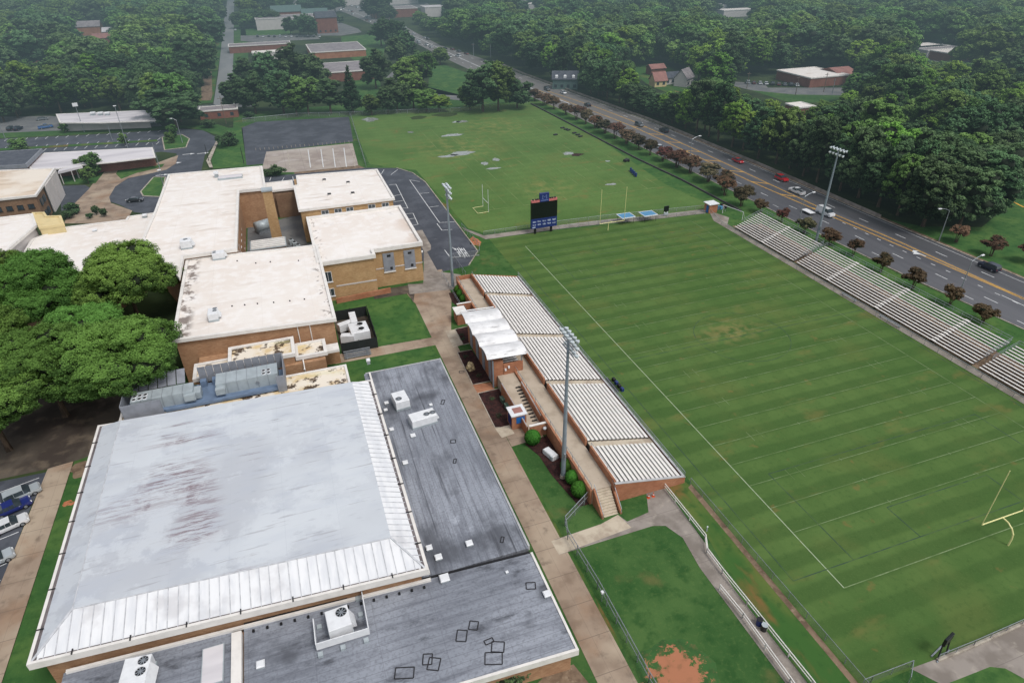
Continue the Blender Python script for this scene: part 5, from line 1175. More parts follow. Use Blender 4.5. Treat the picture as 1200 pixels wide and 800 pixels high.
for k in range(nv):
    y0 = pv0-.4+k*lv; V = []; n = 8; F = []
    for i in range(n+1):
        a = i/n; yy = y0+lv*a; zz_ = zr+.7*math.sin(math.pi*a**.8)**.75-.02*k
        for (u, dz) in ((-27.9, .15), (-20.7, -.15)): V.append((u, yy, zz_+dz)); V.append((u, yy, zz_+dz-.16))
    for i in range(n):
        o = 4*i
        F += [(o, o+2, o+6, o+4), (o+1, o+5, o+7, o+3), (o, o+4, o+5, o+1), (o+2, o+3, o+7, o+6)]
    F += [(0, 1, 3, 2), (4*n, 4*n+2, 4*n+3, 4*n+1)]
    MB().add(V, F).build("vault", M.setdefault('vault', Mt("weathered_white_vault", .6, spec=.4).base(col(232, 232, 232)).layer(col(104, 102, 100), 1.0, lo=.53, hi=.66, stretch=(.3, 1.6, 1), strength=.75, detail=8, rough=.75).layer(col(206, 206, 206), .3, lo=.4, hi=.65).done()), pb)
for y in (pv0-.4, pv1+1.0): MB().tube((-27.6, y, zr+.1), (-20.9, y, zr-.2), .12, .12, 6).build("beam", M['white'], pb)
for y in (pv0+.2, pv0+5, pv0+11, pv1-.2): MB().tube((-21.5, y, ZWALK), (-21.5, y, zr-.1), .09, .09, 6).build("post", M['polegrey'], pb)
for (px, py) in ((587, 427), (585, 431)):
    x, y = G(px, py, 4); MB().box(-24.4+(px-586)*.3, -24.1+(px-586)*.3, pv0-.25, pv0-.01, 3.2+(431-py)*.1, 3.6+(431-py)*.1).build("floodlight", M['white'], pb)

# things in the beds
x, y = G(551, 433); t = thing("boulder", "pale tan boulder standing in the dark mulch bed beside the press box", "boulder", (x, y, 0)); b = MB(); b.ball((x, y, .6), .75, .7, .95, 9, 6, 4, .22); b.ball((x+.5, y-.3, .3), .4, .4, .45, 8, 5, 5, .2); b.build("stone", M['boulder'], t)
for i, (px, py) in enumerate(((592, 470), (597, 478))):
    x, y = G(px, py); t = thing("utility_box", "green lidded utility box in the mulch by the ramp wall, %s of the two" % ("farther", "nearer")[i], "utility box", (x, y, 0)); MB().rbox(x, y, 0, 1.5, 1.1, .8, .1, .06).build("body", M['green_box'], t); MB().rbox(x, y, .81, 1.6, 1.2, .12, .1, .05).build("lid", M['galvflat' if 0 else 'green_box'], t)
x, y = G(645, 534); t = thing("transformer_cabinet", "pale grey utility cabinet lying long in the curved mulch bed", "utility cabinet", (x, y, 0)); MB().rbox(x, y, 0, 1.1, 2.4, .9, .3, .12).build("cabinet", M['white'], t); MB().rbox(x, y-.9, .1, .8, .5, .7, .3, .05).build("end_box", M['galvflat'], t)
t = thing("wall_light", "white globe light on the brick wall beside the ramp", "wall light", (-23.1, 38.6, 2)); MB().ball((-23.3, 38.5, 1.7), .32, .32, .25).build("globe", M['white'], t); MB().box(-23.2, -22.95, 38.5, 38.85, 1.65, 1.8).build("bracket", M['galv'], t)

# HVAC yard by the tall block
t = thing("screened_yard", "black mesh screened equipment yard beside the tall block", "fence enclosure", (-47, 80, 0))
b = MB()
for (p, q) in (((-50.4, 87.6), (-43.6, 87.6)), ((-43.5, 87.6), (-43.6, 74.4)), ((-43.6, 74.3), (-50.4, 74.3))): b.prism(strip(p, q, .08), 0, 2.3)
b.build("screen", plain("black_mesh", col(34, 40, 40), .9, var=.2), t)
for (x, y) in ((-43.5, 87.6), (-43.5, 83), (-43.5, 78.5), (-43.6, 74.3), (-47, 87.6), (-47, 74.3)): MB().tube((x, y, 0), (x, y, 2.5), .05).build("post", M['darkmetal'], t)
struct("paved_yard", [(-50.4, 74.4), (-43.6, 74.4), (-43.6, 87.5), (-50.4, 87.5)], .05, M['darkconc'])
t = thing("chiller", "white ducted chiller with two round fans inside the black screened yard", "air conditioner", (-47, 81, 0))
MB().rbox(-46.3, 79.6, .2, 3.6, 4.2, 2.0, .05, .08).build("casing", M['white'], t)
b = MB().use(M['white']); 
for yy in (78.6, 80.5): b.use(M['white']).tube((-45.9, yy, 2.2), (-45.9, yy, 2.4), .7, .7, 14); b.use(M['fan']).tube((-45.9, yy, 2.41), (-45.9, yy, 2.43), .58, .58, 14)
b.build("fan", None, t)
MB().rbox(-48.6, 82.6, .5, 3.0, 1.2, 1.6, .35, .05).build("duct", M['white'], t); MB().rbox(-46.8, 84.2, .4, 1.3, 4.4, 1.8, 0, .05).build("duct", M['white'], t); MB().rbox(-48.7, 78.0, .4, 2.6, 1.3, 1.5, -.3, .05).build("duct", M['white'], t)
MB().rbox(-46.3, 79.6, 0, 3.8, 4.4, .2, .05).build("pad", M['kerb'], t)
t = thing("aluminium_steps", "stack of grey metal bench planks lying by the screened yard", "benches", (-47.5, 72.8, 0))
for k in range(4): MB().box(-50.2, -45.2, 71.9+k*.55, 72.3+k*.55, .3+k*.12, .38+k*.12).build("plank", M['galv'], t)
MB().box(-49.8, -49.6, 71.9, 74, 0, .3).build("leg", M['galv'], t); MB().box(-45.9, -45.7, 71.9, 74, 0, .3).build("leg", M['galv'], t)

# ================================================================== visitor bleachers
def bleacher(v0, v1, label, ais):
    u0, u1, zf, zt, NR = 56.4, 64.3, .65, 3.5, 12
    t = thing("bleacher", label, "bleacher", (u0, v0, 0), "metal bleachers along the road side of the field")
    pu = (u1-u0)/NR
    for k in range(NR):
        z = zf+(zt-zf)*k/(NR-1); u = u0+k*pu
        MB().box(u, u+.30, v0, v1, z, z+.05).build("seat", M['bench'], t)
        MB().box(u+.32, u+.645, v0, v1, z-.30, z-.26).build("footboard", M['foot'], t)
    for a in ais:
        b = MB()
        for k in range(NR):
            z = zf+(zt-zf)*k/(NR-1); u = u0+k*pu; b.box(u+.30, u+pu+.02, a-.45, a+.45, z-.02, z+.03); b.box(u, u+.3, a-.45, a+.45, z+.05, z+.07)
        b.build("aisle", M['bench'], t)
    b = MB(); n = max(2, int((v1-v0)/2.0))
    for i in range(n+1):
        y = v0+.1+(v1-v0-.2)*i/n; b.tube((u0+.3, y, zf-.1), (u1, y, zt-.1), .045, .045, 5)
        for k in (2, 5, 8, 11): u = u0+k*pu+.2; b.tube((u, y, 0), (u, y, zf+(zt-zf)*k/(NR-1)-.1), .035, .035, 5)
    b.build("frame", M['galv'], t)
    b = MB(); 
    for h_ in (.5, 1.0): b.tube((u1+.1, v0, zt+h_), (u1+.1, v1, zt+h_), .04, .04, 5)
    for i in range(n+1): y = v0+.1+(v1-v0-.2)*i/n; b.tube((u1+.1, y, zt-.3), (u1+.1, y, zt+1.0), .035, .035, 5)
    for y in (v0, v1):
        for h_ in (.55, 1.0): b.tube((u0+2.5, y, zf+.9+h_), (u1+.1, y, zt+h_), .035, .035, 5)
        for k in (4, 6, 8, 10): u = u0+k*pu; b.tube((u, y, zf+(zt-zf)*k/11-.2), (u, y, zf+(zt-zf)*k/11+1.0), .03, .03, 5)
    b.build("guardrail", M['galv'], t)
    return t
bleacher(77.5, 100.6, "far metal bleacher of pale benches with one centre aisle, beside the soccer goal", [89.5])
bleacher(29.9, 76.4, "long middle metal bleacher with three aisles, between the far and the near bleacher", [66.5, 52.5, 38.5])
bleacher(-18.0, 28.6, "near metal bleacher cut by the right edge of the picture", [14, 0])
for (v0, v1, lab) in ((56.3, 60.5, "short low bench in front of the middle bleacher, farther one"), (44.8, 50, "short low bench in front of the middle bleacher, nearer one")):
    t = thing("team_bench", lab, "bench", (55.3, v0, 0)); MB().box(55.05, 55.4, v0, v1, .42, .47).build("seat", M['galv'], t)
    for y in (v0+.3, v1-.3): MB().box(55.1, 55.35, y-.04, y+.04, 0, .42).build("leg", M['galv'], t)

# ================================================================== fences and rails
def fence(name, label, pts, h=1.2, sp=3.0, mesh=True, top=True, mid=False, closed=False, cat="fence", mat=None, r=.035, z=0):
    t = thing(name, label, cat, (pts[0][0], pts[0][1], z)); mt = mat or M['galv']
    posts = MB(); rails = MB(); ms = MB()
    for p, q in zip(pts, pts[1:]):
        L = math.hypot(q[0]-p[0], q[1]-p[1]); n = max(1, int(round(L/sp)))
        for i in range(n+1): x, y = p[0]+(q[0]-p[0])*i/n, p[1]+(q[1]-p[1])*i/n; posts.tube((x, y, z), (x, y, z+h), r*1.2, r*1.2, 6)
        if top: rails.tube((*p, z+h-.02), (*q, z+h-.02), r, r, 5)
        if mid: rails.tube((*p, z+h*.5), (*q, z+h*.5), r*.9, r*.9, 5)
        if mesh: ms.quad((*p, z+.04), (*q, z+.04), (*q, z+h-.05), (*p, z+h-.05))
    o = posts.build("post", mt, t); o["kind"] = "stuff"
    rails.build("rail", mt, t)
    if mesh: ms.build("mesh_panel", M['mesh'], t)
    return t
fence("field_fence", "chain link fence along the near left edge of the football field", [(-7.6, 21.6), (-7.0, -10.6)], 1.15, 3)
fence("corner_fence", "chain link fence turning at the bottom edge of the field", GP([(1010, 803), (1020, 799), (1067, 781), (1064, 800)]), 1.2, 2.5)
fence("end_fence", "chain link fence on the kerb behind the near goalpost", GP([(1098, 774), (1140, 757), (1215, 724)]), 1.2, 2.5)
fence("path_fence", "tall chain link fence running down the grass beside the long walkway", GP([(695, 580), (662, 616), (665, 632), (700, 690), (760, 800), (790, 850)]), 1.9, 2.6, mid=True, r=.05)
fence("sideline_fence", "chain link fence between the field and the metal bleachers", [(54.7, -18), (54.7, 104), (57, 112.6)], 1.1, 3)
fence("far_end_fence", "chain link fence on the field side of the far path", GP([(655, 269), (712, 262.5), (826, 251)]), 1.1, 3)
fence("practice_fence", "chain link fence on the practice field side of the far path", GP([(567, 275.5), (655, 263), (712, 256), (826, 244.5)]), 1.1, 3)
fence("lot_fence", "chain link fence from the car park corner down to the grandstand", GP([(541, 268), (562, 291), (562, 300), (531, 304), (546, 326)]), 1.6, 2.5)
fence("practice_side_fence", "chain link fence along the left side of the practice field", GP([(411, 137), (429, 196)]), 1.8, 5, r=.05)
fence("tree_line_fence", "long chain link fence in front of the trees behind the practice field", GP([(285, 144), (350, 137.5), (410, 136), (440, 134.5), (540, 131), (618, 121)]), 1.8, 5, r=.05)
fence("gate_rails", "grey rails round the stand's far end steps", GP([(518, 322), (531, 345), (541, 362)]), 1.1, 2, mesh=False, mid=True)
fence("ramp_railing", "double white pipe railing along the field side of the ramp path", GP([(775, 568), (826, 632), (828, 648), (846, 672), (875, 708), (951, 803), (970, 830)]), 1.0, 4, mesh=False, mid=True, mat=M['cap'], r=.07, cat="railing")
fence("ramp_railing", "double white pipe railing along the lawn side of the ramp path", GP([(843, 691), (870, 724), (925, 800), (945, 830)]), 1.0, 4, mesh=False, mid=True, mat=M['cap'], r=.07, cat="railing")
# wall at the far side of the road
def lowwall(name, label, pts, h, w, mat): 
    t = thing(name, label, "wall", (pts[0][0], pts[0][1], 0)); b = MB()
    for p, q in zip(pts, pts[1:]): b.prism(strip(p, q, w), 0, h)
    b.build("panel", mat, t); return t
lowwall("roadside_wall", "low pale retaining wall between the road and the woods", [(98.6, 93), (98.9, 120), (98.9, 150), (98.1, 178), (97.1, 213), (93.4, 260), (89.4, 300), (86, 340), (84, 395)], .8, .35, M['greyconc'])
lowwall("verge_wall", "low dark wall beneath the crepe myrtles beside the practice field", GP([(622, 122), (680, 152), (745, 186), (800, 212), (868, 248)]), .5, .4, M['foot'])

# ================================================================== poles, masts and goals
def mast(x, y, z, label, axis, n_rows, n, face, head_w=3.6):
    t = thing("floodlight_mast", label, "floodlight mast", (x, y, 0)); f = Vector(face).normalized()
    MB().tube((x, y, 0), (x, y, z), .36, .16, 12).build("pole", M['polegrey'], t)
    MB().tube((x, y, 0), (x, y, .5), .5, .45, 12).build("base", M['kerb'], t)
    for r in range(n_rows):
        zz_ = z-.3-r*1.1
        arm = MB().box(x-(.07 if axis == 'y' else head_w/2), x+(.07 if axis == 'y' else head_w/2), y-(head_w/2 if axis == 'y' else .07), y+(head_w/2 if axis == 'y' else .07), zz_-.08, zz_+.08).build("crossarm", M['galv'], t)
        for k in range(n):
            s_ = -head_w/2+head_w*(k+.0)/(n-1)
            for side in (-1, 1):
                c = Vector((x, y+s_, zz_)) if axis == 'y' else Vector((x+s_, y, zz_))
                if side == -1 and r > 0: continue
                c = c+f*.35*side+Vector((0, 0, .1)); dd = Vector((f.x*1.0, f.y*1.0, -.75)).normalized()
                b = MB().use(M['galvflat']); b.tube(c-dd*.25, c+dd*.2, .12, .30, 10).use(M['headlamp']).tube(c+dd*.2, c+dd*.24, .30, .29, 10); b.build("floodlight", None, t)
    MB().box(x-.12, x+.12, y-.55, y-.3, z*.16, z*.16+.9).build("control_box", M['galv'], t)
    return t
mast(-24.2, 29.1, 24.4, "tall floodlight mast rising from the mulch bed by the grandstand, nearest of the masts", 'y', 3, 5, (1, 0, 0), 3.4)
mast(69.6, 85.0, 24.0, "tall floodlight mast behind the metal bleachers beside the road", 'y', 2, 5, (-1, 0, 0), 4.2)
mast(-23.5, 93.4, 23.8, "tall floodlight mast at the far end of the grandstand by the car park", 'y', 3, 4, (1, 0, 0), 3.0)
x, y = G(1169, 196); mast(x, y, 10.0, "floodlight mast in front of the woods at the right edge", 'x', 1, 3, (0, -1, 0), 3.0)
x, y = G(1169, 196)
def lamp(x, y, h, dx, dy, label, name="street_lamp"):
    t = thing(name, label, "street lamp", (x, y, 0))
    MB().tube((x, y, 0), (x, y, h-.8), .13, .08, 8).build("pole", M['galv'], t)
    L = math.hypot(dx, dy); pts = [(x, y, h-.8)]+[(x+dx*f, y+dy*f, h-.8+.8*math.sin(f*math.pi/2)) for f in (.15, .35, .6, 1)]
    MB().path(pts, .06).build("arm", M['galv'], t)
    MB().rbox(x+dx*1.1, y+dy*1.1, h-.1, .9, .4, .2, math.atan2(dy, dx), .06).build("lamp_head", M['white'], t)
    return t
x, y = G(935, 266); lamp(x, y, 9.2, 2.6, .2, "curved arm street lamp between the bleachers and the road, beside the tall mast")
x, y = G(1100, 283); lamp(x, y, 9.0, -2.8, .3, "street lamp on the far side of the road by the wood's right end")
x, y = G(1123, 347); lamp(x, y, 9.0, 2.8, .3, "street lamp between road and near bleacher, closest to the dark car")
x, y = G(812, 191); lamp(x-1.5, y, 9.0, 2.8, .3, "street lamp among the crepe myrtles farther up the road")
x, y = G(214, 168); lamp(x, y, 9.5, -1.6, .5, "white lamp post on the small island lawn of the school drive")
for i, (bx, by_, tx, ty, lab) in enumerate(((150, 174, 134, 125, "leaning pale pole standing before the shop row"), (132, 165, 125, 146, "short pale pole on the long car park's grass strip"), (188, 200, 183, 168, "pale pole at the right end of the classroom strip"), (11, 174, 1, 146, "pale pole at the left edge by the dark roofed block"), (99, 155, 91, 125, "pole with white sign box left of the shop row"), (196, 232, 188, 200, "pale pole on the oval island lawn"), (245, 190, 238, 170, "dark pole beside the drive's low wall"), (286, 192, 281, 173, "dark pole between the round bush and the old lot"), (20, 138, 13, 118, "dark utility pole at the left edge"), (265, 145, 262, 113, "thick wooden utility pole at the crossroads"), (112, 150, 105, 145, "short pale pole in front of the shop row"))):
    x, y = G(bx, by_); h_ = 0
    for hh in range(20, 200, 2):
        if PJ(x, y, hh/10)[1] <= ty: h_ = hh/10; break
    h_ = h_ or 8
    t = thing("light_pole", lab, "pole", (x, y, 0)); MB().tube((x, y, 0), (x, y, h_), .14, .09, 7).build("pole", M['wood'] if i in (8, 9) else M['darkmetal'] if i in (6, 7) else M['galv'], t)
    if i in (0, 4, 5): MB().rbox(x, y, h_, 1.9 if i == 4 else 1.0, .5, 1.3 if i == 4 else .25, .2, .05).build("head", M['white'], t)
    elif i in (8, 9):
        MB().box(x-1.3, x+1.3, y-.08, y+.08, h_-1.0, h_-.85).build("crossarm", M['wood'], t)
for i, (bx, by_, h_) in enumerate(((965, 108, 9), (932, 112, 9), (875, 104, 8), (990, 110, 9), (575, 68, 9), (442, 52, 10), (555, 66, 8), (975, 110, 7))):
    x, y = G(bx, by_); t = thing("utility_pole", "thin utility pole far off, %s" % ["left of the brick store's car park entrance", "in front of the brick store's left corner", "beside the far car park's left end", "in front of the brick store's right corner", "beside the far highway bend", "on the far lawn's right edge", "left of the far highway bend", "between the two poles at the brick store"][i], "utility pole", (x, y, 0))
    MB().tube((x, y, 0), (x, y, h_), .2, .14, 6).build("pole", M['wood'] if i < 4 else M['galv'], t); MB().box(x-1.2, x+1.2, y-.1, y+.1, h_-.9, h_-.7).build("crossarm", M['wood'], t)
# near goalpost and far goalpost
def goalpost(x, v, sgn, label):
    t = thing("goalpost", label, "goalpost", (x, v-2*sgn, 0)); pts = [(x, v-2*sgn, 0), (x, v-2*sgn, 1.2), (x, v-1.9*sgn, 1.9), (x, v-1.5*sgn, 2.5), (x, v-.8*sgn, 2.95), (x, v, 3.05)]
    MB().path(pts, .10, 10).build("gooseneck", M['goalyellow'], t); MB().tube((x-3.56, v, 3.05), (x+3.56, v, 3.05), .08, .08, 8).build("crossbar", M['goalyellow'], t)
    for s_ in (-1, 1): MB().tube((x+3.56*s_, v, 3.0), (x+3.56*s_, v, 12.2), .055, .055, 8).build("upright", M['goalyellow'], t)
goalpost(W/2, 0, 1, "pale yellow gooseneck goalpost at the near end, cut by the right edge"); goalpost(W/2, L_, -1, "pale yellow goalpost at the far end beside the scoreboard")
t = thing("practice_goal", "white combined goal frame standing on the practice field", "goal", (0, 142, 0))
p, q = G(566, 242), G(572.5, 248.5)
for c_ in (p, q): MB().tube((*c_, 0), (*c_, 6.6), .06).build("upright", M['white'], t)
MB().tube((*p, 2.6), (*q, 2.6), .07).build("crossbar", M['white'], t)
e, f = G(554, 244), G(560, 250.5); MB().path([(*p, .1), (*e, .1), (*f, .1), (*q, .1)], .07).build("ground_frame", M['goalyellow'], t)
t = thing("soccer_goal", "white soccer goal on the grass beside the far bleacher", "goal", (61, 110, 0))
p, q = G(846.5, 250), G(869.5, 258.5)
for c_ in (p, q): MB().tube((*c_, 0), (*c_, 2.44), .07).build("post", M['white'], t); MB().tube((*c_, 2.44), (c_[0]+1.6, c_[1]+.8, .02), .035).build("stay", M['white'], t)
MB().tube((*p, 2.44), (*q, 2.44), .07).build("crossbar", M['white'], t)
# scoreboard
sx, sy = 7.6, 116.3
t = thing("scoreboard", "tall black scoreboard with navy base and crest panel at the field's far end", "scoreboard", (sx, sy, 0))
for xx in (5.3, 9.9): MB().box(xx-.25, xx+.25, sy+.1, sy+.6, 0, 2.0).build("leg", M['black'], t)
MB().box(4.0, 11.3, sy-.25, sy+.35, 1.65, 4.35).build("sponsor_panel", M['navy'], t)
MB().box(4.0, 11.3, sy-.25, sy+.35, 4.353, 8.75).build("screen", M['screen'], t)
MB().box(4.05, 6.35, sy-.25, sy+.35, 8.753, 9.35).build("side_sign", M['redstrip'], t); MB().box(8.95, 11.25, sy-.25, sy+.35, 8.753, 9.35).build("side_sign", M['redstrip'], t)
cr = MB().box(6.36, 8.94, sy-.30, sy+.35, 8.753, 11.0).build("crest_panel", M['navy'], t)
b = MB(); yy = sy-.345
for (x0, x1, z0, z1) in ((7.0, 7.2, 9.6, 10.6), (8.1, 8.3, 9.6, 10.6), (6.9, 7.35, 9.5, 9.62), (7.95, 8.4, 9.5, 9.62), (6.6, 8.7, 9.05, 9.25)): b.box(x0, x1, yy, sy-.303, z0, z1)
for s_ in (-1, 1): b.add([(7.65+s_*.45, yy, 10.6), (7.65+s_*.62, yy, 10.6), (7.65+s_*.0, yy, 9.85), (7.65, yy, 10.05)], [(0, 1, 2, 3) if s_ < 0 else (3, 2, 1, 0)])
b.build("crest", M['crest'], cr)
b = MB(); rs = random.Random(2)
for r_ in range(2):
    for c_ in range(5):
        x0 = 4.35+c_*1.4; z0 = 3.45-r_*.85
        for k in range(3):
            a = x0+rs.uniform(0, .06)+k*.34; b.box(a, a+rs.uniform(.2, .33), sy-.285, sy-.252, z0+rs.uniform(0, .06), z0+rs.uniform(.16, .30))
        b.box(x0+.1, x0+.95, sy-.285, sy-.253, z0-.12, z0-.04)
b.box(4.3, 5.2, sy-.285, sy-.252, 1.85, 2.15); b.build("sponsor_marks", M['logo'], t)
for xx in (4.6, 5.4, 5.9, 9.4, 10.0, 10.7): MB().rbox(xx, sy, 9.36, .4, .4, .35, 0, .08).build("speaker", M['black'], t)
t = thing("small_scoreboard", "small black scoreboard on white legs beside the far path", "scoreboard", (0, 0, 0)); x, y = G(780, 253); MB().box(x-.75, x+.75, y-.1, y+.1, 1.3, 2.9).build("panel", M['screen'], t)
for s_ in (-.5, .5): MB().box(x+s_-.08, x+s_+.08, y-.08, y+.08, 0, 1.3).build("leg", M['white'], t)
MB().box(x-.6, x+.6, y-.3, y+.3, .3, .9).build("base", M['galvflat'], t)
for i, px in enumerate((734, 760)):
    x, y = G(px, 261.5-i*2.5); t = thing("blue_canopy", "flat blue canopy with white rim by the far path, %s of the two" % ("left", "right")[i], "canopy", (x, y, 0))
    MB().box(x-1.9, x+1.9, y-1.0, y+2.2, 1.9, 2.0).build("top", M['blue'], t)
    b = MB(); b.box(x-2.05, x+2.05, y-1.15, y-1.003, 1.85, 2.05); b.box(x-2.05, x+2.05, y+2.203, y+2.35, 1.85, 2.05); b.box(x-2.05, x-1.903, y-1, y+2.2, 1.85, 2.05); b.box(x+1.903, x+2.05, y-1, y+2.2, 1.85, 2.05); b.build("rim", M['white'], t)
    for sx_ in (-1.7, 1.7):
        for sy_ in (-.8, 2.0): MB().tube((x+sx_, y+sy_, 0), (x+sx_, y+sy_, 1.9), .05).build("leg", M['darkmetal'], t)
x, y = G(832, 248); t = thing("field_hut", "small orange brick hut with white roof at the field's far right corner", "hut", (x, y, 0)); MB().box(x-1.3, x+1.4, y-1.3, y+1.2, 0, 2.5).build("wall", M['brick_orange'], t); MB().box(x-1.6, x+1.7, y-1.6, y+1.5, 2.5, 2.7).build("roof", M['white'], t); MB().box(x-1.36, x-1.305, y-.9, y+.1, .1, 2.1).build("door", M['bluesign'], t)
x, y = G(842, 244)
t = thing("equipment_pile", "heap of dark training gear behind the small brick hut", "equipment", (x, y, 0)); rs = random.Random(4)
for k in range(6): MB().rbox(x+rs.uniform(-1.5, 2), y+rs.uniform(-1, 1.4), 0, rs.uniform(.4, .9), rs.uniform(.4, .9), rs.uniform(.5, 1.2), rs.uniform(0, 1), .06).build("box", [M['redroof'], M['darkmetal'], M['blue']][k % 3], t)
# training sleds on the practice field
for i, (px, py) in enumerate(((739, 201.5), (741, 203.5), (743, 205.5), (745, 207.5))):
    x, y = G(px, py); t = thing("blocking_sled", "dark blue blocking pad on the practice field, %s of a row of four" % ORD[i], "training pad", (x, y, 0), "blocking pads in a row"); MB().rbox(x, y, .15, .5, .5, 1.3, .2, .1).build("pad", M['navy'], t); MB().rbox(x, y+.5, 0, .3, 1.4, .12, .2).build("skid", M['darkmetal'], t)
for i, (px, py) in enumerate(((651, 158.5), (659, 150.5), (666, 153), (673, 156.5), (680, 160.5), (663, 152), (677, 158.5))):
    x, y = G(px, py); t = thing("tyre_stack", "black pad lying at the foot of the bank, %s from the left" % ORD[(0, 1, 3, 4, 6, 2, 5)[i]], "training pad", (x, y, 0), "black pads below the bank"); MB().rbox(x, y, 0, 1.7, .9, .5, .3, .12).build("pad", M['black'], t); MB().rbox(x, y+.6, 0, .3, .6, .2, .3).build("handle", M['darkmetal'], t)
x, y = G(734, 189.5); t = thing("mower", "small dark machine parked at the foot of the bank", "mower", (x, y, 0)); MB().rbox(x, y, .25, 2.0, 1.2, .7, .4, .1).build("body", M['darkmetal'], t)
for s_ in (-.7, .7):
    for r_ in (-.6, .6): MB().tube((x+s_, y+r_-.1, .28), (x+s_, y+r_+.1, .28), .28, .28, 10).build("wheel", M['tyre'], t)
MB().tube((x, y, .9), (x-.3, y, 1.4), .04).build("handle", M['black'], t)
# bins on the ramp, camera stand by the field corner
for i, (px, py) in enumerate(((889, 731.5), (894.5, 738))):
    x, y = G(px, py); t = thing("bin", "round dark barrel bin on the ramp path, %s" % ("farther and navy", "nearer and grey blue")[i], "bin", (x, y, 0)); MB().tube((x, y, 0), (x, y, .95), .32, .34, 14).build("barrel", M['navy'] if i == 0 else M['darkmetal'], t); MB().tube((x, y, .95), (x, y, 1.0), .36, .36, 14).build("rim", M['black'] if i == 0 else M['galvflat'], t)
x, y = G(1103, 771); t = thing("play_clock", "black play clock board leaning on a steel stand at the field corner", "play clock", (x, y, 0))
MB().rbox(x+.3, y+.4, 2.1, 1.6, .3, 1.1, .25, .05).build("clock_face", M['screen'], t); MB().path([(x-.9, y-.2, .08), (x+1.6, y+.4, .08)], .09).build("foot", M['galv'], t)
MB().path([(x-.9, y+.5, .08), (x+1.4, y+1.1, .08)], .09).build("foot", M['galv'], t)
for s_ in (-.4, .7): MB().tube((x+s_, y+.1, .1), (x+s_*.8+.2, y+.45, 2.3), .08).build("stand_leg", M['darkmetal'], t)
x, y = G(1188, 776); 
x, y = G(705, 704); t = thing("small_post_light", "small white lamp on a short post by the tall fence", "lamp", (x, y, 0)); MB().tube((x, y, 0), (x, y, 1.5), .05).build("post", M['galv'], t); MB().rbox(x, y, 1.5, .35, .35, .3, 0, .05).build("head", M['white'], t)
x, y = G(828, 622); t = thing("marker_post", "short pale marker post on the worn grass by the field", "post", (x, y, 0)); MB().tube((x, y, 0), (x, y, .8), .09, .07, 8).build("post", M['galvflat'], t); MB().ball((x, y, .82), .11).build("cap", M['white'], t)
x, y = G(1054+0, 796); 
# benches at the sideline
t = thing("sideline_bench", "dark long bench with pads against the grandstand front wall", "bench", (-6.9, 47, 0)); MB().box(-7.4, -7.0, 44.8, 49.0, .42, .5).build("seat", M['darkmetal'], t)
for y in (45, 47, 49.2): MB().box(-7.35, -6.95, y-.05, y+.05, 0, .42).build("leg", M['galv'], t)
for k in range(4): MB().rbox(-6.2, 45.2+k*1.05, 0, .5, .6, .7, .1, .06).build("cooler", M['black'] if k % 2 else M['navy'], t)

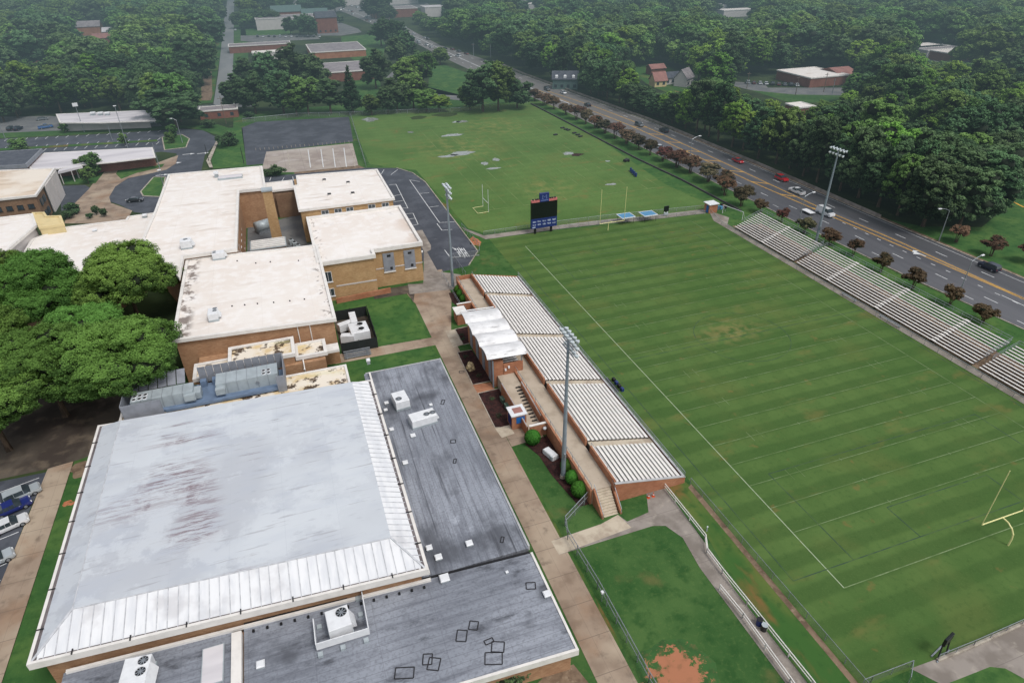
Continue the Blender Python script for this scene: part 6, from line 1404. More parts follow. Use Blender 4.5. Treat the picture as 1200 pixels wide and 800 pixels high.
# ================================================================== vehicles
PAINT = {}
def paint(n, c, r=.3):
    if n not in PAINT:
        g = Mt(n+"_car_paint", r, .15, .5, 'object').base(c); g.b.inputs["Coat Weight"].default_value = .5; g.b.inputs["Coat Roughness"].default_value = .1; PAINT[n] = g.done()
    return PAINT[n]
def car(kind, pt, label, detail=True, cat="car", name="parked_car", group=None):
    """built around the origin, nose towards +x"""
    spec = {'sedan': (4.7, 1.82, [(-2.35, .62), (-2.3, .92), (-1.75, 1.0), (-.95, 1.42), (.35, 1.45), (1.15, 1.02), (2.1, .88), (2.35, .62)], (2, 5)),
            'suv': (4.7, 1.9, [(-2.35, .7), (-2.32, 1.05), (-2.1, 1.62), (-1.6, 1.72), (.3, 1.72), (1.0, 1.18), (2.15, 1.02), (2.35, .7)], (1, 5)),
            'wagon': (4.8, 1.86, [(-2.4, .66), (-2.36, 1.0), (-2.0, 1.48), (-1.4, 1.58), (.35, 1.56), (1.15, 1.06), (2.2, .92), (2.4, .64)], (1, 5)),
            'van': (5.6, 2.0, [(-2.8, .75), (-2.8, 1.1), (-2.72, 2.05), (-2.4, 2.15), (1.2, 2.12), (1.85, 1.3), (2.6, 1.15), (2.8, .75)], (1, 5)),
            'pickup': (5.6, 1.95, [(-2.8, .75), (-2.8, 1.12), (-.75, 1.12), (-.6, 1.72), (.65, 1.74), (1.3, 1.15), (2.6, 1.05), (2.8, .75)], (2, 5))}[kind]
    L, Wd, prof, (ga, gb) = spec; t = thing(name, label, cat, (0, 0, 0), group)
    hw = Wd/2; n = len(prof)
    # lower body follows the belt line, the cabin narrows towards the roof
    belt = {'sedan': .88, 'suv': 1.02, 'wagon': .92, 'van': 1.2, 'pickup': 1.05}[kind]
    b = MB(); secs = []
    for i, (x, z) in enumerate(prof):
        zb = .32 if 0 < i < n-1 else .42; zt = min(z, belt); w = hw*(1 if 0 < i < n-1 else .86)
        secs.append([(x, -w*.96, zb), (x, -w, (zb+zt)/2), (x, -w*.93, zt), (x, w*.93, zt), (x, w, (zb+zt)/2), (x, w*.96, zb)])
    V = [p for s_ in secs for p in s_]; F = []
    for i in range(n-1):
        for k in range(6): F.append((i*6+k, i*6+(k+1) % 6, (i+1)*6+(k+1) % 6, (i+1)*6+k))
    F += [tuple(range(6)), tuple((n-1)*6+k for k in range(5, -1, -1))]
    body = b.add(V, F).build("body", pt, t, False)
    # cabin
    cab = [(x, z) for (x, z) in prof[ga:gb+1]]
    b = MB(); g_ = MB(); secs = []
    for (x, z) in cab:
        z = max(z, belt); k_ = (z-belt)/.6; secs.append([(x, -hw*(.92-.12*k_), z), (x, hw*(.92-.12*k_), z)])
    for i in range(len(cab)-1):
        a, c = secs[i], secs[i+1]; hi = cab[i][1] > belt+.25 and cab[i+1][1] > belt+.25
        tgt = b if hi else g_
        tgt.quad(a[0], c[0], c[1], a[1]) if True else None
    poly = [(x, max(z, belt)) for x, z in cab]
    for s_ in (0, 1):
        side = [p[s_] for p in secs]; x0, x1 = side[0][0], side[-1][0]; yb = (-1, 1)[s_]*hw*.925
        vs = [(x0, yb, belt-.02)]+side+[(x1, yb, belt-.02)]
        g_.add(vs, [tuple(range(len(vs)))[::-1] if s_ == 1 else tuple(range(len(vs)))])
    g_.build("window", M['glass'], t)
    rf_ = b.v and b.build("roof", pt, t)
    if detail or kind in ('van',):
        b = MB(); top = max(z for x, z in prof); xr0 = min(x for x, z in prof if z > belt+.3); xr1 = max(x for x, z in prof if z > belt+.3)
        nb = 2
        for s_ in (-1, 1):
            for k in range(nb+1):
                x = xr0+(xr1-xr0)*k/nb; b.add([(x-.02, s_*(hw*.93+.012), belt), (x+.02, s_*(hw*.93+.012), belt), (x+.02, s_*(hw*.80+.03), top-.05), (x-.02, s_*(hw*.80+.03), top-.05)], [(0, 1, 2, 3) if s_ < 0 else (3, 2, 1, 0)])
            if kind == 'van': b.add([(xr0, s_*(hw*.93+.02), belt), (xr0+2.7, s_*(hw*.93+.02), belt), (xr0+2.7, s_*(hw*.8+.04), top-.1), (xr0, s_*(hw*.8+.04), top-.1)], [(0, 1, 2, 3) if s_ < 0 else (3, 2, 1, 0)])
        b.build("pillar", pt, t)
    for sx_ in (-1, 1):
        for sy_ in (-1, 1):
            x = sx_*L*.305; y = sy_*(hw-.10); w_ = MB().tube((x, y-.11, .34), (x, y+.11, .34), .34, .34, 14).build("wheel", M['tyre'], t)
            if detail: MB().tube((x, y+sy_*.112, .34), (x, y+sy_*.125, .34), .21, .19, 12).build("rim", M['galv'], w_)
    if detail:
        for s_ in (-1, 1):
            MB().rbox(L/2-.13, s_*hw*.66, .62, .16, .36, .16, 0, .03).build("headlight", M['headlamp'], t)
            MB().rbox(-L/2+.06, s_*hw*.70, .68, .14, .3, .16, 0, .03).build("taillight", M['tail'], t)
            MB().rbox(.85, s_*(hw+.08), belt-.02, .16, .18, .12, 0, .03).build("mirror", pt, t)
        if kind == 'pickup':
            MB().box(-2.65, -.85, -.78, .78, belt+.001, belt+.012).build("bed", M['black'], t)
            b = MB(); b.box(-2.78, -.8, -.92, -.80, belt, belt+.14); b.box(-2.78, -.8, .80, .92, belt, belt+.14); b.box(-2.79, -2.68, -.8, .8, belt, belt+.14); b.build("bed_rail", pt, t)
    return t
silver = paint("silver", col(176, 184, 188)); blue_ = paint("dark_blue", col(40, 52, 118)); white_ = paint("white", col(226, 228, 230)); red_ = paint("red", col(196, 30, 40)); blk = paint("black", col(36, 38, 44)); dkb = paint("dark_navy", col(30, 38, 58)); ltb = paint("bright_blue", col(50, 96, 150)); gry = paint("grey", col(104, 108, 112)); mar = paint("maroon", col(110, 44, 44))
def put(t, px, py, ang, zoff=.05):
    x, y = G(px, py); t.location = (x, y, zoff); t.rotation_euler = (0, 0, ang); return t
put(car('wagon', silver, "silver hatchback, farthest of the cars parked on the left"), 27, 582, R(22))
put(car('sedan', blue_, "dark blue sedan parked between the silver and the white car on the left"), 16, 598, R(24))
put(car('sedan', white_, "white sedan with sunroof parked beside the dark blue one on the left"), 12, 618.5, R(22))
put(car('sedan', silver, "silver sedan parked alone nearest the camera on the left"), -6, 661, R(24))
put(car('sedan', blk, "black sedan standing in the school's front drive loop"), 159, 236.5, R(-8))
put(car('pickup', ltb, "bright blue pickup parked in the shop lot"), 54, 150.5, R(20), .04)
put(car('suv', dkb, "dark suv parked in the shop lot at its left end, right of its neighbour"), 22, 152.5, R(75), .04)
put(car('suv', blk, "black suv at the far left of the shop lot"), 14, 152.5, R(75), .04)
put(car('sedan', gry, "grey car parked at the back of the shop lot"), 50, 141, R(10), .04)
put(car('van', white_, "white van parked right in front of the shop row"), 122, 147, R(185), .04)
put(car('sedan', white_, "white car at the right end of the shop row"), 176, 145, R(190), .04)
put(car('suv', blk, "black suv crossing at the crossroads by the side road", name="car"), 251, 127, R(5), .05)
put(car('sedan', white_, "white car driving on the side road far off", detail=False, name="car"), 276, 36, R(92), .06)
UP_, DN = R(91), R(-89)
put(car('suv', red_, "red suv on the road behind the white pickup", name="car"), 915.5, 211.5, DN, .06)
put(car('sedan', red_, "small red car on the road, ahead of the black cars", name="car"), 864.5, 190.5, DN, .06)
put(car('pickup', white_, "white pickup with dark bed driving on the road", name="pickup_truck", cat="pickup"), 933, 226.5, UP_, .06)
put(car('van', white_, "white van towing a flat trailer on the road", name="van", cat="van"), 966.5, 252, DN, .06)
x, y = G(950, 249.5); t = thing("trailer", "low flat white trailer behind the white van", "trailer", (x, y, .06)); t.location = (x-1, y, .06); bb_ = MB().rbox(0, 0, .55, 1.8, 3.6, .12, 0)
o = bb_.build("bed", M['white'], None); o.parent = t
o = MB().path([(0, -1.8, .5), (.3, -3.4, .5)], .05).build("drawbar", M['darkmetal'], None); o.parent = t
for s_ in (-.95, .95): o = MB().tube((s_-.1, 0, .32), (s_+.1, 0, .32), .32, .32, 12).build("wheel", M['tyre'], None); o.parent = t
put(car('suv', dkb, "dark navy suv on the near right of the road", name="car"), 1158, 315.5, UP_, .06)
put(car('suv', blk, "black suv on the road, second of the black cars from the woods' street sign", name="car"), 778, 155, UP_, .06)
put(car('suv', gry, "dark grey suv on the road behind the black one", name="car"), 749, 148, DN, .06)
put(car('sedan', blk, "black car on the road level with the dark green house", name="car"), 688.5, 124.5, UP_, .06)
put(car('sedan', white_, "white car on the road in front of the dark green house", name="car"), 660, 110, DN, .06)
put(car('suv', blk, "black suv on the road left of the dark green house", name="car"), 641, 106, DN, .06)
put(car('sedan', white_, "white car half hidden behind the crepe myrtles", name="car"), 773, 174.5, DN, .06)
for i, (px, py, pt, k) in enumerate(((489.5, 49, white_, 'sedan'), (521, 58, blk, 'sedan'), (526, 67.5, white_, 'sedan'), (537, 66.5, white_, 'suv'))):
    put(car(k, pt, ["white car on the far highway just past the clump of round trees", "black car on the far highway", "white car on the far highway, left of the pair", "white suv on the far highway, right of the pair"][i], detail=False, name="car"), px, py, R(110), .06)
protos = [car('sedan', white_, "x", detail=False, name="far_car"), car('suv', blk, "x", detail=False, name="far_car"), car('sedan', gry, "x", detail=False, name="far_car"), car('suv', silver, "x", detail=False, name="far_car"), car('sedan', mar, "x", detail=False, name="far_car")]
names = ["white car", "black suv", "grey car", "silver suv", "maroon car"]
rs = random.Random(11); used = [False]*5
def farcar(px, py, ang, k, lab, group):
    x, y = G(px, py)
    if not used[k]: o = protos[k]; used[k] = True
    else: o = copy_tree(protos[k])
    o.location = (x, y, .06); o.rotation_euler = (0, 0, ang); o["label"] = lab; o["category"] = "car"; o["group"] = group
for k in range(34):
    v = 430+k*13.5+rs.uniform(-4, 4); w_ = interp(righte, v)-interp(lefte, v); x = interp(lefte, v)+w_*rs.choice([.1, .3, .5, .7, .9]); kk = rs.choice([0, 0, 1, 2, 3, 0, 3, 4])
    px, py = PJ(x, v, 0); farcar(px, py, R(100 if k % 2 else -80), kk, names[kk]+" in the heavy traffic on the far highway", "traffic on the far highway")
for k in range(12):
    kk = [1, 0, 1, 1, 3, 0, 0, 1, 2, 1, 1, 0][k]; farcar(302+6.6*k, 43.6+.2*(k % 2), R(88), kk, names[kk]+" in the car park row behind the far school", "cars parked behind the far school")
for k in range(9):
    kk = [3, 4, 0, 0, 1, 4, 2, 1, 0][k]; farcar(876+7.2*k, 98+.4*k, R(60), kk, names[kk]+" parked before the brick store beyond the woods", "cars parked by the brick store")
for k in range(10):
    kk = k % 5; farcar(345+13*k, 9+rs.uniform(0, 8), R(rs.uniform(0, 180)), kk, names[kk]+" in the lots beside the far highway", "cars in the far lots")
# ================================================================== trees
def crown_mesh(name, seed, H, Rr, nleaf, leaf, nl, kind='round', mats=None, z0=None, core=.72, flat=1.0, low=None, spray=None):
    """boughs of unequal size, each carrying many small sprays of leaf faces with gaps between the sprays"""
    rg = np.random.default_rng(seed); lobes = []
    VR = H*low/2 if low else Rr*flat; cz = H-VR if z0 is None else z0; flat = VR/Rr
    if kind == 'cone':
        for i in range(nl):
            f = (i+.5)/nl; z = H*(.10+.88*f); r = Rr*(1-f)**.8*.62; a = i*2.4+rg.uniform(-.4, .4)
            lobes.append((r*math.cos(a)*.95, r*math.sin(a)*.95, z, max(.4, Rr*.42*(1-f)+.3), max(.4, H*.06)))
    else:
        for i in range(nl):
            a = i*2.39996+rg.uniform(-.6, .6); e = rg.uniform(-.75 if low else -.45, 1.0); k = math.sqrt(max(0, 1-(e*.92)**2))*rg.uniform(.42, .80)
            r = Rr*rg.uniform(.22, .42)
            lobes.append((Rr*k*math.cos(a), Rr*k*math.sin(a), cz+e*VR*.74*rg.uniform(.85, 1.1), r, r*rg.uniform(.65, .9)*min(1.25, max(.75, flat))))
        lobes.append((0, 0, cz, Rr*.52, VR*.6))
    Lb = np.array(lobes); w = Lb[:, 3]**2; w /= w.sum()
    # sprays on the boughs
    sr = spray or Rr*.10
    ns = int(max(60, 3.2*(Lb[:, 3]**2).sum()/sr**2)); si = rg.choice(len(Lb), ns, p=w)
    d = rg.normal(size=(ns, 3)); d[:, 2] += .45; d /= np.linalg.norm(d, axis=1)[:, None]
    rad = np.stack([Lb[si, 3], Lb[si, 3], Lb[si, 4]], 1); S = Lb[si, :3]+d*rad*rg.uniform(.78, 1.16, ns)[:, None]
    # keep only sprays on the outside of the crown
    q = (S[:, None, :]-Lb[None, :, :3])/np.stack([Lb[:, 3], Lb[:, 3], Lb[:, 4]], 1)[None]; inside = ((q**2).sum(2) < .62).any(1); S, d, si = S[~inside], d[~inside], si[~inside]; ns = len(S)
    ssz = sr*rg.uniform(.55, 1.35, ns); stint = rg.uniform(-1, 1, ns)*(.13 if Rr > 7 else .24)+rg.uniform(-.16, .16, len(Lb))[si]
    idx = rg.choice(ns, nleaf, p=ssz**1.6/(ssz**1.6).sum())
    o = rg.normal(size=(nleaf, 3)); o /= np.linalg.norm(o, axis=1)[:, None]; o *= (rg.uniform(0, 1, nleaf)**.45*(1.35 if Rr > 7 else 1))[:, None]
    o[:, 2] *= .7; P = S[idx]+o*ssz[idx][:, None]
    nr = d[idx]*.7+rg.normal(size=(nleaf, 3))*.5; nr[:, 2] += .5; nr /= np.linalg.norm(nr, axis=1)[:, None]
    up = rg.normal(size=(nleaf, 3)); t1 = np.cross(nr, up); t1 /= np.linalg.norm(t1, axis=1)[:, None]+1e-9; t2 = np.cross(nr, t1)
    s = leaf*rg.uniform(.5, 1.35, nleaf)[:, None]
    a, b, c, e = P-t1*s*.62, P+t2*s*.5, P+t1*s*.62, P-t2*s*.5+nr*s*.12
    V = np.stack([a, b, c, e], 1).reshape(-1, 3)
    tint = .40+.22*d[idx][:, 2]+.22*o[:, 2]/.7+stint[idx]+rg.uniform(-.14, .14, nleaf)+.16*(P[:, 2]-cz)/VR  # top light put into the leaf tint: upward and higher leaves paler
    cb = MB()
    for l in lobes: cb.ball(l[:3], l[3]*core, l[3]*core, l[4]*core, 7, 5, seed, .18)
    nv0 = len(V); CV = np.array(cb.v); nf0 = nleaf
    me = bpy.data.meshes.new(name); allV = np.concatenate([V, CV]); me.vertices.add(len(allV)); me.vertices.foreach_set("co", allV.astype('f').ravel())
    loops = list(range(nv0)); ls = np.arange(nf0)*4; lt_ = np.full(nf0, 4)
    cl = []; cs = []; cn = []; o = nv0
    for f in cb.f: cs.append(nv0+len(cl)); cn.append(len(f)); cl += [i+nv0 for i in f]
    me.loops.add(nv0+len(cl)); me.loops.foreach_set("vertex_index", np.concatenate([np.arange(nv0), np.array(cl)]).astype('i'))
    nf = nf0+len(cs); me.polygons.add(nf); me.polygons.foreach_set("loop_start", np.concatenate([ls, np.array(cs)]).astype('i'))
    me.polygons.foreach_set("loop_total", np.concatenate([lt_, np.array(cn)]).astype('i'))
    me.polygons.foreach_set("material_index", np.concatenate([np.zeros(nf0), np.ones(len(cs))]).astype('i'))
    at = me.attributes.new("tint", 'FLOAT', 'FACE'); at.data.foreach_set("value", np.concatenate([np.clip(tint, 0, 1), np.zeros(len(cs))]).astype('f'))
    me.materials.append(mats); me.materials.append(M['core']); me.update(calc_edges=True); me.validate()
    return me, lobes
def trunk_mesh(name, seed, H, r, lobes, nlimb=7, multi=1):
    rn_ = random.Random(seed); b = MB(); order = sorted(lobes, key=lambda l: -l[3])[:nlimb]
    for m_ in range(multi):
        ox, oy = (0, 0) if multi == 1 else (.22*math.cos(m_*2.1), .22*math.sin(m_*2.1)); zt = H*.5
        b.tube((ox, oy, -.1), (ox*1.2, oy*1.2, H*.14), r*1.35, r, 8).tube((ox*1.2, oy*1.2, H*.14), (ox*2+rn_.uniform(-.2, .2), oy*2, zt), r, r*.6, 8).tube((ox*2, oy*2, zt), (ox*2, oy*2, H*.8), r*.55, r*.2, 6)
    for l in order:
        z_ = min(l[2]*.75, H*.45)*rn_.uniform(.65, 1); b.tube((0, 0, z_), (l[0]*.85, l[1]*.85, l[2]), r*.42, r*.12, 5)
    me = bpy.data.meshes.new(name); me.from_pydata(b.v, [], b.f); me.materials.append(M['bark']); me.update(); return me
VAR = {}
def variants(key, n, **k):
    H, Rr = k['H'], k['Rr']; out = []; mt = k.pop('mat'); tr = k.pop('tr', .3); multi = k.pop('multi', 1)
    for i in range(n):
        kk = dict(k); kk['flat'] = k.get('flat', 1.0)*(1+.12*math.sin(i*2.3+1)) if 'flat' in k else 1.0
        if key in ('broad', 'bright', 'dark', 'tall', 'farround', 'fardark', 'small'): kk['low'] = .92+.03*math.sin(i*1.7)
        me, lobes = crown_mesh(key+"_crown", hash((key, i)) % 9999 if 0 else 100*len(VAR)+i, mats=mt, **kk)
        out.append((me, trunk_mesh(key+"_trunk", i, H, tr, lobes, multi=multi)))
    VAR[key] = out
variants('big', 3, H=16, Rr=8.2, nleaf=170000, leaf=.17, nl=34, spray=.52, mat=M['leafnear'], tr=.42, flat=.72)
variants('broad', 4, H=15, Rr=5.6, nleaf=19000, leaf=.36, nl=20, spray=.62, mat=M['leaf'], tr=.3, flat=1.0)
variants('bright', 3, H=15, Rr=5.4, nleaf=19000, leaf=.35, nl=20, spray=.60, mat=M['leafbright'], tr=.3, flat=1.05)
variants('dark', 3, H=16, Rr=6.0, nleaf=19000, leaf=.38, nl=22, spray=.66, mat=M['leafdark'], tr=.32, flat=.95)
variants('tall', 3, H=20, Rr=4.6, nleaf=17000, leaf=.38, nl=24, spray=.6, mat=M['leafdark'], tr=.3, flat=1.6)
variants('cone', 1, H=19, Rr=4.8, nleaf=12000, leaf=.36, nl=30, kind='cone', mat=M['leafpine'], tr=.3)
variants('small', 2, H=6, Rr=2.5, nleaf=3200, leaf=.24, nl=14, mat=M['leaf'], tr=.12, flat=1.0)
variants('crepe', 4, H=4.4, Rr=2.5, nleaf=5200, leaf=.19, nl=11, spray=.36, mat=M['leafred'], tr=.10, flat=.62, multi=3)
variants('bush', 2, H=3.2, Rr=2.6, nleaf=3500, leaf=.22, nl=14, mat=M['leafdark'], tr=.12, flat=.7, z0=1.5)
variants('farround', 4, H=14, Rr=6.2, nleaf=5200, leaf=.70, nl=16, spray=.9, mat=M['leaf'], tr=.3, flat=.95)
variants('fardark', 3, H=15, Rr=6.2, nleaf=5200, leaf=.70, nl=16, spray=.9, mat=M['leafdark'], tr=.3, flat=1.0)
rt = random.Random(21)
def tree(kind, x, y, label, s=1.0, name="broadleaf_tree", group=None, cat="tree", sz=None, var=None):
    v = VAR[kind][rt.randrange(len(VAR[kind])) if var is None else var]
    t = thing(name, label, cat, (x, y, 0), group, rz=rt.uniform(0, 6.28)); t.scale = (s, s, s if sz is None else sz)
    for nm, me in (("crown", v[0]), ("trunk", v[1])):
        o = bpy.data.objects.new(nm, me); COL.objects.link(o); o.parent = t
    return t
def treeP(kind, px, py, label, h=None, w=None, zc=None, **k):
    """planted where its foot stands in the survey; h, w are true height and crown width in metres"""
    H0 = {'big': 16, 'broad': 15, 'bright': 15, 'dark': 16, 'tall': 20, 'cone': 19, 'small': 6, 'crepe': 4.4, 'bush': 3.2}[kind]; R0 = {'big': 8.2, 'broad': 5.6, 'bright': 5.4, 'dark': 6, 'tall': 4.6, 'cone': 4.8, 'small': 2.5, 'crepe': 2.5, 'bush': 2.6}[kind]
    x, y = G(px, py, zc or 0); return tree(kind, x, y, label, s=(w/2/R0 if w else 1)/1.06, sz=(h/H0 if h else 1), **k)
# the big trees at the left
for (px, py, w, h, v, lab) in ((54, 348, 18, 17.5, 0, "large fresh green tree at the left edge, in front of the entrance wing roof"), (150, 338, 19, 18, 1, "large fresh green tree crossing the tall block's left corner"), (143, 428, 19.5, 16.5, 2, "broad green tree overhanging the plant enclosure, nearest of the big trees"), (52, 432, 18, 16, 1, "broad green tree over the dark drive, left of its neighbour by the plant enclosure"), (-34, 400, 19, 17, 0, "large tree cut by the left edge above the dark drive"), (-20, 470, 17, 15, 2, "low tree cut by the left edge nearest the parked cars"), (96, 392, 16, 14, 0, "green tree filling the middle between the four large left trees"), (4, 335, 16, 16, 1, "green tree at the left edge behind its larger neighbour, before the white hall")):
    treeP('big', px, py, lab, h=h, w=w, zc=9.5, var=v)
for i in range(7): treeP('dark', 283+6.5*i, 33.5-.2*i, "dense dark tree in the hedge-like row above the far school's lawn, %s from the left" % ORD[i], h=15, w=17, group="dark row of trees above the far school's lawn")
for (px, py, w, h, lab) in ((380, 16, 30, 20, "dark tree mass beside the far highway's left side, top edge"), (393, 15, 26, 18, "round dark tree by the far highway's car park, top edge"), (443, 22, 30, 24, "big dark tree left of the far red store"), (436, 22, 18, 16, "smaller dark tree left of the far red store's big tree"), (455, 25, 20, 14, "low dark tree in front of the far red store"), (359, 16, 20, 14, "small round tree by the far green roofed shops"), (341, 41, 14, 14, "green tree before the long white hall, left one"), (352, 41, 14, 15, "green tree before the long white hall, middle one"), (362, 43, 17, 17, "tall green tree beside the narrow brick building"), (398, 27, 10, 7, "small round tree at the far highway car park")): treeP('dark', px, py, lab, h=h, w=w)
# the individual trees around the school drive and the old lots
for a in (('dark', 208, 150, "round dark tree standing alone between the shop row and the drive", 15.5, 21), ('dark', 333, 133, "dense dark tree in the clump behind the old lot, in its middle", 18, 13), ('dark', 300, 133, "dense dark tree in the clump, second from its left end", 17, 12), ('dark', 278, 130, "dark tree at the left end of the clump beside the side road", 15, 11), ('broad', 362, 134, "green tree at the front of the clump, left of the conical pine", 15, 12), ('tall', 388, 133, "tall tree right of the clump's middle", 15, 11), ('dark', 318, 112, "dark tree in the second rank of the clump, left of the highest crown", 20, 14), ('dark', 345, 108, "highest dark crown of the clump behind the old lot", 22, 15), ('dark', 372, 112, "dark tree in the second rank of the clump, right of the highest crown", 19, 14), ('dark', 296, 106, "dark tree in the clump's rear rank by the side road", 16, 13), ('broad', 348, 136, "lower green tree at the front edge of the clump", 11, 9),
          ('cone', 414, 133, "tall conical pine behind the corner of the practice field", 19, 11), ('dark', 441, 104, "dark round tree beside the far school's white patched roof", 18, 13), ('broad', 436, 135, "low green tree right of the conical pine", 8, 8), ('dark', 466, 131, "rounded dark tree in the group behind the practice field, left one", 14, 12), ('broad', 485, 128, "green tree in the group behind the practice field, second from left", 15, 12), ('dark', 455, 133, "small dark tree at the front of the group behind the practice field", 11, 8), ('broad', 500, 131, "low green tree at the right end of the group behind the practice field", 9, 11), ('bright', 515, 131, "low bright bush-like tree at the end of the group", 7, 10), ('broad', 478, 111, "green tree at the rear of the group beside the curved drive", 17, 13), ('broad', 497, 103, "green tree left of the triangular lawn", 17, 12), ('dark', 487, 96, "dark tree in the rear rank beside the curved drive", 15, 11), ('dark', 466, 78, "dark tree left of the curved drive's far end", 16, 11), ('dark', 476, 70, "dark tree beside the far highway's near edge", 17, 12), ('tall', 447, 54, "round tree on the far lawn's right edge, left of the pair", 15, 13), ('dark', 459, 56, "round dark tree on the far lawn's right edge, right of the pair", 19, 17), ('broad', 516, 76, "small brownish tree at the top corner of the triangular lawn", 9, 12),
          ('dark', 566, 131, "big dense tree at the practice field's far end, left of the road", 20, 15), ('broad', 584, 130, "big green tree at the practice field's far end, right half of the pair", 19, 14), ('dark', 606, 127, "lower tree nearest the road at the practice field's far end", 13, 11), ('broad', 551, 129, "smaller tree at the left of the big pair by the practice field", 11, 9)):
    treeP(a[0], a[1], a[2], a[3], h=a[4]*1.08, w=a[5]*(1.0 if a[0] == 'cone' else 1.28), name="pine_tree" if a[0] == 'cone' else "broadleaf_tree")
for (px, py, w, h, lab, k) in ((268, 171, 9.5, 4.6, "wide round dark bush on the lawn by the drive", 'bush'), (324, 206, 6.2, 3.2, "round dark bush behind the main block's far corner", 'bush'), (315, 207, 4.0, 2.8, "smaller dark bush left of its round neighbour at the main block's far corner", 'bush'), (245, 150, 7, 3.5, "low dark shrub mass right of the lone round tree", 'bush'), (292, 139, 6, 3, "low shrub behind the old lot's left corner", 'bush')):
    treeP(k, px, py, lab, h=h, w=w, name="bush", cat="bush")
for (px, py, w, h, lab) in ((113, 206, 7, 8, "young dark green tree on the entrance lawn before the classroom strip"), (104, 215, 5, 5.5, "small tree beside the young one on the entrance lawn"), (97, 205, 4.5, 6, "slim small tree nearest the classroom columns"), (204, 162, 5, 5.5, "small tree at the rear of the island lawn"), (201, 168, 4.5, 4.5, "small tree at the front of the island lawn"), (147, 171, 4, 5, "slim tree on the car park's grass strip, right one"), (25, 176, 8, 4.5, "round young tree by the dark roofed block"), (77, 156, 4, 4.5, "slim small tree before the shop row")):
    treeP('small', px, py, lab, h=h, w=w, name="young_tree")
for (px, py, w, h, lab) in ((87, 250, 5.0, 3.0, "dark shrub against the white panelled wall, right one"), (82, 256, 4.0, 2.6, "dark shrub against the white panelled wall, left one"), (114, 252, 2.6, 3.0, "small upright shrub by the forecourt, left of two"), (123, 254, 2.6, 2.6, "small round shrub by the forecourt, right of two"), (106, 256, 2.4, 1.6, "tiny shrub at the foot of the upright one"), (590, 797, 5.5, 2.2, "wide round bush at the low wing's wall on the bottom edge")):
    treeP('bush', px, py, lab, h=h, w=w, name="shrub", cat="shrub")
# clipped round shrubs along the stand
def roundshrub(px, py, r, lab):
    x, y = G(px, py); t = thing("clipped_shrub", lab, "shrub", (x, y, 0), None)
    me = bpy.data.meshes.new("foliage_tmp")
    # smooth ball: replace the lobes by one
    rg = np.random.default_rng(int(px)); n = 3000; d = rg.normal(size=(n, 3)); d /= np.linalg.norm(d, axis=1)[:, None]; P = d*r*rg.uniform(.92, 1.02, n)[:, None]; P[:, 2] = P[:, 2]*.95+r*.93
    bpy.data.meshes.remove(me)
    t1 = np.cross(d+rg.normal(size=(n, 3))*.4, rg.normal(size=(n, 3))); t1 /= np.linalg.norm(t1, axis=1)[:, None]; t2 = np.cross(d, t1); s = .12
    V = np.stack([P-t1*s, P+t2*s, P+t1*s, P-t2*s], 1).reshape(-1, 3)
    me = bpy.data.meshes.new("foliage"); me.from_pydata(V.tolist(), [], [(4*i, 4*i+1, 4*i+2, 4*i+3) for i in range(n)])
    at = me.attributes.new("tint", 'FLOAT', 'FACE'); at.data.foreach_set("value", np.clip(.45+.3*d[:, 2]+rg.uniform(-.2, .2, n), 0, 1).astype('f')); me.materials.append(M['shrub'])  # top light put into the tint: upper leaves of the ball paler
    o = bpy.data.objects.new("foliage", me); COL.objects.link(o); o.parent = t
    MB().ball((x, y, r*.93), r*.9, r*.9, r*.86, 12, 8).build("core", M['core'], t, True); MB().tube((x, y, 0), (x, y, r), .06).build("stem", M['bark'], t)
for a in ((624, 519, 1.25, "clipped round shrub at the corner of the ticket booth paving"), (665, 551, 1.1, "clipped round shrub right behind the tall mast's foot"), (671, 565, 1.1, "clipped round shrub in the middle of the three by the mast"), (679, 580, 1.25, "clipped round shrub nearest the grandstand steps"), (538, 343, 1.0, "clipped round shrub at the far steps, farthest of three"), (541, 348.5, 1.05, "clipped round shrub at the far steps, middle of three"), (544.5, 354.5, 1.05, "clipped round shrub at the far steps, nearest of three")): roundshrub(*a)
for i, (px, py) in enumerate(((541, 393), (543, 398), (546, 419), (561, 441), (577, 468), (584, 488))):
    x, y = G(px, py); t = thing("groundcover_plant", "thin dark low plant in the mulch beds, %s from the far end" % ORD[i], "plant", (x, y, 0), "thin plants in the mulch beds"); rg = random.Random(i); b = MB()
    for k in range(40):
        a, r_ = rg.uniform(0, 6.3), rg.uniform(.1, .55); cx_, cy_, cz_ = x+r_*math.cos(a), y+r_*math.sin(a), rg.uniform(.08, .45); b.quad((cx_-.09, cy_, cz_), (cx_, cy_-.08, cz_+.05), (cx_+.09, cy_, cz_), (cx_, cy_+.08, cz_+.04))
    b.build("leaves", M['leafdark'], t)
# crepe myrtles along the road
cre = [(72.8, 41), (72.6, 48.5), (71.6, 57), (71.6, 66), (72.6, 75.5), (72.2, 83), (71.4, 91.5), (70.6, 99.5), (70.4, 108), (68.6, 114.5), (69.6, 124), (71.8, 128), (72.6, 137), (72.2, 147), (71.4, 154), (71, 162.5), (70.3, 170), (70.1, 178), (69.8, 187), (69.4, 196), (69.2, 204), (69, 213), (68.6, 221), (68.3, 230), (67.8, 240), (67.0, 252), (66.0, 262), (65.2, 272)]
for i, (x, y) in enumerate(cre):
    far = i > 8
    v_ = (3.0 if far else 2.25)*rt.uniform(.8, 1.2)
    tree('crepe', x, y, "reddish green crepe myrtle beside the road, %s from the near end of the row" % ORD[i], s=v_*rt.uniform(.95, 1.12)/2.5*(1.12 if far else 1), sz=(1.25 if far else .95)*rt.uniform(.95, 1.1), name="crepe_myrtle", group="crepe myrtles along the road")
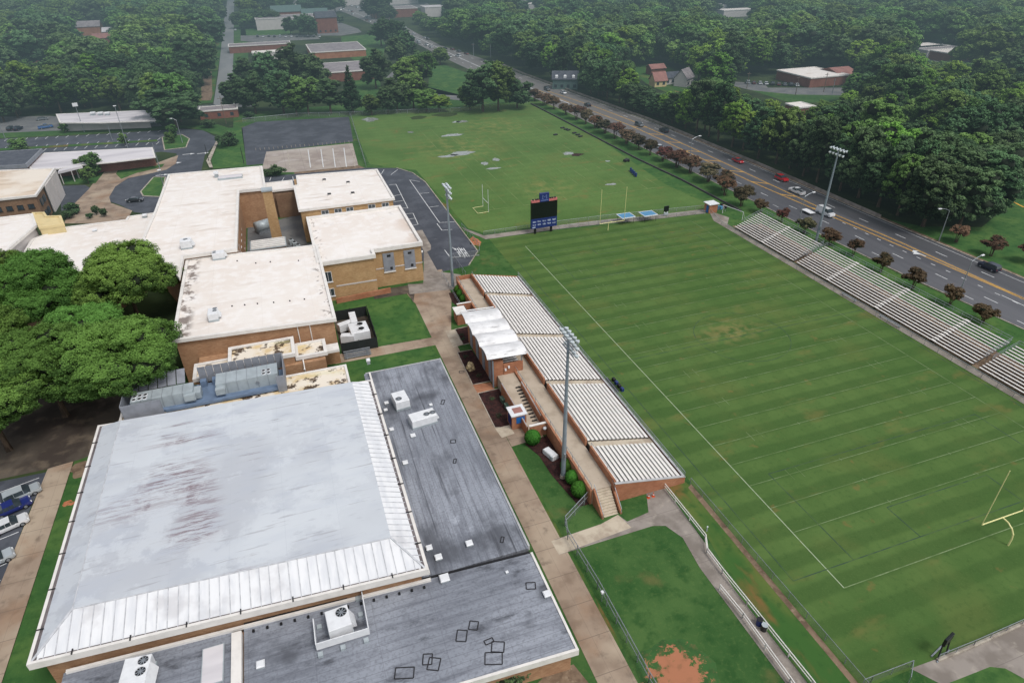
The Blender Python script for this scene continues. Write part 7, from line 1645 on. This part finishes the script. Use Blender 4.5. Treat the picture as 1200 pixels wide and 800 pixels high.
for (px, py, lab) in ((1120, 284, "wine red crepe myrtle beyond the road next to the woods"), (1161, 300, "reddish crepe myrtle beyond the road in the open grass"), (1203, 307, "crepe myrtle beyond the road cut by the right edge")):
    treeP('crepe', px, py, lab, h=4.6, w=5.8, name="crepe_myrtle")

# ---------------------------------------------------------------- the woods
# parts of the view where the photograph shows open ground or buildings: no crown may stand in front
KEEP = [
 [(-200, 900), (-200, 146), (0, 140), (62, 131), (70, 128), (176, 124), (186, 140), (232, 140), (236, 120), (236, 80), (250, 84), (252, 60), (262, 22), (266, 0), (280, 0), (281, 33), (272, 60), (270, 86), (262, 150), (270, 156), (284, 142), (300, 137), (410, 133), (441, 132), (540, 128), (618, 120), (592, 95), (548, 84), (500, 74), (470, 52), (440, 44), (400, 52), (372, 52), (350, 46), (300, 60), (282, 66), (281, 33), (300, 34), (305, 20), (345, 10), (380, 2), (520, 2), (522, 10), (560, 5), (505, 12), (480, 12), (478, 28), (467, 32), (480, 38), (508, 55), (545, 66), (577, 75), (600, 83), (640, 97), (690, 116), (775, 146), (900, 197), (960, 222), (1027, 250), (1060, 264), (1115, 282), (1160, 270), (1180, 235), (1178, 206), (1215, 206), (1400, 220), (1400, 900)],
 [(90, 30), (131, 30), (131, 54), (112, 55), (92, 42)],
 [(645, 78), (676, 86), (678, 104), (645, 100)],
 [(745, 72), (775, 76), (812, 86), (815, 102), (770, 104), (748, 94)],
 [(862, 90), (925, 80), (948, 78), (1000, 80), (1004, 88), (992, 98), (992, 116), (930, 119), (880, 108), (862, 102)],
 [(1070, 50), (1145, 65), (1145, 73), (1090, 68), (1066, 57)], [(828, 8), (884, 15), (884, 24), (860, 20), (828, 13)], [(775, 7), (790, 8), (790, 11), (775, 11)], [(606, 3), (632, 8), (632, 14), (606, 8)], [(1030, 82), (1042, 84), (1042, 92), (1034, 92)], [(936, 122), (950, 126), (950, 138), (938, 136)], [(500, 10), (520, 12), (520, 22), (504, 20)],
 [(934, 46), (946, 46), (946, 53), (934, 52)], [(36, 62), (56, 62), (56, 76), (36, 74)], [(6, 76), (24, 76), (26, 92), (8, 92)], [(690, 12), (706, 12), (706, 18), (690, 18)], [(1180, 66), (1202, 66), (1202, 74), (1180, 74)],
 [(186, 72), (197, 74), (197, 84), (183, 82)],
]
KEEPG = [(-90, 320, -66, 1100)]
def clear(x, y, h, r):
    rr = r*.8
    for (dx, dy, z) in ((0, 0, h), (0, 0, h*.75), (-rr, 0, h*.72), (rr, 0, h*.72), (0, 0, h*.4), (-rr, 0, h*.45), (rr, 0, h*.45), (0, -rr, h*.4), (0, 0, h*.12)):
        p = PJ(x+dx, y+dy, z)
        for P in KEEP:
            if inpoly(p[0], p[1], P): return False
    return True
cand = []; rg = random.Random(99)
# front rank along the road wall: crowns reach out over the verge
for k in range(31):
    yy = 93+7.6*k+rg.uniform(-1.5, 1.5); xx = interp(righte, yy)+6.6+rg.uniform(-.8, 1.5)
    if 282 < yy < 302 or 118 < yy < 0: continue
    kind = rg.choice(['broad', 'bright', 'dark', 'dark', 'tall', 'bright'])
    if yy < 150: kind = rg.choice(['dark', 'broad', 'dark', 'tall'])
    s = rg.uniform(.95, 1.2); sz = s*rg.uniform(.95, 1.2)
    for q_ in range(5):
        if any(inpoly(*PJ(xx+dx_, yy, {'broad': 15, 'bright': 15, 'dark': 16, 'tall': 20}[kind]*sz*f_), P) for P in KEEP[1:] for dx_, f_ in ((0, 1), (-3, .8), (3, .8), (0, .6))): sz *= .8
    cand.append((math.dist((xx, yy), (CX, CY)), xx, yy, kind, s, sz))
for (xx, yy, s, sz) in ((104, 84, 1.35, 1.15), (112, 80, 1.3, 1.1), (120, 83, 1.5, 1.2), (128, 88, 1.5, 1.2), (137, 93, 1.35, 1.15), (146, 99, 1.3, 1.15), (113, 92, 1.3, 1.3), (124, 97, 1.3, 1.3)): cand.append((math.dist((xx, yy), (CX, CY)), xx, yy, 'dark', s, sz))
def density(x, y): return 1
step = 10.2; y = 40
while y < 1500:
    st_y = step*(1+max(0, y-300)/1400)
    x = -900
    while x < 1250:
        xx, yy = x+rg.uniform(-.4, .4)*st_y, y+rg.uniform(-.4, .4)*st_y; x += st_y
        p = PJ(xx, yy, 6)
        if not (-60 < p[0] < 1260 and -40 < p[1] < 330): continue
        if p[0] < 1200 and inpoly(p[0], p[1], KEEP[0]): continue
        if -74 < xx < interp(righte, yy)+6 and 100 < yy < 640: continue
        if xx > 60 and (yy < 88 or xx < interp(righte, yy)+9): continue
        if -90 < xx < -65: continue
        w = rg.random()
        kind = 'broad' if w < .38 else 'bright' if w < .64 else 'dark' if w < .88 else 'tall'
        if xx < -60: kind = 'dark' if w < .45 else 'broad' if w < .82 else 'bright'
        H0, R0 = {'broad': (15, 5.6), 'bright': (15, 5.4), 'dark': (16, 6), 'tall': (20, 4.6)}[kind]
        s = rg.choice([rg.uniform(.75, 1.1), rg.uniform(1.0, 1.45), rg.uniform(1.3, 1.75)]); sz = min(1.45, s*rg.uniform(.78, 1.05))
        ok = clear(xx, yy, H0*sz, R0*s)
        if not ok:
            s *= .62; sz *= .55; ok = clear(xx, yy, H0*sz, R0*s)
            if not ok:
                s *= .6; sz *= .5; ok = rg.random() < .5 and clear(xx, yy, H0*sz, R0*s)
        if ok: cand.append((math.dist((xx, yy), (CX, CY)), xx, yy, kind, s, sz))
    y += st_y
cand.sort()
NEAR = 255
for i, (d_, x, y, kind, s, sz) in enumerate(cand[:NEAR]):
    side = "right of the big road" if x > 60 else "left of the side road" if x < -84 else "between the side road and the big road"
    desc = {'broad': "mid green broadleaf", 'bright': "bright green broadleaf", 'dark': "dark green broadleaf", 'tall': "tall narrow dark"}[kind]
    t = tree(kind, x, y, "%s tree in the woods %s" % (desc, side), s=s, sz=sz, name="broadleaf_tree", group="%s trees in the woods %s" % (desc, side))
# the rest of the woods, one mass
hidden = bpy.data.collections.new("woods_sources")
def far_woods(name, pts, keys, label):
    src = bpy.data.collections.new(name+"_sources")
    for k in keys:
        for me, tr in VAR[k]:
            o = bpy.data.objects.new(name+"_source", me); src.objects.link(o)
    me = bpy.data.meshes.new(name); me.from_pydata([(p[0], p[1], 0) for p in pts], [], []); 
    a = me.attributes.new("sc", 'FLOAT_VECTOR', 'POINT'); a.data.foreach_set("vector", np.array([(p[2], p[2], p[3]) for p in pts], 'f').ravel())
    r_ = me.attributes.new("rt", 'FLOAT_VECTOR', 'POINT'); r_.data.foreach_set("vector", np.array([(0, 0, rg.uniform(0, 6.28)) for p in pts], 'f').ravel())
    o = bpy.data.objects.new(name, me); COL.objects.link(o); tag(o, label, "woods", None, "stuff")
    ng = bpy.data.node_groups.new(name+"_scatter", "GeometryNodeTree"); ng.interface.new_socket("Geometry", in_out='INPUT', socket_type='NodeSocketGeometry'); ng.interface.new_socket("Geometry", in_out='OUTPUT', socket_type='NodeSocketGeometry')
    n = ng.nodes; L = ng.links; i_ = n.new("NodeGroupInput"); o_ = n.new("NodeGroupOutput")
    ci = n.new("GeometryNodeCollectionInfo"); ci.inputs[0].default_value = src; ci.inputs["Separate Children"].default_value = True; ci.inputs["Reset Children"].default_value = True
    ip = n.new("GeometryNodeInstanceOnPoints"); ip.inputs["Pick Instance"].default_value = True
    for nm, sock in (("sc", "Scale"), ("rt", "Rotation")):
        na = n.new("GeometryNodeInputNamedAttribute"); na.data_type = 'FLOAT_VECTOR'; na.inputs[0].default_value = nm; L.new(na.outputs[0], ip.inputs[sock])
    L.new(i_.outputs[0], ip.inputs["Points"]); L.new(ci.outputs[0], ip.inputs["Instance"]); L.new(ip.outputs[0], o_.inputs[0])
    md = o.modifiers.new("scatter", 'NODES'); md.node_group = ng
    return o
rest = cand[NEAR:]
H1 = {'broad': 15, 'bright': 15, 'dark': 16, 'tall': 20}
R1 = {'broad': 5.6, 'bright': 5.4, 'dark': 6, 'tall': 4.6}
mid = [c for c in rest if c[0] < 430]; far = [c for c in rest if c[0] >= 430]
for nm, kk, keys, lst, lab in (("mid_woods", ('broad', 'bright'), ('broad', 'bright'), mid, "dense green woods behind the nearest trees"), ("mid_dark_woods", ('dark', 'tall'), ('dark',), mid, "dense dark green woods behind the nearest trees"),
                       ("far_woods", ('broad', 'bright'), ('farround',), far, "hazy green woods stretching to the top of the picture"), ("far_dark_woods", ('dark', 'tall'), ('fardark',), far, "hazy dark woods stretching to the top of the picture")):
    P = [(x, y, s*(1.3 if lst is far else 1.1), sz*(1.12 if lst is far else 1.0)) for (d_, x, y, k, s, sz) in lst if k in kk]
    if P: far_woods(nm, P, keys, lab)
print("TREES", len(cand), len(mid), len(far))
# undergrowth along the foot of the woods
b = []; 
# ================================================================== light
w = bpy.data.worlds.new("World"); scene.world = w; w.use_nodes = True
n = w.node_tree.nodes; L = w.node_tree.links; n.clear()
sky = n.new("ShaderNodeTexSky"); sky.sky_type = 'NISHITA'; sky.sun_disc = False; sky.sun_elevation = R(58); sky.sun_rotation = R(150); sky.air_density = 1.0; sky.dust_density = 3.0; sky.ozone_density = 1.0
hs = n.new("ShaderNodeHueSaturation"); hs.inputs["Saturation"].default_value = .34; L.new(sky.outputs[0], hs.inputs["Color"])
bg = n.new("ShaderNodeBackground"); bg.inputs[1].default_value = .178; L.new(hs.outputs[0], bg.inputs[0])
o = n.new("ShaderNodeOutputWorld"); L.new(bg.outputs[0], o.inputs[0])
sd = bpy.data.lights.new("sun", 'SUN'); sd.energy = 1.5; sd.angle = R(14); sd.color = (1.0, .965, .92)
so = bpy.data.objects.new("sun", sd); COL.objects.link(so)
az = R(150); el = R(58)
dirv = Vector((math.sin(az)*math.cos(el), math.cos(az)*math.cos(el), math.sin(el)))
so.rotation_euler = dirv.to_track_quat('Z', 'Y').to_euler()
vs = scene.view_settings; vs.view_transform = 'Standard'; vs.look = 'None'; vs.exposure = 0; vs.gamma = 1
scene.render.engine = 'CYCLES'
scene.cycles.use_denoising = True
scene.cycles.max_bounces = 5; scene.cycles.diffuse_bounces = 2; scene.cycles.glossy_bounces = 2; scene.cycles.transmission_bounces = 2; scene.cycles.transparent_max_bounces = 8
